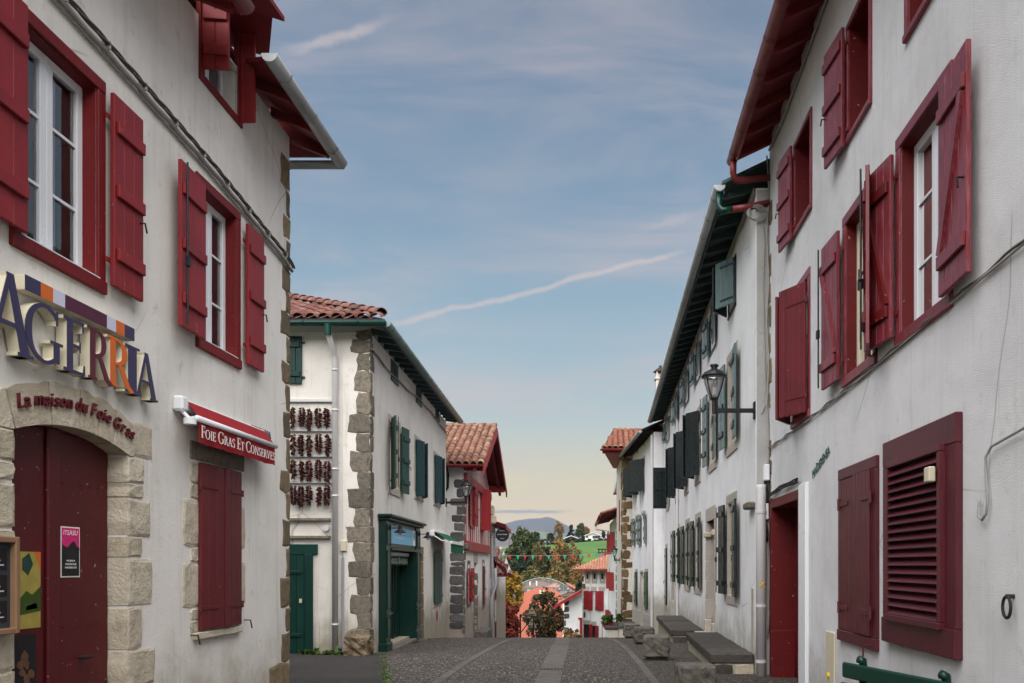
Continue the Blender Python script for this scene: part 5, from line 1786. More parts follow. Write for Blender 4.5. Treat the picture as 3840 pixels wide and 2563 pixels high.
# street lamp on the far corner of the stone-cornered house
def lantern(name, label, wallpt, out, arm, zarm, h=.56, w=.33, mat='black_metal'):
    wallpt, out = Vector(wallpt), Vector(out).normalized()
    r = thing(name, label, 'street lamp', wallpt)
    tip = wallpt + out * arm
    fr = Fr((wallpt.x, wallpt.y, 0), out, Vector((-out.y, out.x, 0)))
    bx('bracket', r, fr, 0, arm - .02, -.022, .022, zarm - .035, zarm + .03, mat, .006)
    bx('wall_plate', r, fr, -.0, .03, -.05, .05, zarm - .13, zarm + .13, mat, .006)
    c = Vector((tip.x, tip.y, zarm))
    MB().tube([c - UP * .05, c + UP * .17], .035, 10).build('stem', mat, r)
    b = zarm + .17
    s = w / .33
    MB().lathe((c.x, c.y, b), [(.05 * s, 0), (.075 * s, .05), (.115 * s, .14), (.15 * s, .26), (.165 * s, .33)], 4 if False else 12).build('glass', 'lamp_glass', r, smooth=True)
    for k_ in range(4):
        a = k_ * math.pi / 2 + math.pi / 4
        d = Vector((math.cos(a), math.sin(a), 0))
        MB().tube([c + UP * (b - zarm + z_) + d * (rr + .004) for rr, z_ in ((.05 * s, 0), (.08 * s, .05), (.12 * s, .14), (.155 * s, .26), (.17 * s, .33))], .011, 6).build('frame_bar', mat, r)
    MB().lathe((c.x, c.y, b), [(.0, .32), (.18 * s, .325), (.19 * s, .345), (.15 * s, .40), (.06 * s, .45), (.045 * s, .455), (.045 * s, .49), (.065 * s, .50), (.055 * s, .525), (.0, .53)], 16).build('hood', mat, r, smooth=False)
    MB().lathe((c.x, c.y, b), [(.0, -.01), (.06 * s, -.01), (.065 * s, .02), (.0, .03)], 10).build('cup', mat, r)
    MB().lathe((c.x, c.y, b), [(.0, .04), (.03, .06), (.035, .16), (.02, .19), (.0, .195)], 8).build('bulb', 'letter_white', r)
    return r


cB = FB.P(LB - .02, 0, 0)
zl = EYE - (1885 - VY) / FPX * cB.y
lantern('street_lamp', 'lantern street lamp on a bracket between the stone cornered and half timbered houses', (cB.x, cB.y, zl - .2), (1, .0, 0), .62, zl)

# ------------------------------------------------------------------ left: further houses
HX, HY = FG.P(LG, 0, 0).x - .02, FG.P(LG, 0, 0).y + .05
FH = Fr((HX, HY, 0), (-.07, .9975, 0), (.9975, .07, 0))
LH = 4.2
hH = thing('house', 'narrow white house with red eaves just past the half timbered gable', 'house', (HX, HY, -2))
mb = MB()
facade(mb, FH, 0, LH, -3.2, 3.45, [(1.0, 1.7, 1.2, 2.9), (1.0, 1.7, -1.2, .6)], .2)
body(mb, FH, 0, LH, -3.2, 3.45, 5)
mb.build('wall', 'plaster_g', hH)
for r_ in ((1.0, 1.7, 1.2, 2.9), (1.0, 1.7, -1.2, .6)):
    surround(hH, FH, r_[0] - .08, r_[1] + .08, r_[2] - .08, r_[3] + .08, .08, -.02, .02, 'red_g')
    shutter(hH, FH.turn(r_[0], .02, 4), .35, r_[2], r_[3], 'red_leaf', 2, 'strap')
    shutter(hH, FH.flip(r_[1], .02, 4), .35, r_[2], r_[3], 'red_leaf', 2, 'strap')
slab_roof(hH, [FH.P(-.0, .7, 3.35), FH.P(LH + .3, .7, 3.2), FH.P(LH + .3, -3, 4.5), FH.P(-.0, -3, 4.5)], .06, 'tile_g', 'roof', 'red_eave')
rafters(hH, FH, .1, LH, .5, 0, .66, 3.55, 3.28, .07, .1, 'red_eave')
bx('fascia', hH, FH, 0, LH + .3, .68, .71, 3.13, 3.3, 'red_g')
bx('tall_shutter', hH, FH, LH - .5, LH, .02, .055, .1, 1.75, 'red_leaf')
bx('tall_shutter', hH, FH, LH - .5, LH, .02, .055, -3, -.9, 'red_leaf')
MB().tube([FH.P(.25, .12, 2.9), FH.P(.25, .12, -3)], .05, 10).build('downpipe', 'grey_pipe', hH)
tl_ = slab_roof(hH, [FH.P(LH - 1.3, .55, 1.55), FH.P(LH + .1, .55, 1.2), FH.P(LH + .1, -.1, 1.95), FH.P(LH - 1.3, -.1, 2.0)], .06, 'tile_b', 'canopy_roof', 'red_g')
tiles(tl_, FH.P(LH - 1.3, .52, 1.6), FH.T, FH.P(0, -.65, .45) - FH.P(0, 0, 0), 1.35, .75, 'tile_b', r=.1, L=.34, lap=.26)
# small house with dark roof beyond
hI = thing('house', 'low house end with dark tiled roof and red gutter beside the bunting', 'house', (-6.2, 43, -3))
FI = Fr((0, 43, 0), (1, 0, 0), (0, -1, 0))
mb = MB()
facade(mb, FI, -9.5, -5.75, -4, 1.3, [], .2)
body(mb, FI, -9.5, -5.75, -4, 1.3, 4)
mb.build('wall', 'plaster_g', hI)
rI = slab_roof(hI, [(-9.8, 42.5, 1.18), (-4.85, 42.5, 1.18), (-5.75, 45.2, 2.6), (-9.8, 45.2, 2.6)], .06, 'tile_dark', 'roof', 'red_eave')
tiles(rI, (-5.0, 42.45, 1.2), (-1, 0, 0), (0, 2.7, 1.42), 1.5, 2.9, 'tile_dark', r=.11, keep=lambda p: p.x < -5.0 - (p.y - 42.5) * .33)
mb = MB()
mb.prism([(-4.85, 42.48, 1.22), (-5.75, 45.2, 2.66), (-5.9, 45.2, 2.66), (-5.08, 42.48, 1.22)], (0, 0, .03))
mb.build('verge_flashing', 'zinc', hI)
gutter(hI, (-9.8, 42.42, 1.16), (-4.8, 42.42, 1.16), .08, 'gutter_red_dark', 4)

# round black hanging sign
rs = thing('round_sign', 'round black hanging sign with white lettering on the narrow white house', 'sign', (-4.95, 34.2, 2.9))
cS = px_ = Vector(((1884 - VX) / FPX * 34.2, 34.2, EYE - (2006 - VY) / FPX * 34.2))
FR = Fr((cS.x, 34.2, 0), (1, 0, 0), (0, -1, 0))
MB().tube([cS + Vector((0, -.03, 0)), cS + Vector((0, .03, 0))], .275, 30).build('disc', 'poster_black', rs)
MB().tube([cS + Vector((0, -.028, 0)), cS + Vector((0, .028, 0))], .282, 30).build('rim', 'chalk', rs)
for s_, dz_, w_ in (('Eskola katolikoa', .15, .24), ('Jondoni Estebe', -.01, .40), ('aintzinean', -.17, .17)):
    place_text('lettering', rs, FR, -w_ / 2, cS.z + dz_, .032, s_, 'letter_white', .055 if w_ > .3 else .035, w_, 1, 0, .003)
for dz_ in (-.11, .11):
    bx('bracket', rs, FR, -.62, -.2, -.01, .01, cS.z + dz_ - .012, cS.z + dz_ + .012, 'black_metal', 0)

# ------------------------------------------------------------------ right: near white house with red joinery
FRt = Fr((2.45, 0, 0), (0, 1, 0), (-1, 0, 0))
hR = thing('house', 'roughcast white house with dark red joinery, louvred window and red gutter', 'house', (2.45, 12.43, 0))
big = (5.84, 6.97, 3.48, 5.23)
sec = (7.475, 8.54, 3.48, 5.23)
thr = (9.93, 10.9, 3.44, 5.25)
ups = [(5.95, 6.757, 5.91, 7.12), (7.62, 8.40, 5.91, 7.12), (9.84, 10.76, 5.91, 7.12)]
doorR = (10.38, 12.33, -.1, 2.62)
holes = [inn(big, .1), inn(sec, .1), inn(thr, .1)] + [inn(u, .06) for u in ups] + [(10.49, 12.21, -.1, 2.5)]
mb = MB()
facade(mb, FRt, -2, 12.43, -.3, 8.1, holes, .35)
body(mb, FRt, -2, 12.43, -.3, 8.1, 8)
wallR = mb.build('wall', 'plaster_r', hR)
for r_ in (big, sec, thr):
    surround(hR, FRt, *r_, .1, -.03, .02, 'red_r')
    lining(hR, FRt, *inn(r_, .1), .17, 'red_r_deep')
    casement(hR, FRt, *inn(r_, .106), -.15, 'cream_sign' if r_ is not big else 'white_pvc', 3, 2, True, .08)
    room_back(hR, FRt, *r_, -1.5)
shutter(hR, FRt.flip(5.90, .05, 3), .53, 3.56, 5.08, 'red_r', 4, 'z', bat='red_r', hook=True)
shutter(hR, FRt.turn(6.93, .04, 8), .50, 3.56, 5.1, 'red_r', 4, 'z', bat='red_r_deep', rod=True)
shutter(hR, FRt.flip(7.57, .03, 19), .50, 3.56, 5.1, 'red_r', 4, 'z', bat='red_r_deep', rod=True)
shutter(hR, FRt.turn(8.50, .05, 3), .52, 3.56, 5.1, 'red_r', 4, 'z', bat='red_r', rod=True)
shutter(hR, FRt.turn(9.98, .03, 30), .47, 3.5, 5.08, 'red_leaf', 5, 'strap', hook=False)
shutter(hR, FRt.flip(10.86, .03, 33), .47, 3.5, 5.06, 'red_leaf', 5, 'strap', hook=False)
for i, r_ in enumerate(ups):
    surround(hR, FRt, *r_, .06, -.02, .025, 'red_r')
    lining(hR, FRt, *inn(r_, .06), .22, 'red_r_deep')
    bx('inner_shutter', hR, FRt, r_[0] + .06, r_[1] - .06, -.24, -.21, r_[2] + .06, r_[3] - .06, 'red_r_deep', 0)
    for j in range(4):
        w_ = (r_[1] - r_[0] - .12) / 4
        bx('plank', hR, FRt, r_[0] + .06 + j * w_ + .003, r_[0] + .06 + (j + 1) * w_ - .003, -.21, -.195, r_[2] + .07, r_[3] - .07, 'red_r_deep', .004)
    if i:
        shutter(hR, FRt.turn(r_[1] - .04, .04, 6), .50, r_[2] - .02, r_[3] - .02, 'red_r', 3, battens=[.14, .5, .86], hook=True)
# eaves
gz = 7.74
slab_roof(hR, [(1.93, -2, 7.84), (1.93, 12.5, 7.84), (7.5, 12.5, 10.8), (7.5, -2, 10.8)], .05, 'tile_b', 'roof', 'red_eave')
slab_roof(hR, [(13, -2, 7.84), (13, 12.5, 7.84), (7.5, 12.5, 10.8), (7.5, -2, 10.8)], .05, 'tile_b', 'roof_back', 'red_eave')
mb = MB()
mb.add([(2.45, 12.43, 8.0), (10.45, 12.43, 8.0), (7.5, 12.43, 10.7)], [(0, 1, 2)])
mb.build('gable_wall', 'plaster_r', hR)
rafters(hR, FRt, 3.0, 12.3, .62, 0, .50, 8.06, 7.80, .08, .13, 'red_eave')
gutter(hR, (1.885, -2, gz), (1.885, 12.45, gz), .082, 'gutter_red', 22, 'gutter_red')
MB().tube([(1.885, 12.3, 7.68), (1.885, 12.32, 7.5), (1.92, 12.36, 7.42), (2.05, 12.38, 7.42), (2.44, 12.40, 7.47)], .05, 10).build('gutter_outlet', 'gutter_red', hR, smooth=True)
mb = MB()
path = [(t, 7.86 - .05 * math.sin(t * 1.3) - .04 * (t > 11)) for t in [3 + .3 * i for i in range(32)]]
cR = thing('facade_cable', 'pale cable running under the red eaves', 'cable', FRt.P(9, 0, 7.8))
MB().tube([FRt.P(t, .03, z_) for t, z_ in path], .018, 7).build('strand', 'cable_grey', cR, smooth=True)
MB().tube([FRt.P(12.41 + .0 * z_, .03 + .015 * math.sin(z_ * 5), z_) for z_ in [7.8 - .25 * i for i in range(30)]], .012, 6).build('drop_wire', 'cable_grey', cR, smooth=True)
# ragged stone edge on the corner
z = .6
while z < 7.4:
    hh = random.uniform(.2, .42)
    if random.random() < .75:
        block('stone', wallR, FRt, 12.43 - random.uniform(.06, .22), 12.44, z, z + hh, -.05, .01, 'stone_brown', .02, rnd=.3)
    z += hh + random.uniform(.02, .18)
# louvred window
lo, hi = (5.68, 7.18), (1.0, 2.71)
lw_ = surround(hR, FRt, 5.68, 7.18, 1.0, 2.71, .21, .0, .055, 'maroon', 'louvre_frame')
bx('louvre_back', hR, FRt, 5.88, 6.98, 0, .012, 1.2, 2.5, 'poster_black', 0)
inn_ = surround(hR, FRt, 5.86, 7.0, 1.19, 2.52, .055, .03, .095, 'maroon', 'louvre_panel')
for i in range(18):
    zc_ = 1.275 + i * (2.45 - 1.275) / 17.5
    bx('slat', inn_, FRt, 5.915, 6.945, .028, .108, zc_ - .005, zc_ + .006, 'maroon', .003, ('T', -46))
bx('alarm_box', hR, FRt, 5.90, 6.0, .1, .15, 2.25, 2.36, 'beige_box', .008)
# closed shutter pair
surround(hR, FRt, 7.42, 8.64, .88, 2.645, .11, .0, .035, 'maroon', 'shutter_frame')
for a, b, o_ in ((7.54, 8.06, .045), (8.08, 8.52, .02)):
    lf = bx('shutter', hR, FRt, a, b, .0, o_ - .005, 1.0, 2.53, 'maroon', 0)
    n = 5
    for i in range(n):
        bx('plank', lf, FRt, a + (b - a) * i / n + .003, a + (b - a) * (i + 1) / n - .003, o_ - .005, o_ + .012, 1.0, 2.53, 'maroon', .006)
    for zz in (1.22, 2.28):
        q = (a - .06, a + .24) if a < 7.6 else (b - .24, b + .06)
        hg = bx('hinge', lf, FRt, q[0], q[1], o_ + .012, o_ + .024, zz - .025, zz + .025, 'maroon', .004)
        MB().tube([FRt.P(q[0] if a < 7.6 else q[1], o_ + .02, zz - .06), FRt.P(q[0] if a < 7.6 else q[1], o_ + .02, zz + .06)], .018, 8).build('hinge_pin', 'maroon', lf)
MB().tube([FRt.P(7.5, .035, .93), FRt.P(7.5, .12, .93), FRt.P(7.51, .125, .78), FRt.P(7.53, .125, .78)], .009, 6).build('shutter_stay', 'maroon', hR)
# door
surround(hR, FRt, 10.38, 12.33, -.1, 2.62, .13, -.04, .025, 'red_r_deep', 'door_frame', sill=False)
lining(hR, FRt, 10.49, 12.2, -.12, 2.49, .34, 'red_r_deep')
dR = bx('door', hR, FRt, 10.51, 12.2, -.40, -.34, -.1, 2.49, 'red_r_deep', 0)
for a, b, c, d in ((10.6, 11.3, .15, .75), (11.4, 12.1, .15, .75), (10.6, 11.3, .95, 2.3), (11.4, 12.1, .95, 2.3)):
    bx('panel', dR, FRt, a, b, -.34, -.315, c, d, 'red_r_deep', .012)
bx('pane', dR, FRt, 10.68, 11.22, -.315, -.31, 1.05, 2.2, 'poster_black', 0)
for i in range(5):
    MB().tube([FRt.P(10.95 + .18 * math.sin(a * .6 + i), -.30, 1.1 + i * .22 + .012 * a) for a in range(18)], .008, 5).build('grille', 'iron', dR)
bx('kick_plate', hR, FRt, 12.16, 12.196, -.33, -.0, -.1, .7, 'red_r_deep', .008)
bx('cable_duct', hR, FRt, 10.0, 10.36, .0, .05, .02, 2.66, 'white_pvc', .008)
bx('meter_door', hR, FRt, 8.84, 9.18, .0, .02, .05, .93, 'beige_box', .006)
MB().tube([FRt.P(9.05, .02, .45), FRt.P(9.05, .04, .45)], .03, 10).build('meter_lock', 'yellow_mark', hR)
hn2 = thing('house_name', 'sloping dark green painted house name above the red door', 'sign', FRt.P(9.4, 0, 2.7))
place_text('letter_row', hn2, FRt, 9.80, 2.68, .004, 'MAÏDERENEA', 'letter_green', .10, .78, -1, R(15), .006)
# cables, boxes, ring
cR2 = thing('facade_cable', 'dark twisted cable pair crossing the roughcast wall below the first floor windows', 'cable', FRt.P(8.5, 0, 3.45))
pth = [(t, 3.40 + .10 * (12.4 - t) / 7.6 - .03 * math.sin((12.4 - t) * .55)) for t in [4.2 + .12 * i for i in range(69)]]
MB().tube([FRt.P(t, .02, z_) for t, z_ in pth], .009, 6).build('strand', 'cable_grey', cR2, smooth=True)
MB().tube([FRt.P(t, .022 + .008 * math.cos(i * 1.1), z_ + .016 + .008 * math.sin(i * 1.1)) for i, (t, z_) in enumerate(pth)], .009, 6).build('strand', 'cable_dark', cR2, smooth=True)
cR3 = thing('loose_cable', 'grey cable ending in a taped loop on the roughcast wall', 'cable', FRt.P(5.2, 0, 1.95))
MB().tube([FRt.P(t, .03, z_) for t, z_ in ((4.0, 2.5), (4.6, 2.47), (4.95, 2.43), (5.2, 2.40), (5.28, 2.34), (5.27, 2.2), (5.25, 2.06), (5.27, 1.98), (5.33, 1.945), (5.38, 1.97), (5.37, 2.05), (5.37, 2.09))], .009, 7).build('strand', 'cable_grey', cR3, smooth=True)
rg_ = thing('iron_ring', 'rusty iron tethering ring fixed to the roughcast wall', 'ring', FRt.P(4.96, .03, 1.36))
MB().tube([FRt.P(4.96 + .012 * math.sin(a * .3142), .05 + .02 * math.sin(a * .3142), 1.41 + .06 * math.cos(a * .3142)) if False else FRt.P(4.97 + .05 * math.sin(a * .3142), .045, 1.40 + .065 * math.cos(a * .3142)) for a in range(21)], .010, 7).build('hoop', 'iron', rg_, smooth=True)
MB().tube([FRt.P(4.97, .0, 1.465), FRt.P(4.97, .05, 1.465)], .014, 7).build('pin', 'iron', rg_)
cb2 = thing('junction_boxes', 'white cable boxes with black wires between the red door and the downpipe', 'cable box', FRt.P(12.4, 0, 2.4))
bx('box', cb2, FRt, 12.30, 12.44, .02, .10, 2.92, 3.16, 'white_pvc', .012)
bx('box', cb2, FRt, 12.33, 12.44, .03, .11, 2.34, 2.58, 'white_pvc', .012)
for ph in range(4):
    MB().tube([FRt.P(12.38 + .02 * math.sin(ph + i), .06 + .025 * math.sin(i * .9 + ph), 2.92 - .09 * i) for i in range(11)], .009, 6).build('wire', 'poster_black', cb2, smooth=True)
for ph in range(3):
    MB().tube([FRt.P(12.3 - i * .19, .04 + .012 * math.sin(i * 1.3 + ph), 2.66 + .022 * ph + .02 * math.sin(i * .4) + .006 * i) for i in range(11)], .011, 6).build('wire', 'poster_black', cb2, smooth=True)
# green bench
bn = thing('bench', 'dark green slatted bench against the roughcast wall', 'bench', (2.0, 6.4, 0))
bd = Vector((.34, -1.1, 0)).normalized()
FBn = Fr((2.02, 7.05, 0), bd, Vector((bd.y, -bd.x, 0)))
if FBn.N.x > 0:
    FBn = Fr(FBn.O, bd, -FBn.N)
for o0, o1, z0, z1 in ((-.02, .02, .70, .83), (.0, .04, .56, .66)):
    bx('back_slat', bn, FBn, 0, 1.5, o0, o1, z0, z1, 'bench_green', .012)
for i in range(4):
    bx('seat_slat', bn, FBn, 0, 1.5, .08 + i * .105, .16 + i * .105, .42, .455, 'bench_green', .01)
for t in (.22, 1.22):
    mbx = MB()
    mbx.tube([FBn.P(t, .0 - .045, .40), FBn.P(t, -.045, .80), FBn.P(t, -.04, .86), FBn.P(t, .0, .875)], .035, 8)
    mbx.build('back_post', 'bench_green', bn, smooth=True)
    bx('leg', bn, FBn, t - .03, t + .03, -.06, -.0, 0, .42, 'bench_green', .008)
    bx('leg', bn, FBn, t - .03, t + .03, .42, .48, 0, .42, 'bench_green', .008)
    bx('seat_rail', bn, FBn, t - .025, t + .025, -.04, .48, .37, .42, 'bench_green', .006)

# ------------------------------------------------------------------ right: long terrace with dark shutters
TX = 2.25
FT = Fr((TX, 0, 0), (0, 1, 0), (-1, 0, 0))
T0, T1 = 12.46, 32.4
hT = thing('house', 'long white terrace with dark green shutters on three floors', 'house', (TX, T0, -.3))
cols = [14.8, 17.5, 20.35, 23.2, 26.3, 30.3]
wallz = 7.34
holes = []
S, Fl, Gr = [], [], []
for c in cols:
    S.append((c - .42, c + .42, 6.22, 7.02))
    Fl.append((c - .48, c + .48, 3.83, 5.36))
for c in (14.85, 20.3, 22.95, 26.0):
    Gr.append((c - .48, c + .48, 1.12, 2.78))
D1 = (17.25, 18.5, -.4, 2.62)
D2 = (27.6, 28.4, -1.0, 2.45)
Gr.append((30.6, 31.4, .2, 2.3))
mb = MB()
facade(mb, FT, T0, T1, -1.8, wallz, S + Fl + Gr + [D1, D2], .3)
body(mb, FT, T0, T1, -1.8, wallz, 8)
wallT = mb.build('wall', 'plaster_t', hT)
FTs = Fr((0, T0, 0), (1, 0, 0), (0, -1, 0))
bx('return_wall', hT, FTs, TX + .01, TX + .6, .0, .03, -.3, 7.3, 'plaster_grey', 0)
for r_ in S + Fl + Gr:
    small_ = r_ in S
    if small_:
        surround(hT, FT, r_[0] - .05, r_[1] + .05, r_[2] - .05, r_[3] + .05, .05, -.02, .015, 'black_green')
    else:
        surround(hT, FT, r_[0] - .16, r_[1] + .16, r_[2] - .17, r_[3] + .17, .16, -.05, .012, 'stone_trim')
        lining(hT, FT, *r_, .22, 'stone_trim')
    casement(hT, FT, *r_, -.22, 'white_pvc', 3, 2, False)
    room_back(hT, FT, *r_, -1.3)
for i, r_ in enumerate(S):
    if i == 0:
        shutter(hT, FT.turn(r_[0], .03, 34), .46, r_[2], r_[3], 'shutter_sheen', 3, 'strap', bat='black_green', hook=False)
        shutter(hT, FT.flip(r_[1], .03, 40), .46, r_[2], r_[3], 'black_green', 3, 'strap', hook=False)
    else:
        shutter(hT, FT.flip(r_[0], .05, 4), .42, r_[2], r_[3], 'shutter_sheen', 3, bat='black_green', battens=[.2, .8])
        shutter(hT, FT.turn(r_[1], .05, 6), .42, r_[2], r_[3], 'shutter_sheen', 3, bat='black_green', battens=[.2, .8], rod=True)
for i, r_ in enumerate(Fl):
    if i in (0, 1):
        shutter(hT, FT.flip(r_[0] - .02, .05, 4), .48, r_[2], r_[3] + .02, 'shutter_sheen', 3, bat='black_green', battens=[.14, .5, .86])
        shutter(hT, FT.turn(r_[1] + .02, .05, 5), .46, r_[2], r_[3] + .02, 'shutter_sheen', 3, bat='black_green', rod=True)
    elif i in (2, 3, 4):
        shutter(hT, FT.turn(r_[0], .03, 32), .5, r_[2], r_[3] + .02, 'black_green', 2, 'strap', hook=False)
        shutter(hT, FT.flip(r_[1], .03, 40), .5, r_[2], r_[3] + .02, 'black_green', 2, 'strap', hook=False)
    else:
        shutter(hT, FT.flip(r_[0], .05, 4), .46, r_[2], r_[3], 'shutter_sheen', 3, bat='black_green')
        shutter(hT, FT.turn(r_[1] + .1, .02, 92), .5, r_[2] - .05, r_[3] - .05, 'black_green', 3, battens=[.1, .48, .9])
for i, r_ in enumerate(Gr):
    if i < 4:
        shutter(hT, FT.flip(r_[0] - .02, .05, 3), .48, r_[2], r_[3], 'black_green', 3, battens=[.12, .5, .9], rod=False)
        shutter(hT, FT.turn(r_[1] + .02, .05, 5), .46, r_[2], r_[3], 'black_green', 3, battens=[.12, .5, .9], rod=True)
    else:
        shutter(hT, FT.turn(r_[0], .02, 2), .4, r_[2], r_[3], 'black_green', 2, 'strap')
        shutter(hT, FT.flip(r_[1], .02, 2), .4, r_[2], r_[3], 'black_green', 2, 'strap')
for r_ in (D1, D2):
    for i in range(7):
        z0, z1 = r_[2] + i * (r_[3] - r_[2]) / 7, r_[2] + (i + 1) * (r_[3] - r_[2]) / 7
        block('stone', wallT, FT, r_[0] - .2, r_[0] + .012, z0 + .004, z1 - .004, -.28, .014, 'stone_trim', .004, rnd=.05)
        block('stone', wallT, FT, r_[1] - .012, r_[1] + .2, z0 + .004, z1 - .004, -.28, .014, 'stone_trim', .004, rnd=.05)
    bx('lintel', wallT, FT, r_[0] - .2, r_[1] + .2, -.28, .016, r_[3], r_[3] + .3, 'stone_trim', .01)
    bx('house_door', hT, FT, r_[0], r_[1], -.34, -.28, r_[2], r_[3], 'rafter_dark', 0)
    for t in (r_[0] - .02, r_[1] + .02):
        bx('impost', wallT, FT, t - .12, t + .12, -.1, .07, r_[3] - .35, r_[3] - .22, 'stone_tan', .03)
        bx('door_plinth', wallT, FT, t - .13, t + .13, -.1, .06, r_[2], .45, 'stone_trim', .015)
bx('doorstep', hT, FT, D1[0] - .1, D1[1] + .1, -.3, .28, -.4, .18, 'stone_trim', .015)
# eaves
slab_roof(hT, [(1.74, T0 - .02, 7.44), (1.74, T1 + .3, 7.44), (7.5, T1 + .3, 10.2), (7.5, T0 - .02, 10.2)], .05, 'tile_b', 'roof', 'rafter_green')
slab_roof(hT, [(13, T0 - .02, 7.44), (13, T1 + .3, 7.44), (7.5, T1 + .3, 10.2), (7.5, T0 - .02, 10.2)], .05, 'tile_b', 'roof_back', 'rafter_green')
rafters(hT, FT, T0 + .25, T1, .56, 0, .47, 7.52, 7.38, .08, .13, 'rafter_green')
bx('fascia', hT, FT, T0, T1 + .2, .47, .49, 7.26, 7.4, 'rafter_green', 0)
gutter(hT, (1.70, T0 - .02, 7.38), (1.70, 25.0, 7.38), .088, 'zinc', 17, 'zinc_green')
gutter(hT, (1.70, 25.0, 7.375), (1.70, T1 + .35, 7.375), .088, 'zinc', 9, 'zinc_green')
MB().tube([(1.70, 12.52, 7.30), (1.70, 12.52, 7.1), (1.74, 12.5, 7.02), (1.9, 12.46, 7.02)], .05, 10).build('gutter_outlet', 'gutter_green', hT, smooth=True)
MB().tube([(1.9, 12.46, 7.02), (2.1, 12.44, 7.04), (2.44, 12.42, 7.1)], .05, 10).build('outlet_pipe', 'gutter_red', hT, smooth=True)
for i in range(40):
    pass
mb = MB()
n = 80
top = [FT.P(T0 + (T1 - T0) * i / n, .03, 7.36) for i in range(n + 1)]
bot = [FT.P(T0 + (T1 - T0) * i / n, .025, 7.26 + random.uniform(-.05, .04)) for i in range(n + 1)]
mb.add(top + bot, [(i, i + 1, n + 2 + i, n + 1 + i) for i in range(n)])
mb.build('mortar_fillet', 'stone_trim', hT)
# downpipes
dpT = MB().tube([(2.31, 12.38, 2.86), (2.31, 12.38, 2.80), (2.31, 12.36, 2.7), (2.31, 12.36, .0)], .075, 12).build('downpipe', 'white_pipe', hT, smooth=True)
for zz in (2.45, 1.05, .22):
    MB().tube([(2.31, 12.36, zz - .02), (2.31, 12.36, zz + .02)], .083, 12).build('pipe_collar', 'white_pipe', dpT)
for s_ in (-1, 1):
    mb = MB()
    mb.prism([Vector((2.31 + s_ * a, 12.28, 1.37 + b)) for a, b in ((-.045, -.035), (-.035, -.045), (.045, .035), (.035, .045))], (0, -.003 - .001 * s_, 0))
    mb.build('paint_cross', 'yellow_mark', dpT)
MB().tube([FT.P(25.75, .05, 7.2), FT.P(25.75, .05, -1)], .045, 8).build('downpipe', 'white_pipe', hT)
bx('niche', hT, FT, 12.62, 12.8, .0, .012, .3, 1.3, 'stone_trim', 0)
bx('bracket_stone', hT, FT, 12.5, 12.95, .0, .12, 2.52, 2.62, 'stone_grey', .02)
chm = thing('chimney', 'slim plastered chimney with little tiled cap above the terrace eaves', 'chimney', (2.16, 33.2, 7.4))
FC_ = Fr((2.16, 33.2, 0), (1, 0, 0), (0, -1, 0))
bx('shaft', chm, FC_, -.19, .19, -.19, .19, 7.3, 9.1, 'plaster_c', .02)
bx('ledge', chm, FC_, -.24, .24, -.24, .24, 9.1, 9.17, 'plaster_c', .01)
for sx_ in (-.14, .14):
    for sy_ in (-.14, .14):
        bx('cap_post', chm, FC_, sx_ - .04, sx_ + .04, sy_ - .04, sy_ + .04, 9.17, 9.42, 'plaster_c', 0)
MB().lathe((2.16, 33.2, 9.42), [(.3, 0), (.26, .04), (.06, .2), (.05, .26), (0, .28)], 4 * 2).build('cap', 'rafter_dark', chm)
# stone bench platforms in front of the terrace
def platform(x0, x1, y0, y1, ztop, label, n=5):
    r = thing('stone_platform', label, 'stone bench', ((x0 + x1) / 2, y0, zroad(y0)))
    fr = Fr((0, 0, 0), (0, 1, 0), (-1, 0, 0))
    for i in range(n):
        a, b = y0 + (y1 - y0) * i / n, y0 + (y1 - y0) * (i + 1) / n
        bx('cap_slab', r, fr, a + .002, b - .002, -x1, -x0 + .03, ztop - .15, ztop + random.uniform(-.006, .006), 'bench_stone', .02)
    bx('base', r, fr, y0 + .02, y1 - .02, -x1, -x0 - .02, zroad(y1) - .4, ztop - .15, 'plaster_b', .01)
    for i in range(2):
        w_ = (x1 - x0) / 2
        fs_ = Fr((0, y0 + .02, 0), (1, 0, 0), (0, -1, 0))
        block('stone', r, fs_, x0 + .02 + i * w_, x0 + w_ + i * w_ - .01, zroad(y0) - .1, ztop - .16, -.05, .012, 'stone_tan' if i else 'bench_stone', .01, rnd=.1)
    return r


platform(1.62, 2.24, 12.55, 16.6, .31, 'low dark stone platform by the thick white downpipe')
platform(1.50, 2.24, 19.0, 24.4, .18, 'longer dark stone platform past the terrace doorway', 6)
# granite cubes
GL = ['rough granite cube standing in front of the recessed red door', 'rough granite cube beside the low platform by the thick white downpipe', 'rough granite cube standing opposite the terrace doorway', 'rough granite cube beside the longer stone platform']
for i, (x_, y_, s_, zz) in enumerate(((1.10, 10.25, .45, -.02), (.88, 14.6, .45, .05), (.83, 18.6, .42, -.07), (.68, 22.6, .42, -.28))):
    rk = rock('granite_block', (x_, y_, zz), (s_, s_, s_ - (.08 if i else 0)), 'granite', GL[i], 'granite block', 'granite cubes along the pavement', seed=i + 20, rough=.075, flat_top=True)
    bx('plinth', rk, Fr((x_, y_, 0), (1, 0, 0), (0, -1, 0)), -.17, .17, -.17, .17, zroad(y_) - .05, zz + .03, 'poster_black', 0)
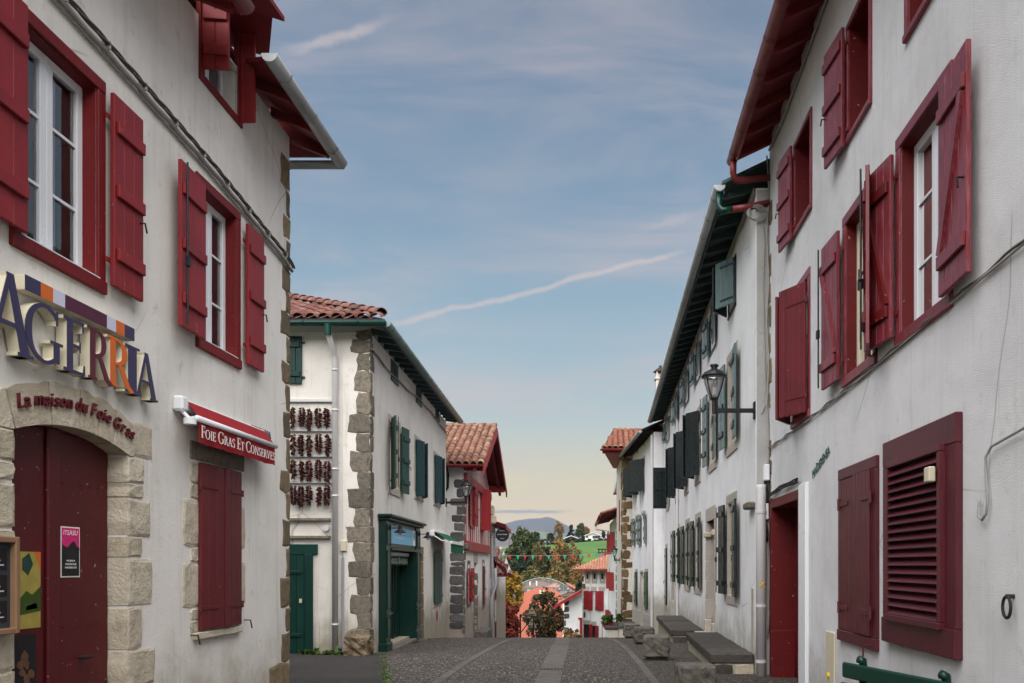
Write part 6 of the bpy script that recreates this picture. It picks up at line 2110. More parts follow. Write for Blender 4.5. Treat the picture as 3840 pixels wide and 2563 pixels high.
# lantern on the terrace corner
lantern('street_lamp', 'black lantern street lamp on the corner bracket of the long terrace', (TX - .0, 12.52, 3.8), (-1, 0, 0), .62, 4.0, w=.35)
lw2 = thing('lamp_wire', 'thin wire drooping from the lantern bracket up the grey return wall', 'cable', (2.35, 12.4, 4.0))
MB().tube([(2.27, 12.47, 3.98), (2.33, 12.42, 3.93), (2.4, 12.41, 4.1), (2.38, 12.41, 4.6), (2.36, 12.41, 5.2), (2.35, 12.41, 5.9), (2.37, 12.41, 6.5), (2.33, 12.41, 6.9)], .008, 6).build('strand', 'cable_grey', lw2, smooth=True)
cl = thing('cable_coil', 'loose coil of grey cables under the joining gutters', 'cable', (2.25, 12.38, 6.9))
for q in range(4):
    MB().tube([(2.2 + .02 * q + (.10 + .01 * q) * math.cos(a * .5), 12.38, 6.93 + (.09 + .012 * q) * math.sin(a * .5)) for a in range(14)], .008, 5).build('loop', 'cable_grey', cl, smooth=True)

# ------------------------------------------------------------------ right: next houses along the bend
FN = Fr((1.85, 32.45, 0), (-.0887, .996, 0), (-.996, -.0887, 0))
LN = 7.0
hN = thing('house', 'plain white house with slit vents and dark shutters next to the long terrace', 'house', (1.85, 32.45, -1.6))
n1, n2 = (.7, 1.5, 3.35, 5.2), (3.2, 4.0, 3.35, 5.2)
n3, n4 = (1.0, 1.7, 1.5, 2.95), (3.4, 4.1, 1.5, 2.95)
n5, n6, nd = (.55, 1.05, -1.0, .9), (4.2, 4.7, -1.0, .9), (2.1, 2.9, -2.0, .95)
def nrect(px0, px1, pyt, pyb, e=None):
    return brect(FN, px0, px1, pyt, pyb, e)
n1 = nrect(2398, 2418, 1728, 1848, 2410)
n2 = nrect(2374, 2391, 1756, 1862, 2383)
n3 = nrect(2407, 2420, 1928, 2042, 2414)
n4 = nrect(2384, 2395, 1942, 2045, 2390)
n5 = nrect(2419, 2430, 2146, 2280, 2424)
n6 = nrect(2383, 2391, 2146, 2270, 2387)
nd = nrect(2402, 2412, 2148, 2345, 2407)
mb = MB()
facade(mb, FN, 0, LN, -3.5, 6.9, [n1, n2, n3, n4, n5, n6, nd], .25)
body(mb, FN, 0, LN, -3.5, 6.9, 8)
mb.build('wall', 'plaster_t', hN)
for i, r_ in enumerate((n1, n2, n3, n4, n5, n6)):
    w_ = (r_[1] - r_[0]) / 2
    bx('pane', hN, FN, r_[0], r_[1], -.2, -.19, r_[2], r_[3], 'glass', 0)
    room_back(hN, FN, *r_, -.8)
    bx('lintel', hN, FN, r_[0] - .1, r_[1] + .1, -.05, .012, r_[3], r_[3] + .14, 'stone_trim', .005)
    if i < 2:
        shutter(hN, FN.turn(r_[0], .03, 34), w_ + .05, r_[2], r_[3], 'black_green', 2, 'strap')
        shutter(hN, FN.flip(r_[1], .03, 34), w_ + .05, r_[2], r_[3], 'black_green', 2, 'strap')
    elif i < 4:
        shutter(hN, FN.flip(r_[0], .04, 5), w_, r_[2], r_[3], 'shutter_sheen', 2, bat='black_green')
        shutter(hN, FN.turn(r_[1], .04, 8), w_, r_[2], r_[3], 'shutter_sheen', 2, bat='black_green', rod=True)
    else:
        shutter(hN, FN.turn(r_[0], .02, 2), w_, r_[2], r_[3], 'black_green', 2, 'strap')
        shutter(hN, FN.flip(r_[1], .02, 2), w_, r_[2], r_[3], 'black_green', 2, 'strap')
bx('door', hN, FN, nd[0], nd[1], -.22, -.18, nd[2], nd[3], 'rafter_dark', 0)
surround(hN, FN, nd[0] - .1, nd[1] + .1, nd[2], nd[3] + .1, .1, -.05, .02, 'stone_trim', 'door_frame', False)
for px, py0, py1 in ((2415, 1640, 1672), (2391, 1670, 1700)):
    t_, za = FN.pix(px, py0)
    _, zb = FN.pix(px, py1)
    bx('slit_vent', hN, FN, t_ - .12, t_ + .12, .0, .008, zb, za, 'poster_black', 0)
for i in range(5):
    za = -2.0 + i * .33
    for a, b in ((.15, nd[0] - .15), (nd[1] + .15, LN - .1)):
        bx('base_course', hN, FN, a, b, 0, .025, za + .006, za + .33 - .006, 'plaster_t', .004)
slab_roof(hN, [FN.P(-.2, .5, 6.98), FN.P(LN + .3, .5, 6.98), FN.P(LN + .3, -4, 9), FN.P(-.2, -4, 9)], .05, 'tile_b', 'roof', 'rafter_dark')
slab_roof(hN, [FN.P(-.2, -8.5, 6.98), FN.P(LN + .3, -8.5, 6.98), FN.P(LN + .3, -4, 9), FN.P(-.2, -4, 9)], .05, 'tile_b', 'roof_back', 'rafter_dark')
rafters(hN, FN, .2, LN, .5, 0, .46, 7.02, 6.94, .08, .12, 'rafter_dark')
gutter(hN, FN.P(-.1, .54, 6.93), FN.P(LN + .3, .54, 6.93), .085, 'zinc', 8)
MB().tube([FN.P(.12, .06, 6.8), FN.P(.12, .06, -2)], .06, 10).build('downpipe', 'white_pipe', hN)

# stone-cornered old house facing down the street
FCf = Fr((0, 39.6, 0), (1, 0, 0), (0, -1, 0))
FCs = Fr((.77, 39.6, 0), (-.04, .9992, 0), (-.9992, -.04, 0))
hC = thing('house', 'old house with brown stone quoins and mossy tiled roof with red eaves', 'house', (.77, 39.6, -3))
mb = MB()
facade(mb, FCf, .77, 6, -5, 7.3, [], .2)
facade(mb, FCs, 0, 5.7, -5, 7.3, [(2.4, 3.1, 3.4, 5.0)], .2)
mb.quad(FCs.P(5.7, 0, -5), FCs.P(5.7, 0, 7.3), FCs.P(5.7, -5, 7.3), FCs.P(5.7, -5, -5))
mb.quad(FCf.P(6, 0, -5), FCf.P(6, 0, 7.3), FCs.P(5.7, -5, 7.3), FCs.P(5.7, -5, -5))
mb.quad(FCf.P(.77, 0, 7.3), FCf.P(6, 0, 7.3), FCs.P(5.7, -5, 7.3), FCs.P(5.7, 0, 7.3))
wallC = mb.build('wall', 'plaster_c', hC)
bx('tall_shutter', hC, FCs, 2.35, 2.78, .0, .04, 3.4, 5.0, 'red_g')
z = -3.2
i = 0
while z < 7.0:
    hh = random.uniform(.3, .62)
    w_ = random.choice((.14, .30, .24, .16, .44)) if i % 2 else random.uniform(.12, .2)
    st = block('stone', wallC, FCf, .76, .76 + w_ + .06, z, z + hh - .02, -.1, .02, 'stone_c', .03, rnd=.25)
    block('stone_side', st, FCs, 0, random.choice((.5, 1.4, .8)), z, z + hh - .02, -.1, .02, 'stone_c', .03, rnd=.25)
    z += hh
    i += 1
for zz in (3.3, 1.55, -.1, -1.3, 2.55):
    block('stone', wallC, FCf, .8, 1.3, zz, zz + random.uniform(.18, .4), -.1, .018, 'stone_c', .03, rnd=.2)
zc0, zc1 = 7.16, 8.55
rC = slab_roof(hC, [(-.24, 38.9, zc0), (6.2, 38.9, zc0), (6.2, 42.4, zc1), (.32, 42.4, zc1)], .07, 'tile_c', 'roof', 'red_eave')
slab_roof(hC, [(6.2, 46.0, zc0), (.35, 46.0, zc0), (.32, 42.42, zc1), (6.2, 42.42, zc1)], .07, 'tile_c', 'roof_back', 'red_eave')
tiles(rC, (-.12, 38.88, zc0 + .02), (1, 0, 0), (.0, 3.5, 1.39), 3.1, 3.6, 'tile_c', r=.13, L=.46, lap=.36, gap=.27, keep=lambda p: p.x > -.14 + (p.y - 38.9) * .17)
MB().prism([(-.28, 38.86, zc0), (.26, 42.45, zc1 + .05), (.34, 42.45, zc1 + .05), (-.18, 38.86, zc0)], (0, 0, .05)).build('verge_flashing', 'zinc', hC)
gutter(hC, (-.3, 38.82, zc0 - .03), (5, 38.82, zc0 - .03), .09, 'gutter_red_dark', 5)
bx('eave_board', hC, FCf, -.2, 2.2, .55, .6, zc0 - .22, zc0 - .08, 'red_g')
mb = MB()
mb.prism([(-.1, 39.2, 6.98), (.75, 39.2, 6.98), (.54, 45.3, 6.98), (.36, 45.3, 6.98)], (0, 0, .1))
mb.build('side_soffit', 'red_g', hC)
for i in range(6):
    ob = bpy.data.objects.new('ridge_tile', tile_mesh('tile_c', .42, .13))
    link(ob, rC, Matrix.Translation((.4 + i * .4, 42.4, zc1 + .02)) @ Matrix(((0, 1, 0), (1, 0, 0), (0, 0, 1))).transposed().to_4x4() @ Matrix.Scale(-1, 4, (1, 0, 0)))
lantern('street_lamp', 'black lantern street lamp on the old brown quoined house', (.66, 41.5, 2.0), (-1, .0, 0), .26, EYE - (2101 - VY) / FPX * 41.5, w=.3)

# white house with red shutters farther down
FDn = Fr((.54, 45.35, 0), (-.04, .9992, 0), (-.9992, -.04, 0))
hD = thing('house', 'white house with bright red shutters and red gutter below the quoined house', 'house', (.54, 45.35, -4))
mb = MB()
LD = 8.7
facade(mb, FDn, 0, LD, -6, 4.35, [], .2)
body(mb, FDn, 0, LD, -6, 4.35, 6)
wallD = mb.build('wall', 'plaster_far', hD)
for r_, nm in ((brect(FDn, 2284, 2308, 2000, 2078, 2300), 'u'), (brect(FDn, 2281, 2305, 2146, 2212, 2295), 'm'), (brect(FDn, 2283, 2294, 2292, 2330, 2290), 'l')):
    mid = (r_[0] + r_[1]) / 2
    shutter(hD, FDn.turn(r_[0] + .5, .03, 24), .55, r_[2], r_[3], 'red_g', 3, 'strap')
    shutter(hD, FDn.flip(r_[0] + 1.8, .03, 24), .55, r_[2], r_[3], 'red_g', 3, 'strap')
    shutter(hD, FDn.turn(mid + .6, .03, 24), .55, r_[2], r_[3], 'red_g', 3, 'strap')
for i in range(18):
    z0 = -4.5 + i * .48
    block('stone', wallD, FDn, .0, random.choice((.3, .7, .4)), z0, z0 + .4, -.1, .02, 'stone_c', .04, rnd=.25)
zd = 4.45
rD = slab_roof(hD, [FDn.P(-.3, .85, zd), FDn.P(LD + .2, .85, zd - .1), FDn.P(LD + .2, -4, zd + 1.6), FDn.P(-.3, -4, zd + 1.6)], .06, 'tile_c', 'roof', 'red_eave')
rafters(hD, FDn, .1, LD - .1, .55, 0, .8, zd + .18, zd - .04, .08, .12, 'red_eave')
gutter(hD, FDn.P(-.3, .9, zd - .04), FDn.P(LD + .2, .9, zd - .14), .09, 'gutter_red_dark', 5)
tiles(rD, FDn.P(-.3, .8, zd + .02), FDn.T, FDn.P(0, -4.85, 1.6) - FDn.P(0, 0, 0), 2.0, 1.2, 'tile_c', r=.12, gap=.27)
MB().tube([FDn.P(LD - .2, .9, zd - .2), FDn.P(LD - .2, .9, zd - .45), FDn.P(LD - .1, .1, zd - .55), FDn.P(LD - .1, .06, -5)], .05, 8).build('downpipe', 'white_pipe', hD)
# higher roof verge peeping past the quoined house
slab_roof(hD, [(.40, 45.9, 5.68), (3, 45.9, 5.68), (3, 49.2, 7.25), (.62, 49.2, 7.25)], .08, 'tile_c', 'upper_roof', 'red_g')
MB().prism([(.38, 45.88, 5.70), (.60, 49.2, 7.28), (.66, 49.2, 7.28), (.46, 45.88, 5.70)], (0, 0, .05)).build('verge_flashing', 'zinc', hD)
gutter(hD, (.36, 45.82, 5.66), (2.5, 45.82, 5.66), .08, 'gutter_red_dark', 3)
bx('upper_wall', hD, FDn, .6, 5, -3, -.25, 4.35, 5.7, 'plaster_far', 0)

# hip-roofed house with arched attic windows
FE = Fr((0, 58, 0), (1, 0, 0), (0, -1, 0))
def er(px0, px1, pyt, pyb):
    return brect(FE, px0, px1, pyt, pyb)
hE = thing('house', 'white house with orange hipped roof and three arched attic windows', 'house', (-1.7, 58, -6))
xl, xr = FE.pix(2184, 2000)[0], FE.pix(2288, 2000)[0]
ze = FE.pix(2200, 2136)[1]
att = [er(2200, 2206, 2146, 2173), er(2226, 2233, 2146, 2173), er(2255, 2262, 2146, 2173)]
wl = [er(2190, 2206, 2216, 2286), er(2222, 2232, 2217, 2290), er(2250, 2264, 2217, 2292)]
wg = [er(2190, 2208, 2342, 2400), er(2222, 2232, 2347, 2400)]
mb = MB()
facade(mb, FE, xl, xr, -8, ze, att + [wl[1]] + [inn(x_, .0) for x_ in wg], .3)
body(mb, FE, xl, xr, -8, ze, 7)
wallE = mb.build('wall', 'plaster_far', hE)
for r_ in att:
    c_ = (r_[0] + r_[1]) / 2
    w_ = (r_[1] - r_[0]) / 2
    room_back(hE, FE, *r_, -.5)
    # stone arch
    pts_o = [(c_ + (w_ + .12) * math.cos(a), r_[3] - .0 + (w_ + .2) * math.sin(a) * 1.3) for a in [math.pi * q / 10 for q in range(11)]]
    pts_i = [(c_ + w_ * math.cos(a), r_[3] - .2 + w_ * math.sin(a) * 1.6) for a in [math.pi * q / 10 for q in range(11)]]
    MB().add([FE.P(t, .015, z_) for t, z_ in pts_o + pts_i], [(q, q + 1, 11 + q + 1, 11 + q) for q in range(10)]).build('arch', 'stone_trim', wallE)
    for a, b in ((r_[0] - .12, r_[0]), (r_[1], r_[1] + .12)):
        bx('jamb', wallE, FE, a, b, -.2, .012, r_[2] - .1, r_[3], 'stone_trim', 0)
    bx('sill', wallE, FE, r_[0] - .12, r_[1] + .12, -.2, .02, r_[2] - .3, r_[2] - .1, 'stone_trim', 0)
shutter(hE, FE.turn(wl[0][0], .02, 3), (wl[0][1] - wl[0][0]) * .98, wl[0][2], wl[0][3], 'red_g', 4, 'strap')
shutter(hE, FE.flip(wl[1][0], .03, 14), .32, wl[1][2], wl[1][3], 'red_g', 2)
shutter(hE, FE.turn(wl[1][1], .03, 10), .34, wl[1][2], wl[1][3], 'red_g', 2, 'z')
shutter(hE, FE.turn(wl[2][0] - .1, .02, 2), wl[2][1] - wl[2][0] + .1, wl[2][2], wl[2][3], 'red_g', 4, 'strap')
casement(hE, FE, *wl[1], -.2, 'white_pvc', 3, 2, True)
for r_ in wl + wg:
    bx('lintel', wallE, FE, r_[0] - .1, r_[1] + .1, -.05, .012, r_[3], r_[3] + .28, 'stone_trim', 0)
for r_ in wg:
    room_back(hE, FE, *r_, -.4)
    shutter(hE, FE.flip(r_[0], .03, 12), .2, r_[2], r_[3], 'red_g', 2)
    shutter(hE, FE.turn(r_[1], .03, 12), .25, r_[2], r_[3], 'red_g', 2)
bx('drain', hE, FE, FE.pix(2215, 2000)[0] - .03, FE.pix(2215, 2000)[0] + .03, 0, .06, -8, ze, 'white_pipe', 0)
for i in range(14):
    z0 = -6 + i * .5
    block('stone', wallE, FE, xl, xl + random.choice((.1, .22)), z0, z0 + .4, -.1, .015, 'stone_c', .02, rnd=.2)
rE = slab_roof(hE, [(xl - .75, 57.2, ze - .05), (xr + .6, 57.2, ze - .05), (xr + .6, 62.2, 2.46), (.22, 62.2, 2.46)], .08, 'tile_far', 'roof', 'red_eave')
slab_roof(hE, [(xl - .75, 57.2, ze - .05), (.22, 62.2, 2.46), (xl - .75, 67, ze - .05)], .08, 'tile_far', 'roof_hip', 'red_eave')
kE = (.22 - xl + .75) / 5.0
tiles(rE, (xl - .6, 57.2, ze - .03), (1, 0, 0), (0, 5.0, 2.46 - ze + .05), 3.2, 4.8, 'tile_far', r=.085, L=.40, lap=.33, gap=.19, keep=lambda p: p.x > xl - .75 + (p.y - 57.2) * kE + .1 and p.x < xr + .45)
chE = thing('chimney', 'stone chimney with slab cap behind the hipped roof', 'chimney', (0, 63, 1))
t0_, t1_ = (2243 - VX) / FPX * 63, (2290 - VX) / FPX * 63
bx('shaft', chE, Fr((0, 63, 0), (1, 0, 0), (0, -1, 0)), t0_, t1_, -.4, .4, ze - .5, EYE - (2075 - VY) / FPX * 63, 'stone_grey', .02)
zt0 = EYE - (2075 - VY) / FPX * 63
bx('ledge', chE, Fr((0, 63, 0), (1, 0, 0), (0, -1, 0)), t0_ - .06, t1_ + .06, -.45, .45, zt0, zt0 + .06, 'rafter_dark', .01)
for q in range(4):
    tq = t0_ + (t1_ - t0_) * (q + .1) / 4
    bx('cap_post', chE, Fr((0, 63, 0), (1, 0, 0), (0, -1, 0)), tq, tq + .07, -.3, .3, zt0 + .06, zt0 + .26, 'rafter_dark', 0)
bx('cap', chE, Fr((0, 63, 0), (1, 0, 0), (0, -1, 0)), t0_ - .05, t1_ + .05, -.42, .42, zt0 + .26, zt0 + .34, 'rafter_dark', .01)

# white outbuilding with red barge board
FF = Fr((0, 55, 0), (1, 0, 0), (0, -1, 0))
hF = thing('outbuilding', 'white outbuilding gable with red bargeboard and red door', 'outbuilding', (-2.2, 55, -6))
xa, xb = FF.pix(2116, 2000)[0], FF.pix(2184, 2000)[0]
za, zb = FF.pix(2116, 2256)[1], FF.pix(2184, 2216)[1]
mb = MB()
mb.prism([(xa, 55, -8), (xb, 55, -8), (xb, 55, zb), (xa, 55, za)], (0, 2.6, 0))
wallF = mb.build('wall', 'plaster_far', hF)
slp = (zb - za) / (xb - xa)
rf = lambda x_: za + (x_ - xa) * slp
slab_roof(hF, [(xa - .62, 54.4, rf(xa - .62) + .12), (xb + .0, 54.4, rf(xb) + .12), (xb + .0, 57.6, rf(xb) + .12), (xa - .62, 57.6, rf(xa - .62) + .12)], .06, 'tile_far', 'roof', 'red_eave')
MB().prism([(xa - .64, 54.38, rf(xa - .64) + .12), (xb, 54.38, rf(xb) + .12), (xb, 54.38, rf(xb) - .1), (xa - .64, 54.38, rf(xa - .64) - .1)], (0, -.05, 0)).build('bargeboard', 'red_g', hF)
bx('door', hF, FF, FF.pix(2174, 2000)[0], xb - .005, 0, .05, -8, FF.pix(2180, 2322)[1], 'red_g', .01)
bx('door_head', hF, FF, FF.pix(2168, 2000)[0], xb - .005, 0, .07, FF.pix(2180, 2322)[1], FF.pix(2180, 2317)[1], 'red_g', .005)
for i in range(9):
    z0 = -4.6 + i * .45
    block('stone', wallF, FF, xa, xa + random.choice((.15, .32, .12)), z0, z0 + .36, -.1, .015, 'stone_dark', .03, rnd=.25)

# ------------------------------------------------------------------ trees
def at(px, py, y):
    return Vector(((px - VX) / FPX * y, y, EYE - (py - VY) / FPX * y))


def crown_mesh(name, c, rx, ry, rz, n, size, mat, seed, clumps=40, parent=None, shape='round', fill=.55, elong=1.5):
    rng = np.random.default_rng(seed)
    # clump centres through the crown volume, more towards its surface
    d = rng.normal(size=(clumps, 3))
    d /= np.linalg.norm(d, axis=1)[:, None]
    rad = rng.uniform(fill ** 3, 1, clumps) ** (1 / 3)
    cc = d * rad[:, None]
    if shape == 'cone':
        h = rng.uniform(0, 1, clumps)
        a = rng.uniform(0, 6.28, clumps)
        r = (1 - h) * rng.uniform(.3, 1, clumps)
        cc = np.stack([np.cos(a) * r, np.sin(a) * r, h * 2 - 1], 1)
    if shape == 'up':
        cc[:, :2] *= (0.55 + 0.45 * (1 - np.abs(cc[:, 2:])))
    cs = rng.uniform(.16, .34, clumps) * (0.62 if clumps > 150 else 0.8 if clumps > 80 else 1.0)
    k = rng.integers(0, clumps, n)
    q = rng.normal(size=(n, 3))
    q /= np.linalg.norm(q, axis=1)[:, None]
    q *= (rng.uniform(.25, 1, n) ** .5)[:, None] * cs[k][:, None]
    if shape == 'cone':
        q[:, 2] *= .35
    rr = np.array([rx, ry, rz], dtype=float)
    if rr.max() > 3 * rr.min():
        p = cc[k] * rr + q * np.minimum(rr, rr.min() * 2.2) * 1.4 + np.array(c)
    else:
        p = (cc[k] + q) * rr + np.array(c)
    a = rng.normal(size=(n, 3))
    a /= np.linalg.norm(a, axis=1)[:, None]
    b = np.cross(a, rng.normal(size=(n, 3)))
    b /= np.linalg.norm(b, axis=1)[:, None]
    s = size * rng.uniform(.6, 1.3, n)[:, None]
    v = np.concatenate([p - a * s * elong * .5, p + b * s * .5, p + a * s * elong * .5, p - b * s * .5], 1).reshape(-1, 3)
    off = np.array(c)
    me = bpy.data.meshes.new(name)
    me.vertices.add(4 * n)
    me.vertices.foreach_set('co', (v - off).ravel().astype(np.float32))
    me.loops.add(4 * n)
    me.loops.foreach_set('vertex_index', np.arange(4 * n, dtype=np.int32))
    me.polygons.add(n)
    me.polygons.foreach_set('loop_start', np.arange(0, 4 * n, 4, dtype=np.int32))
    me.polygons.foreach_set('loop_total', np.full(n, 4, dtype=np.int32))
    me.update()
    me.validate()
    me.materials.append(MATS[mat])
    o = bpy.data.objects.new(name, me)
    o['kind'] = 'stuff'
    link(o, parent, Matrix.Translation(tuple(off)))
    return o, cc * np.array([rx, ry, rz]) + off


def tree(label, px, top, bot, wpx, y, leaf, seed, group=None, n=2500, size=.35, shape='round', trunk_px=None, bark='bark_far', clumps=40, fill=.5, name='tree', ground=None, limbs=14, depth=None):
    """tree whose crown fills wpx x (top..bot) photo pixels at distance y; it stands on the ground below"""
    k = y / FPX
    c = at(px, (top + bot) / 2, y)
    rx, rz = wpx * k / 2, (bot - top) * k / 2
    gz = (terrain(c.x, y) if ground is None else ground)
    r = thing(name, label, 'tree' if name != 'shrub' else 'shrub', (c.x, y, gz), group)
    cr, cl_ = crown_mesh('crown', c, rx, (depth or rx), rz, n, size, leaf, seed, clumps, r, shape, fill)
    rng = random.Random(seed)
    tr_ = max(.05, .045 * (c.z + rz - gz))
    mb = MB()
    top_ = Vector((c.x + rng.uniform(-.1, .1) * rx, y, c.z + rz * (.55 if shape != 'cone' else .95)))
    base = Vector((c.x, y, gz - .3))
    pts = [base + (top_ - base) * f + Vector((rng.uniform(-.05, .05) * rx * f, rng.uniform(-.05, .05) * rx * f, 0)) for f in (0, .2, .4, .6, .8, 1)]
    mb.tube(pts, [tr_ * (1 - .8 * f) for f in (0, .2, .4, .6, .8, 1)], 8)
    mb.build('trunk', bark, r, smooth=True)
    for i in range(limbs):
        e = Vector(tuple(cl_[rng.randrange(len(cl_))]))
        f = rng.uniform(.35, .9)
        s = base + (top_ - base) * f
        if e.z < s.z - .1 * rz:
            s = base + (top_ - base) * max(.25, f - .3)
        mid = (s + e) / 2 + UP * .08 * rz
        MB().tube([s, mid, e], [tr_ * .35, tr_ * .22, tr_ * .08], 5).build('limb', bark, r, smooth=True)
    return r


# near trees at the bottom of the street
tree('dark bushy maple with sparse pinkish upper twigs in front of the orange wall', 2042, 2212, 2420, 176, 66, 'leaf_maple', 1, n=6000, size=.15, clumps=170, fill=.02, shape='up', bark='bark', limbs=30)
tree('low crimson leaved tree beside the narrow white house', 1905, 2268, 2420, 96, 58, 'leaf_red', 2, n=6000, size=.16, clumps=70, fill=.2, bark='bark', limbs=20)
tree('brown leafless bush at the foot of the white outbuilding', 2146, 2358, 2412, 64, 53, 'leaf_rust', 3, n=900, size=.10, clumps=26, name='shrub', bark='bark', limbs=26)
# valley trees behind the orange wall
VT = [('round golden yellow plane tree left of the orange wall', 1905, 2150, 2290, 110, 128, 'leaf_yellow', 'round', 5200, .42),
      ('dense dark green tree standing behind the mesh fence', 1962, 2105, 2196, 96, 190, 'leaf_dark', 'round', 3600, .6),
      ('tall broad olive green oak at the left of the valley', 1962, 1992, 2170, 110, 215, 'leaf_green', 'round', 5600, .6),
      ('second olive green crown beside the tall valley oak', 1930, 2030, 2130, 60, 222, 'leaf_green', 'round', 2200, .6),
      ('russet half bare tree between the green oak and the golden crown', 2018, 2030, 2190, 60, 205, 'leaf_olive', 'round', 2600, .5),
      ('dark green crown rising in the middle of the valley wood', 2050, 2050, 2150, 70, 225, 'leaf_dark', 'round', 2600, .6),
      ('large domed rusty golden tree in the middle of the valley', 2128, 2026, 2196, 124, 195, 'leaf_rust', 'round', 5200, .42),
      ('lower brown thicket tree below the domed golden tree', 2100, 2110, 2210, 110, 182, 'leaf_olive', 'round', 3600, .45),
      ('dark brown tree at the right of the valley wood', 2165, 2120, 2230, 70, 178, 'leaf_rust', 'round', 2400, .4),
      ('green shrubby tree beside the arched attic house', 2180, 2180, 2250, 44, 150, 'leaf_dark', 'round', 1500, .4),
      ('dull brown tree filling behind the fence at the left', 1995, 2120, 2215, 80, 184, 'leaf_olive', 'round', 2400, .5),
      ('tawny bare crowned tree behind the white gable', 2080, 2130, 2230, 70, 176, 'leaf_rust', 'round', 1800, .4),
      ('russet tree beyond the golden plane tree', 1885, 2110, 2180, 60, 200, 'leaf_rust', 'round', 1600, .5)]
for i, (lb, px, t_, b_, w_, y_, lf, shp, n_, sz) in enumerate(VT):
    tree(lb, px, t_, b_, w_, y_, lf, 30 + i, 'trees in the valley', int(n_ * .85), sz * .9, shp, clumps=85, fill=.3, limbs=12)
HT = [('orange half bare tree standing on the hilltop', 2095, 1957, 2030, 40, 445, 'leaf_rust', 'up', 1300, .55, .2),
      ('dark pointed conifer on the hilltop', 2142, 1972, 2022, 34, 450, 'leaf_dark', 'cone', 1500, .8, .3),
      ('rounded dark green tree next to the hilltop conifer', 2180, 1968, 2020, 42, 450, 'leaf_green', 'round', 1500, .8, .3),
      ('orange tinged tree right of the rounded hilltop tree', 2200, 1976, 2018, 22, 448, 'leaf_rust', 'round', 700, .7, .3),
      ('small dark tree on the hilltop above the oak', 2010, 1997, 2030, 26, 440, 'leaf_dark', 'round', 900, .8, .3),
      ('dark round hedge tree in the middle of the ridge', 2066, 2003, 2030, 28, 440, 'leaf_dark', 'round', 900, .8, .3),
      ('low orange bush on the ridge below the bare tree', 2095, 2020, 2042, 44, 430, 'leaf_rust', 'round', 900, .7, .3),
      ('slim dark tree beside the small hilltop house', 2264, 1991, 2018, 14, 452, 'leaf_dark', 'up', 500, .7, .3)]
for i, (lb, px, t_, b_, w_, y_, lf, shp, n_, sz, fl) in enumerate(HT):
    tree(lb, px, t_, b_, w_, y_, lf, 60 + i, 'trees along the hilltop', n_, sz, shp, clumps=40, fill=fl, limbs=8)
hg, _ = crown_mesh('hedgerow', (at(2160, 2030, 438).x, 438, at(2160, 2034, 438).z), 34, 1.5, 1.8, 6000, .7, 'leaf_dark', 91, 160, None, 'round', .1)
hg['label'] = 'clipped green hedge line along the top of the meadow'
w2_, _ = crown_mesh('woodland', (at(2045, 2150, 236).x, 236, at(2045, 2150, 236).z), 8, 4, 6.5, 5000, .8, 'leaf_olive', 92, 160, None, 'round', .1)
w2_['label'] = 'mass of brown undergrowth on the valley side'
hs = crown_mesh('undergrowth', (at(2030, 2215, 168).x, 168, at(2030, 2225, 168).z), 8, 3, 3.2, 5000, .5, 'leaf_olive', 93, 120, None, 'round', .1)[0]
hs['label'] = 'mixed undergrowth behind the mesh fence'

# ------------------------------------------------------------------ mountain
prof = [(-2500, 2060), (200, 2050), (1100, 2040), (1500, 2015), (1700, 2000), (1800, 1984), (1866, 1972), (1900, 1962), (1938, 1951), (1985, 1945), (2025, 1943), (2052, 1938), (2070, 1942), (2090, 1951), (2137, 1976), (2180, 1998), (2240, 2020), (2330, 2040), (2600, 2055), (4500, 2062), (8000, 2070)]
MY = 5200.0
from mathutils import noise as mnoise
cols_ = []
px_list = []
for (a, za_), (b, zb_2) in zip(prof[:-1], prof[1:]):
    m_ = max(2, int((b - a) / 12))
    m_ = min(m_, 14)
    for q in range(m_):
        f = q / m_
        px_list.append((a + (b - a) * f, za_ + (zb_2 - za_) * f))
mb = MB()
rows_ = 18
for j in range(rows_ + 1):
    v = j / rows_
    for px, py in px_list:
        h = (VY - py) / FPX * MY
        yy = MY - 3600 * (1 - v) if v < 1 else MY
        x_ = (px - VX) / FPX * MY
        z_ = -60 + (h + 60) * (v ** 1.35) + 26 * mnoise.noise(Vector((x_ * .0022, v * 5, 3))) * math.sin(v * math.pi) + 9 * mnoise.noise(Vector((x_ * .009, v * 14, 1))) * math.sin(v * math.pi)
        mb.v.append(Vector((x_ * (0.75 + .25 * v), yy, z_)))
nc = len(px_list)
mb.f += [(j * nc + i, j * nc + i + 1, (j + 1) * nc + i + 1, (j + 1) * nc + i) for j in range(rows_) for i in range(nc - 1)]
base_i = len(mb.v)
for px, py in px_list:
    mb.v.append(Vector(((px - VX) / FPX * MY, MY + 2500, -60)))
mb.f += [(rows_ * nc + i, rows_ * nc + i + 1, base_i + i + 1, base_i + i) for i in range(nc - 1)]
mt = mb.build('mountain', 'mountain', None, smooth=True)
mt['kind'] = 'structure'
mt['label'] = 'long flat shouldered mountain on the horizon'
mb = MB()
mb.add([(-9000, 900, -62), (9000, 900, -62), (9000, 8200, -62), (-9000, 8200, -62)], [(0, 1, 2, 3)])
pln = mb.build('plain', 'meadow', None)
pln['kind'] = 'structure'

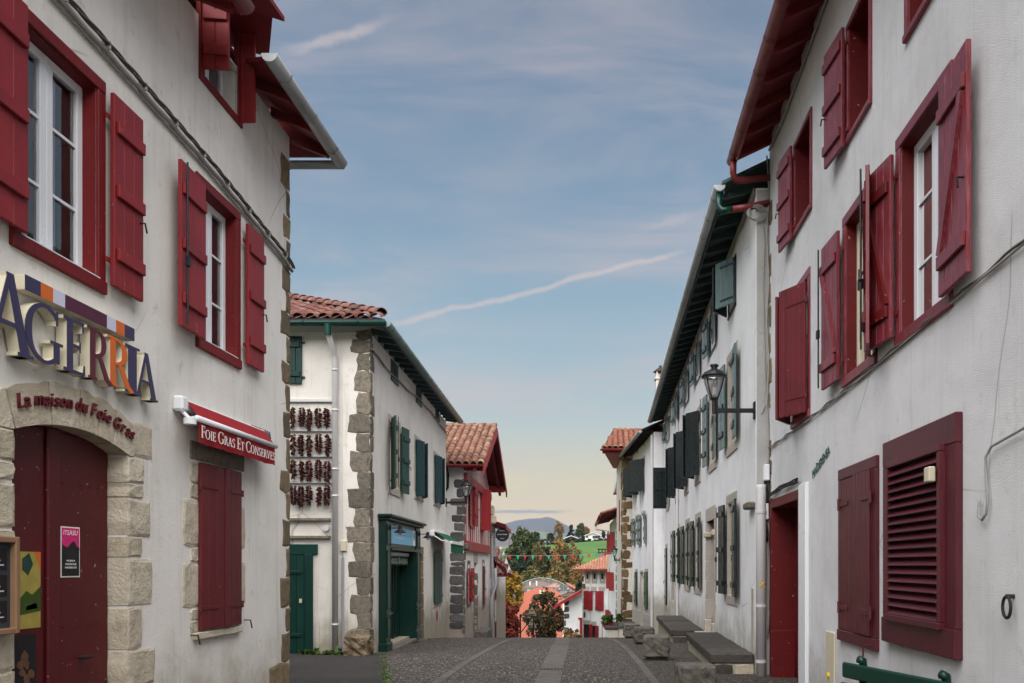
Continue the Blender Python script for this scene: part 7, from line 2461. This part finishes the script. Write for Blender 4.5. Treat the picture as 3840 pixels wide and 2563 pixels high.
# ------------------------------------------------------------------ pelota wall and its mesh fence
YF = 140.0
fx = lambda px: (px - VX) / FPX * YF
fz = lambda py: EYE - (py - VY) / FPX * YF
fw = thing('pelota_wall', 'salmon orange pelota court wall with rounded top and painted crest', 'wall', (fx(2033), YF, -13))
pts = [(fx(1860), -13), (fx(1860), fz(2265)), (fx(1922), fz(2265))]
arcp = [(1932, 2254), (1941, 2242), (1951, 2233), (1966, 2224), (1985, 2215), (2006, 2208), (2020, 2206), (2033, 2205), (2048, 2206), (2062, 2209), (2082, 2216), (2100, 2226), (2115, 2237), (2128, 2250), (2138, 2262)]
pts += [(fx(a), fz(b)) for a, b in arcp] + [(fx(2144), fz(2265)), (fx(2210), fz(2265)), (fx(2210), -13)]
MB().prism([(x_, YF, z_) for x_, z_ in pts], (0, .8, 0)).build('wall_panel', 'fronton', fw)
cc_ = (fx(2032), fz(2225))
FFw = Fr((0, YF, 0), (1, 0, 0), (0, -1, 0))
sh_ = [(-.38, .48), (.38, .48), (.38, -.1), (.2, -.4), (0, -.5), (-.2, -.4), (-.38, -.1)]
MB().prism([FFw.P(cc_[0] + a, .02, cc_[1] + b) for a, b in sh_], FFw.N * .02).build('crest', 'letter_white', fw)
for (a, b, s, c) in ((-.15, .2, .12, 'black_metal'), (.16, .2, .12, 'yellow_mark'), (-.14, -.12, .11, 'pennant_green'), (.12, -.14, .12, 'pennant_red'), (0, .03, .08, 'blue_sheet')):
    MB().prism([FFw.P(cc_[0] + a + s * math.cos(q * 1.047), .04, cc_[1] + b + s * math.sin(q * 1.047)) for q in range(6)], FFw.N * .01).build('crest_charge', c, fw)
fe = thing('mesh_fence', 'tall arched chain link fence on posts above the pelota wall', 'fence', (fx(2033), YF + 1.5, -13))
fp = [(1868, 2228, 2265), (1897, 2228, 2265), (1925, 2209, 2262), (1953, 2189, 2236), (1978, 2178, 2220), (2006, 2170, 2208), (2033, 2167.5, 2205), (2059, 2170.5, 2208), (2086, 2178, 2217), (2113, 2190, 2236), (2140, 2211, 2262), (2158, 2224, 2280)]
YQ = YF + 1.2
qx = lambda px: (px - VX) / FPX * YQ
qz = lambda py: EYE - (py - VY) / FPX * YQ
for a, t_, b_ in fp:
    MB().tube([(qx(a), YQ, -13), (qx(a), YQ, qz(t_))], .05, 6).build('post', 'zinc', fe)
MB().tube([(qx(a), YQ, qz(t_)) for a, t_, b_ in fp], .05, 6).build('top_rail', 'zinc', fe)
for (a, ta, ba), (b, tb, bb) in zip(fp[:-1], fp[1:]):
    MB().quad((qx(a), YQ + .03, qz(ta)), (qx(b), YQ + .03, qz(tb)), (qx(b), YQ + .03, -12), (qx(a), YQ + .03, -12)).build('mesh_panel', 'chain_mesh', fe)

# ------------------------------------------------------------------ houses in the valley and on the hill
def cottage(label, px0, px1, py_eave, py_base, y, ridge_py, roofm, depth=8.0, windows=(), timber=False, gable=False, chim=(), ov=.6, door=None, group='farmhouses in the distance', wallm='plaster_far'):
    fr = Fr((0, y, 0), (1, 0, 0), (0, -1, 0))
    x0, z0 = fr.pix(px0, py_base)
    x1, z1 = fr.pix(px1, py_eave)
    zr = EYE - (ridge_py - VY) / FPX * y
    r = thing('house', label, 'house', ((x0 + x1) / 2, y, z0 - 1), group)
    gz = terrain((x0 + x1) / 2, y) - .5
    mb = MB()
    hs_ = [fr.pix(a, d)[0:1] + fr.pix(b, d)[0:1] + (fr.pix(a, d)[1], fr.pix(a, c)[1]) for a, b, c, d in windows]
    facade(mb, fr, x0, x1, min(gz, z0 - 1), z1, hs_, .25)
    body(mb, fr, x0, x1, min(gz, z0 - 1), z1, depth)
    if gable:
        mb.add([fr.P(x0, 0, z1), fr.P(x1, 0, z1), fr.P((x0 + x1) / 2, 0, zr - .15)], [(0, 1, 2)])
    mb.build('wall', wallm, r)
    for h in hs_:
        bx('window', r, fr, h[0], h[1], -.2, -.15, h[2], h[3], 'red_leaf' if timber else 'chalk', 0)
    if gable:
        mx = (x0 + x1) / 2
        sl = (zr - z1) / (mx - x0)
        for s_ in (-1, 1):
            xe = mx + s_ * (mx - x0 + ov)
            ze_ = zr - sl * abs(xe - mx)
            slab_roof(r, [(mx, y - .9, zr), (xe, y - .9, ze_), (xe, y + depth, ze_), (mx, y + depth, zr)], .12, roofm, 'roof', 'red_eave')
            MB().prism([(mx, y - .92, zr), (xe, y - .92, ze_), (xe, y - .92, ze_ - .3), (mx, y - .92, zr - .3)], (0, -.06, 0)).build('bargeboard', 'red_g' if timber else 'plaster_far', r)
    else:
        my = y + depth / 2
        slab_roof(r, [(x0 - ov, y - ov, z1), (x1 + ov, y - ov, z1), (x1 - 1.5, my, zr), (x0 + 1.5, my, zr)], .12, roofm, 'roof')
        slab_roof(r, [(x0 - ov, y + depth + ov, z1), (x1 + ov, y + depth + ov, z1), (x1 - 1.5, my, zr), (x0 + 1.5, my, zr)], .12, roofm, 'roof_back')
        slab_roof(r, [(x1 + ov, y - ov, z1), (x1 + ov, y + depth + ov, z1), (x1 - 1.5, my, zr)], .12, roofm, 'roof_hip')
        slab_roof(r, [(x0 - ov, y - ov, z1), (x0 - ov, y + depth + ov, z1), (x0 + 1.5, my, zr)], .12, roofm, 'roof_hip')
    if timber:
        bx('beam', r, fr, x0, x1, 0, .06, z1 - .15, z1 + .15, 'red_g', 0)
        for q in range(9):
            t = x0 + (x1 - x0) * (q + .5) / 9
            zt = zr - .4 - (zr - z1) / ((x1 - x0) / 2) * abs(t - (x0 + x1) / 2)
            if zt > z1 + .3:
                bx('stud', r, fr, t - .07, t + .07, 0, .05, z1 + .15, zt, 'red_g', 0)
    if door:
        a, b, c, d = door
        bx('door', r, fr, fr.pix(a, d)[0], fr.pix(b, d)[0], 0, .06, fr.pix(a, d)[1], fr.pix(a, c)[1], 'red_leaf', 0)
    for a, b, c, d in chim:
        ch = bx('chimney', r, fr, fr.pix(a, d)[0], fr.pix(b, d)[0], -2, -.9, fr.pix(a, d)[1], fr.pix(a, c)[1], 'plaster_far', .02)
    return r


cottage('white house with dark roof and two white chimneys behind the pelota wall', 1976, 2062, 2203, 2240, 158, 2183, 'tile_dark', 9, [(1990, 1998, 2209, 2216)], chim=((1983, 1988, 2182, 2200), (2008, 2013, 2180, 2200)))
cottage('half timbered farmhouse with orange roof and red door behind the pelota wall', 2096, 2148, 2204, 2232, 152, 2190, 'tile_far', 9, [(2105, 2108, 2206, 2212), (2114, 2117, 2206, 2212)], True, True, ov=1.2, door=(2128, 2136, 2205, 2222))
cottage('side wing with orange tiled roof joined to the half timbered farmhouse', 2058, 2096, 2201, 2232, 156, 2188, 'tile_far', 7, [(2062, 2066, 2204, 2212), (2074, 2079, 2204, 2213)], False, False)
cottage('white modern house with glazed front on the hilltop', 2194, 2252, 2008, 2024, 446, 1997, 'tile_dark', 9, [(2222, 2250, 2010, 2021), (2198, 2206, 2011, 2018)], False, True)
cottage('brown barn like house on the hilltop', 2118, 2166, 2018, 2032, 442, 2009, 'tile_dark', 9, [(2125, 2130, 2022, 2027)], False, True, wallm='bark_far')
cottage('small white house beside the slim hilltop tree', 2272, 2288, 2002, 2014, 455, 1996, 'tile_far', 8, [(2276, 2280, 2005, 2009)], False, True)
cottage('low dark roofed shed below the half timbered farmhouse', 2110, 2162, 2236, 2250, 120, 2222, 'tile_dark', 5)
# car parked by the farmhouse
cy0 = 149.0
cl_x, cl_z = (2115 - VX) / FPX * cy0, EYE - (2222 - VY) / FPX * cy0
cr_ = thing('parked_car', 'dark grey parked car in front of the half timbered farmhouse', 'car', (cl_x, cy0, cl_z))
MB().prism([(cl_x + a, cy0 - .8, cl_z + b) for a, b in ((-.95, .3), (.95, .3), (.98, .7), (.85, .85), (.6, 1.35), (.3, 1.5), (-.3, 1.5), (-.6, 1.35), (-.85, .85), (-.98, .7))], (0, 1.9, 0)).build('body', 'car_paint', cr_)
MB().prism([(cl_x + a, cy0 - .82, cl_z + b) for a, b in ((-.75, .9), (.75, .9), (.55, 1.33), (-.55, 1.33))], (0, .03, 0)).build('windscreen', 'poster_black', cr_)
for a in (-.75, .75):
    MB().tube([(cl_x + a - .1, cy0 - .3, cl_z + .3), (cl_x + a + .1, cy0 - .3, cl_z + .3)], .32, 12).build('wheel', 'tyre', cr_)
    bx('headlight', cr_, Fr((cl_x, cy0, 0), (1, 0, 0), (0, -1, 0)), a - .15, a + .15, .8, .84, cl_z + .6, cl_z + .75, 'lilac', 0)
for px in (1912, 2073, 2063, 2244 + 27):
    pass
for i, (px, t_, b_) in enumerate(((1912, 2016, 2050), (2050, 2004, 2040), (2063, 2020, 2044))):
    c = at(px, b_, 432)
    up_ = thing('utility_pole', 'thin grey utility pole on the meadow ridge', 'pole', (c.x, 432, terrain(c.x, 432)), 'utility poles on the ridge')
    MB().tube([(c.x, 432, terrain(c.x, 432) - .5), (c.x, 432, at(px, t_, 432).z)], .16, 6).build('pole', 'bark_far', up_)
    bx('crossarm', up_, Fr((c.x, 432, 0), (1, 0, 0), (0, -1, 0)), -.8, .8, -.05, .05, at(px, t_, 432).z - .5, at(px, t_, 432).z - .35, 'bark_far', 0)

# ------------------------------------------------------------------ bunting across the street
bt = thing('bunting', 'string of alternating red and green pennants across the street', 'bunting', at(2110, 2090, 40))
YB = 40.2
fl_px = [220, 293, 370, 443, 518, 595, 674, 751, 830, 907, 986, 1067, 1146, 1225, 1310]
sag = lambda px: 2083 + 5.0 * (1 - ((px - 2075) / 205) ** 2) - (px - 1873) / 459 * 9
ends = (1862, 2318)
MB().tube([at(px, sag(px), YB) for px in [ends[0] + (ends[1] - ends[0]) * i / 60 for i in range(61)]], .008, 5).build('cord', 'cable_grey', bt)
for i, cpx in enumerate(fl_px):
    px = 1800 + cpx / 2.614
    c = at(px, sag(px), YB)
    tw = random.uniform(-.25, .25)
    a = Vector((math.cos(tw), math.sin(tw), 0))
    hgt_ = .21 + random.uniform(-.01, .01)
    MB().prism([c - a * .075, c + a * .075, c - UP * hgt_ + a * random.uniform(-.02, .02)], (0, .004, 0)).build('pennant', 'pennant_green' if i % 2 == 0 else 'pennant_red', bt)

# ------------------------------------------------------------------ road signs seen from behind, black frame
YS = 46.0
gs = zroad(YS)
ts = thing('road_sign', 'two triangular road signs seen from behind on a black post', 'road sign', (at(2000, 2380, YS).x, YS, gs))
xp = at(1995, 2300, YS).x
MB().tube([(xp, YS, gs), (xp, YS, at(1995, 2283, YS).z)], .035, 8).build('post', 'black_metal', ts)
for pt, pb in ((2278, 2310), (2317, 2354)):
    zt, zb = at(1995, pt, YS).z, at(1995, pb, YS).z
    w_ = 17 * YS / FPX
    MB().prism([(xp - w_, YS - .05, zb), (xp - w_ + .02, YS - .05, zb + .06), (xp - .03, YS - .05, zt), (xp + .03, YS - .05, zt), (xp + w_ - .02, YS - .05, zb + .06), (xp + w_, YS - .05, zb)], (0, .02, 0)).build('plate', 'sign_back', ts)
    for f in (.15, .6):
        bx('clamp', ts, Fr((xp, YS - .05, 0), (1, 0, 0), (0, -1, 0)), -.2 * (1 - f), .2 * (1 - f), .0, .03, zb + (zt - zb) * f, zb + (zt - zb) * f + .03, 'black_metal', 0)
YK = 44.0
gk = zroad(YK)
fk = thing('metal_frame', 'black tubular street barrier frame with crossed braces at the crest', 'barrier', (at(1970, 2380, YK).x, YK, gk))
xa_, xb_, xc_ = at(1951, 2300, YK).x, at(2001, 2300, YK).x, at(2022, 2300, YK).x
zt1, zt2 = at(1951, 2306, YK).z, at(2001, 2311, YK).z
MB().tube([(xa_, YK, gk), (xa_, YK, zt1)], .045, 8).build('post', 'black_metal', fk)
MB().tube([(xb_, YK, gk), (xb_, YK, zt2)], .04, 8).build('post', 'black_metal', fk)
MB().tube([(xa_ - .04, YK, zt1), (xb_ + .05, YK, zt2)], .04, 8).build('top_rail', 'black_metal', fk)
MB().tube([(xa_, YK + .03, zt1), (xb_, YK + .03, at(2000, 2376, YK).z)], .025, 8).build('brace', 'black_metal', fk)
MB().tube([(xa_, YK - .03, at(1952, 2376, YK).z), (xb_, YK - .03, zt2)], .025, 8).build('brace', 'black_metal', fk)
bl = thing('bollard', 'thick black bollard beside the barrier frame', 'bollard', (xc_, YK, gk))
MB().lathe((xc_, YK, gk), [(.09, 0), (.09, .1), (.065, .15), (.06, at(2020, 2326, YK).z - gk - .1), (.075, at(2020, 2326, YK).z - gk - .06), (.05, at(2020, 2316, YK).z - gk)], 12).build('shaft', 'black_metal', bl, smooth=True)
MB().lathe((xc_, YK, at(2020, 2322, YK).z), [(.0, 0), (.06, .03), (.05, .1), (0, .13)], 10).build('knob', 'black_metal', bl, smooth=True)

# ------------------------------------------------------------------ railing, walls and pots by the quoined house
YW = 37.0
gw = zroad(YW)
rl = thing('railing', 'black iron railing on the low wall below the quoined house', 'railing', at(2290, 2350, YW))
x0_, x1_ = at(2258, 2300, YW).x, at(2344, 2300, YW).x
for py in (2323, 2335, 2346):
    z_ = at(2300, py, YW).z
    MB().tube([(x0_, YW, z_), (x1_, YW, z_)], .016, 6).build('rail', 'black_metal', rl)
for px in (2258, 2280, 2303, 2325, 2344):
    MB().tube([(at(px, 2300, YW).x, YW, gw), (at(px, 2300, YW).x, YW, at(px, 2318, YW).z)], .016, 6).build('baluster', 'black_metal', rl)
def low_wall(label, px0, px1, pyt, y, d):
    a, b = at(px0, pyt, y), at(px1, pyt, y)
    r = thing('low_wall', label, 'wall', ((a.x + b.x) / 2, y, zroad(y)))
    fr = Fr((0, y, 0), (1, 0, 0), (0, -1, 0))
    bx('coping', r, fr, a.x - .04, b.x + .04, -d, .05, a.z - .1, a.z, 'bench_stone', .02)
    bx('base', r, fr, a.x, b.x, -d + .02, .0, zroad(y + 2) - .6, a.z - .1, 'plaster_c', .01)
low_wall('low mossy stone wall below the iron railing', 2270, 2322, 2353, 35.5, 3.0)
low_wall('slightly higher mossy stone block beside the white house', 2322, 2384, 2348, 33.5, 2.6)
for i, px in enumerate((2270, 2286, 2324)):
    c = at(px, 2345, YW - .3)
    pt = thing('potted_plant', 'red pot of arching green leaves ' + ('at the free end of the iron railing', 'behind the middle of the iron railing', 'nearest the brown quoined house')[i], 'plant', c - UP * .12, 'potted plants by the railing')
    MB().lathe(c - UP * .12, [(.09, 0), (.13, .2), (.14, .22), (.12, .22)], 12).build('pot', 'pot_red', pt)
    crown_mesh('foliage', tuple(c + UP * .28), .2, .2, .2, 160, .07, 'leaf_moss', 200 + i, 14, pt, 'round', .2, 3.0)
# weeds along wall feet
wd = crown_mesh('weeds', (-5.2, 15.32, .04), .75, .12, .09, 420, .05, 'leaf_moss', 300, 26, None, 'round', .05, 2.2)[0]
wd['label'] = 'small weeds and moss along the foot of the pepper wall'
gr_ = crown_mesh('grass_tuft', (-4.15, 10.9, .02), .28, .25, .05, 260, .035, 'leaf_moss', 301, 18, None, 'round', .05, 2.5)[0]
gr_['label'] = 'patch of grass at the alley corner'
for i in range(10):
    f = i / 9
    pass
ms_ = MB()
for i in range(150):
    f = random.random() ** 1.4
    c = Vector((-3.0 - 1.15 * f + random.gauss(0, .05), 11.3 + 4.1 * f, .012))
    ms_.add([c + Vector((random.uniform(-.03, .03), random.uniform(-.05, .05), 0)) for _ in range(3)] + [c + UP * .02], [(0, 1, 3), (1, 2, 3), (2, 0, 3)])
mo = ms_.build('moss', 'leaf_moss', None, kind='stuff')
mo['label'] = 'line of moss between the alley and the street'

# ------------------------------------------------------------------ air
m = bpy.data.materials.new('air')
m.use_nodes = True
k = NT(m.node_tree)
o_ = k.add('ShaderNodeOutputMaterial')
vp = k.add('ShaderNodeVolumePrincipled')
vp.inputs['Color'].default_value = (0.62, 0.76, 1.0, 1)
vp.inputs['Density'].default_value = 0.00006
vp.inputs['Anisotropy'].default_value = 0.0
k.t.links.new(vp.outputs[0], o_.inputs['Volume'])
MATS['air'] = m
USE_HAZE = True
if USE_HAZE:
    hb = MB()
    hb.box(Fr((0, 0, 0), (0, 1, 0), (-1, 0, 0)), -70, 8300, -9500, 9500, -65, 420)
    hz_ = hb.build('haze', 'air', None)
    hz_['kind'] = 'stuff'
    hz_['label'] = 'thin bluish evening haze over the valley'
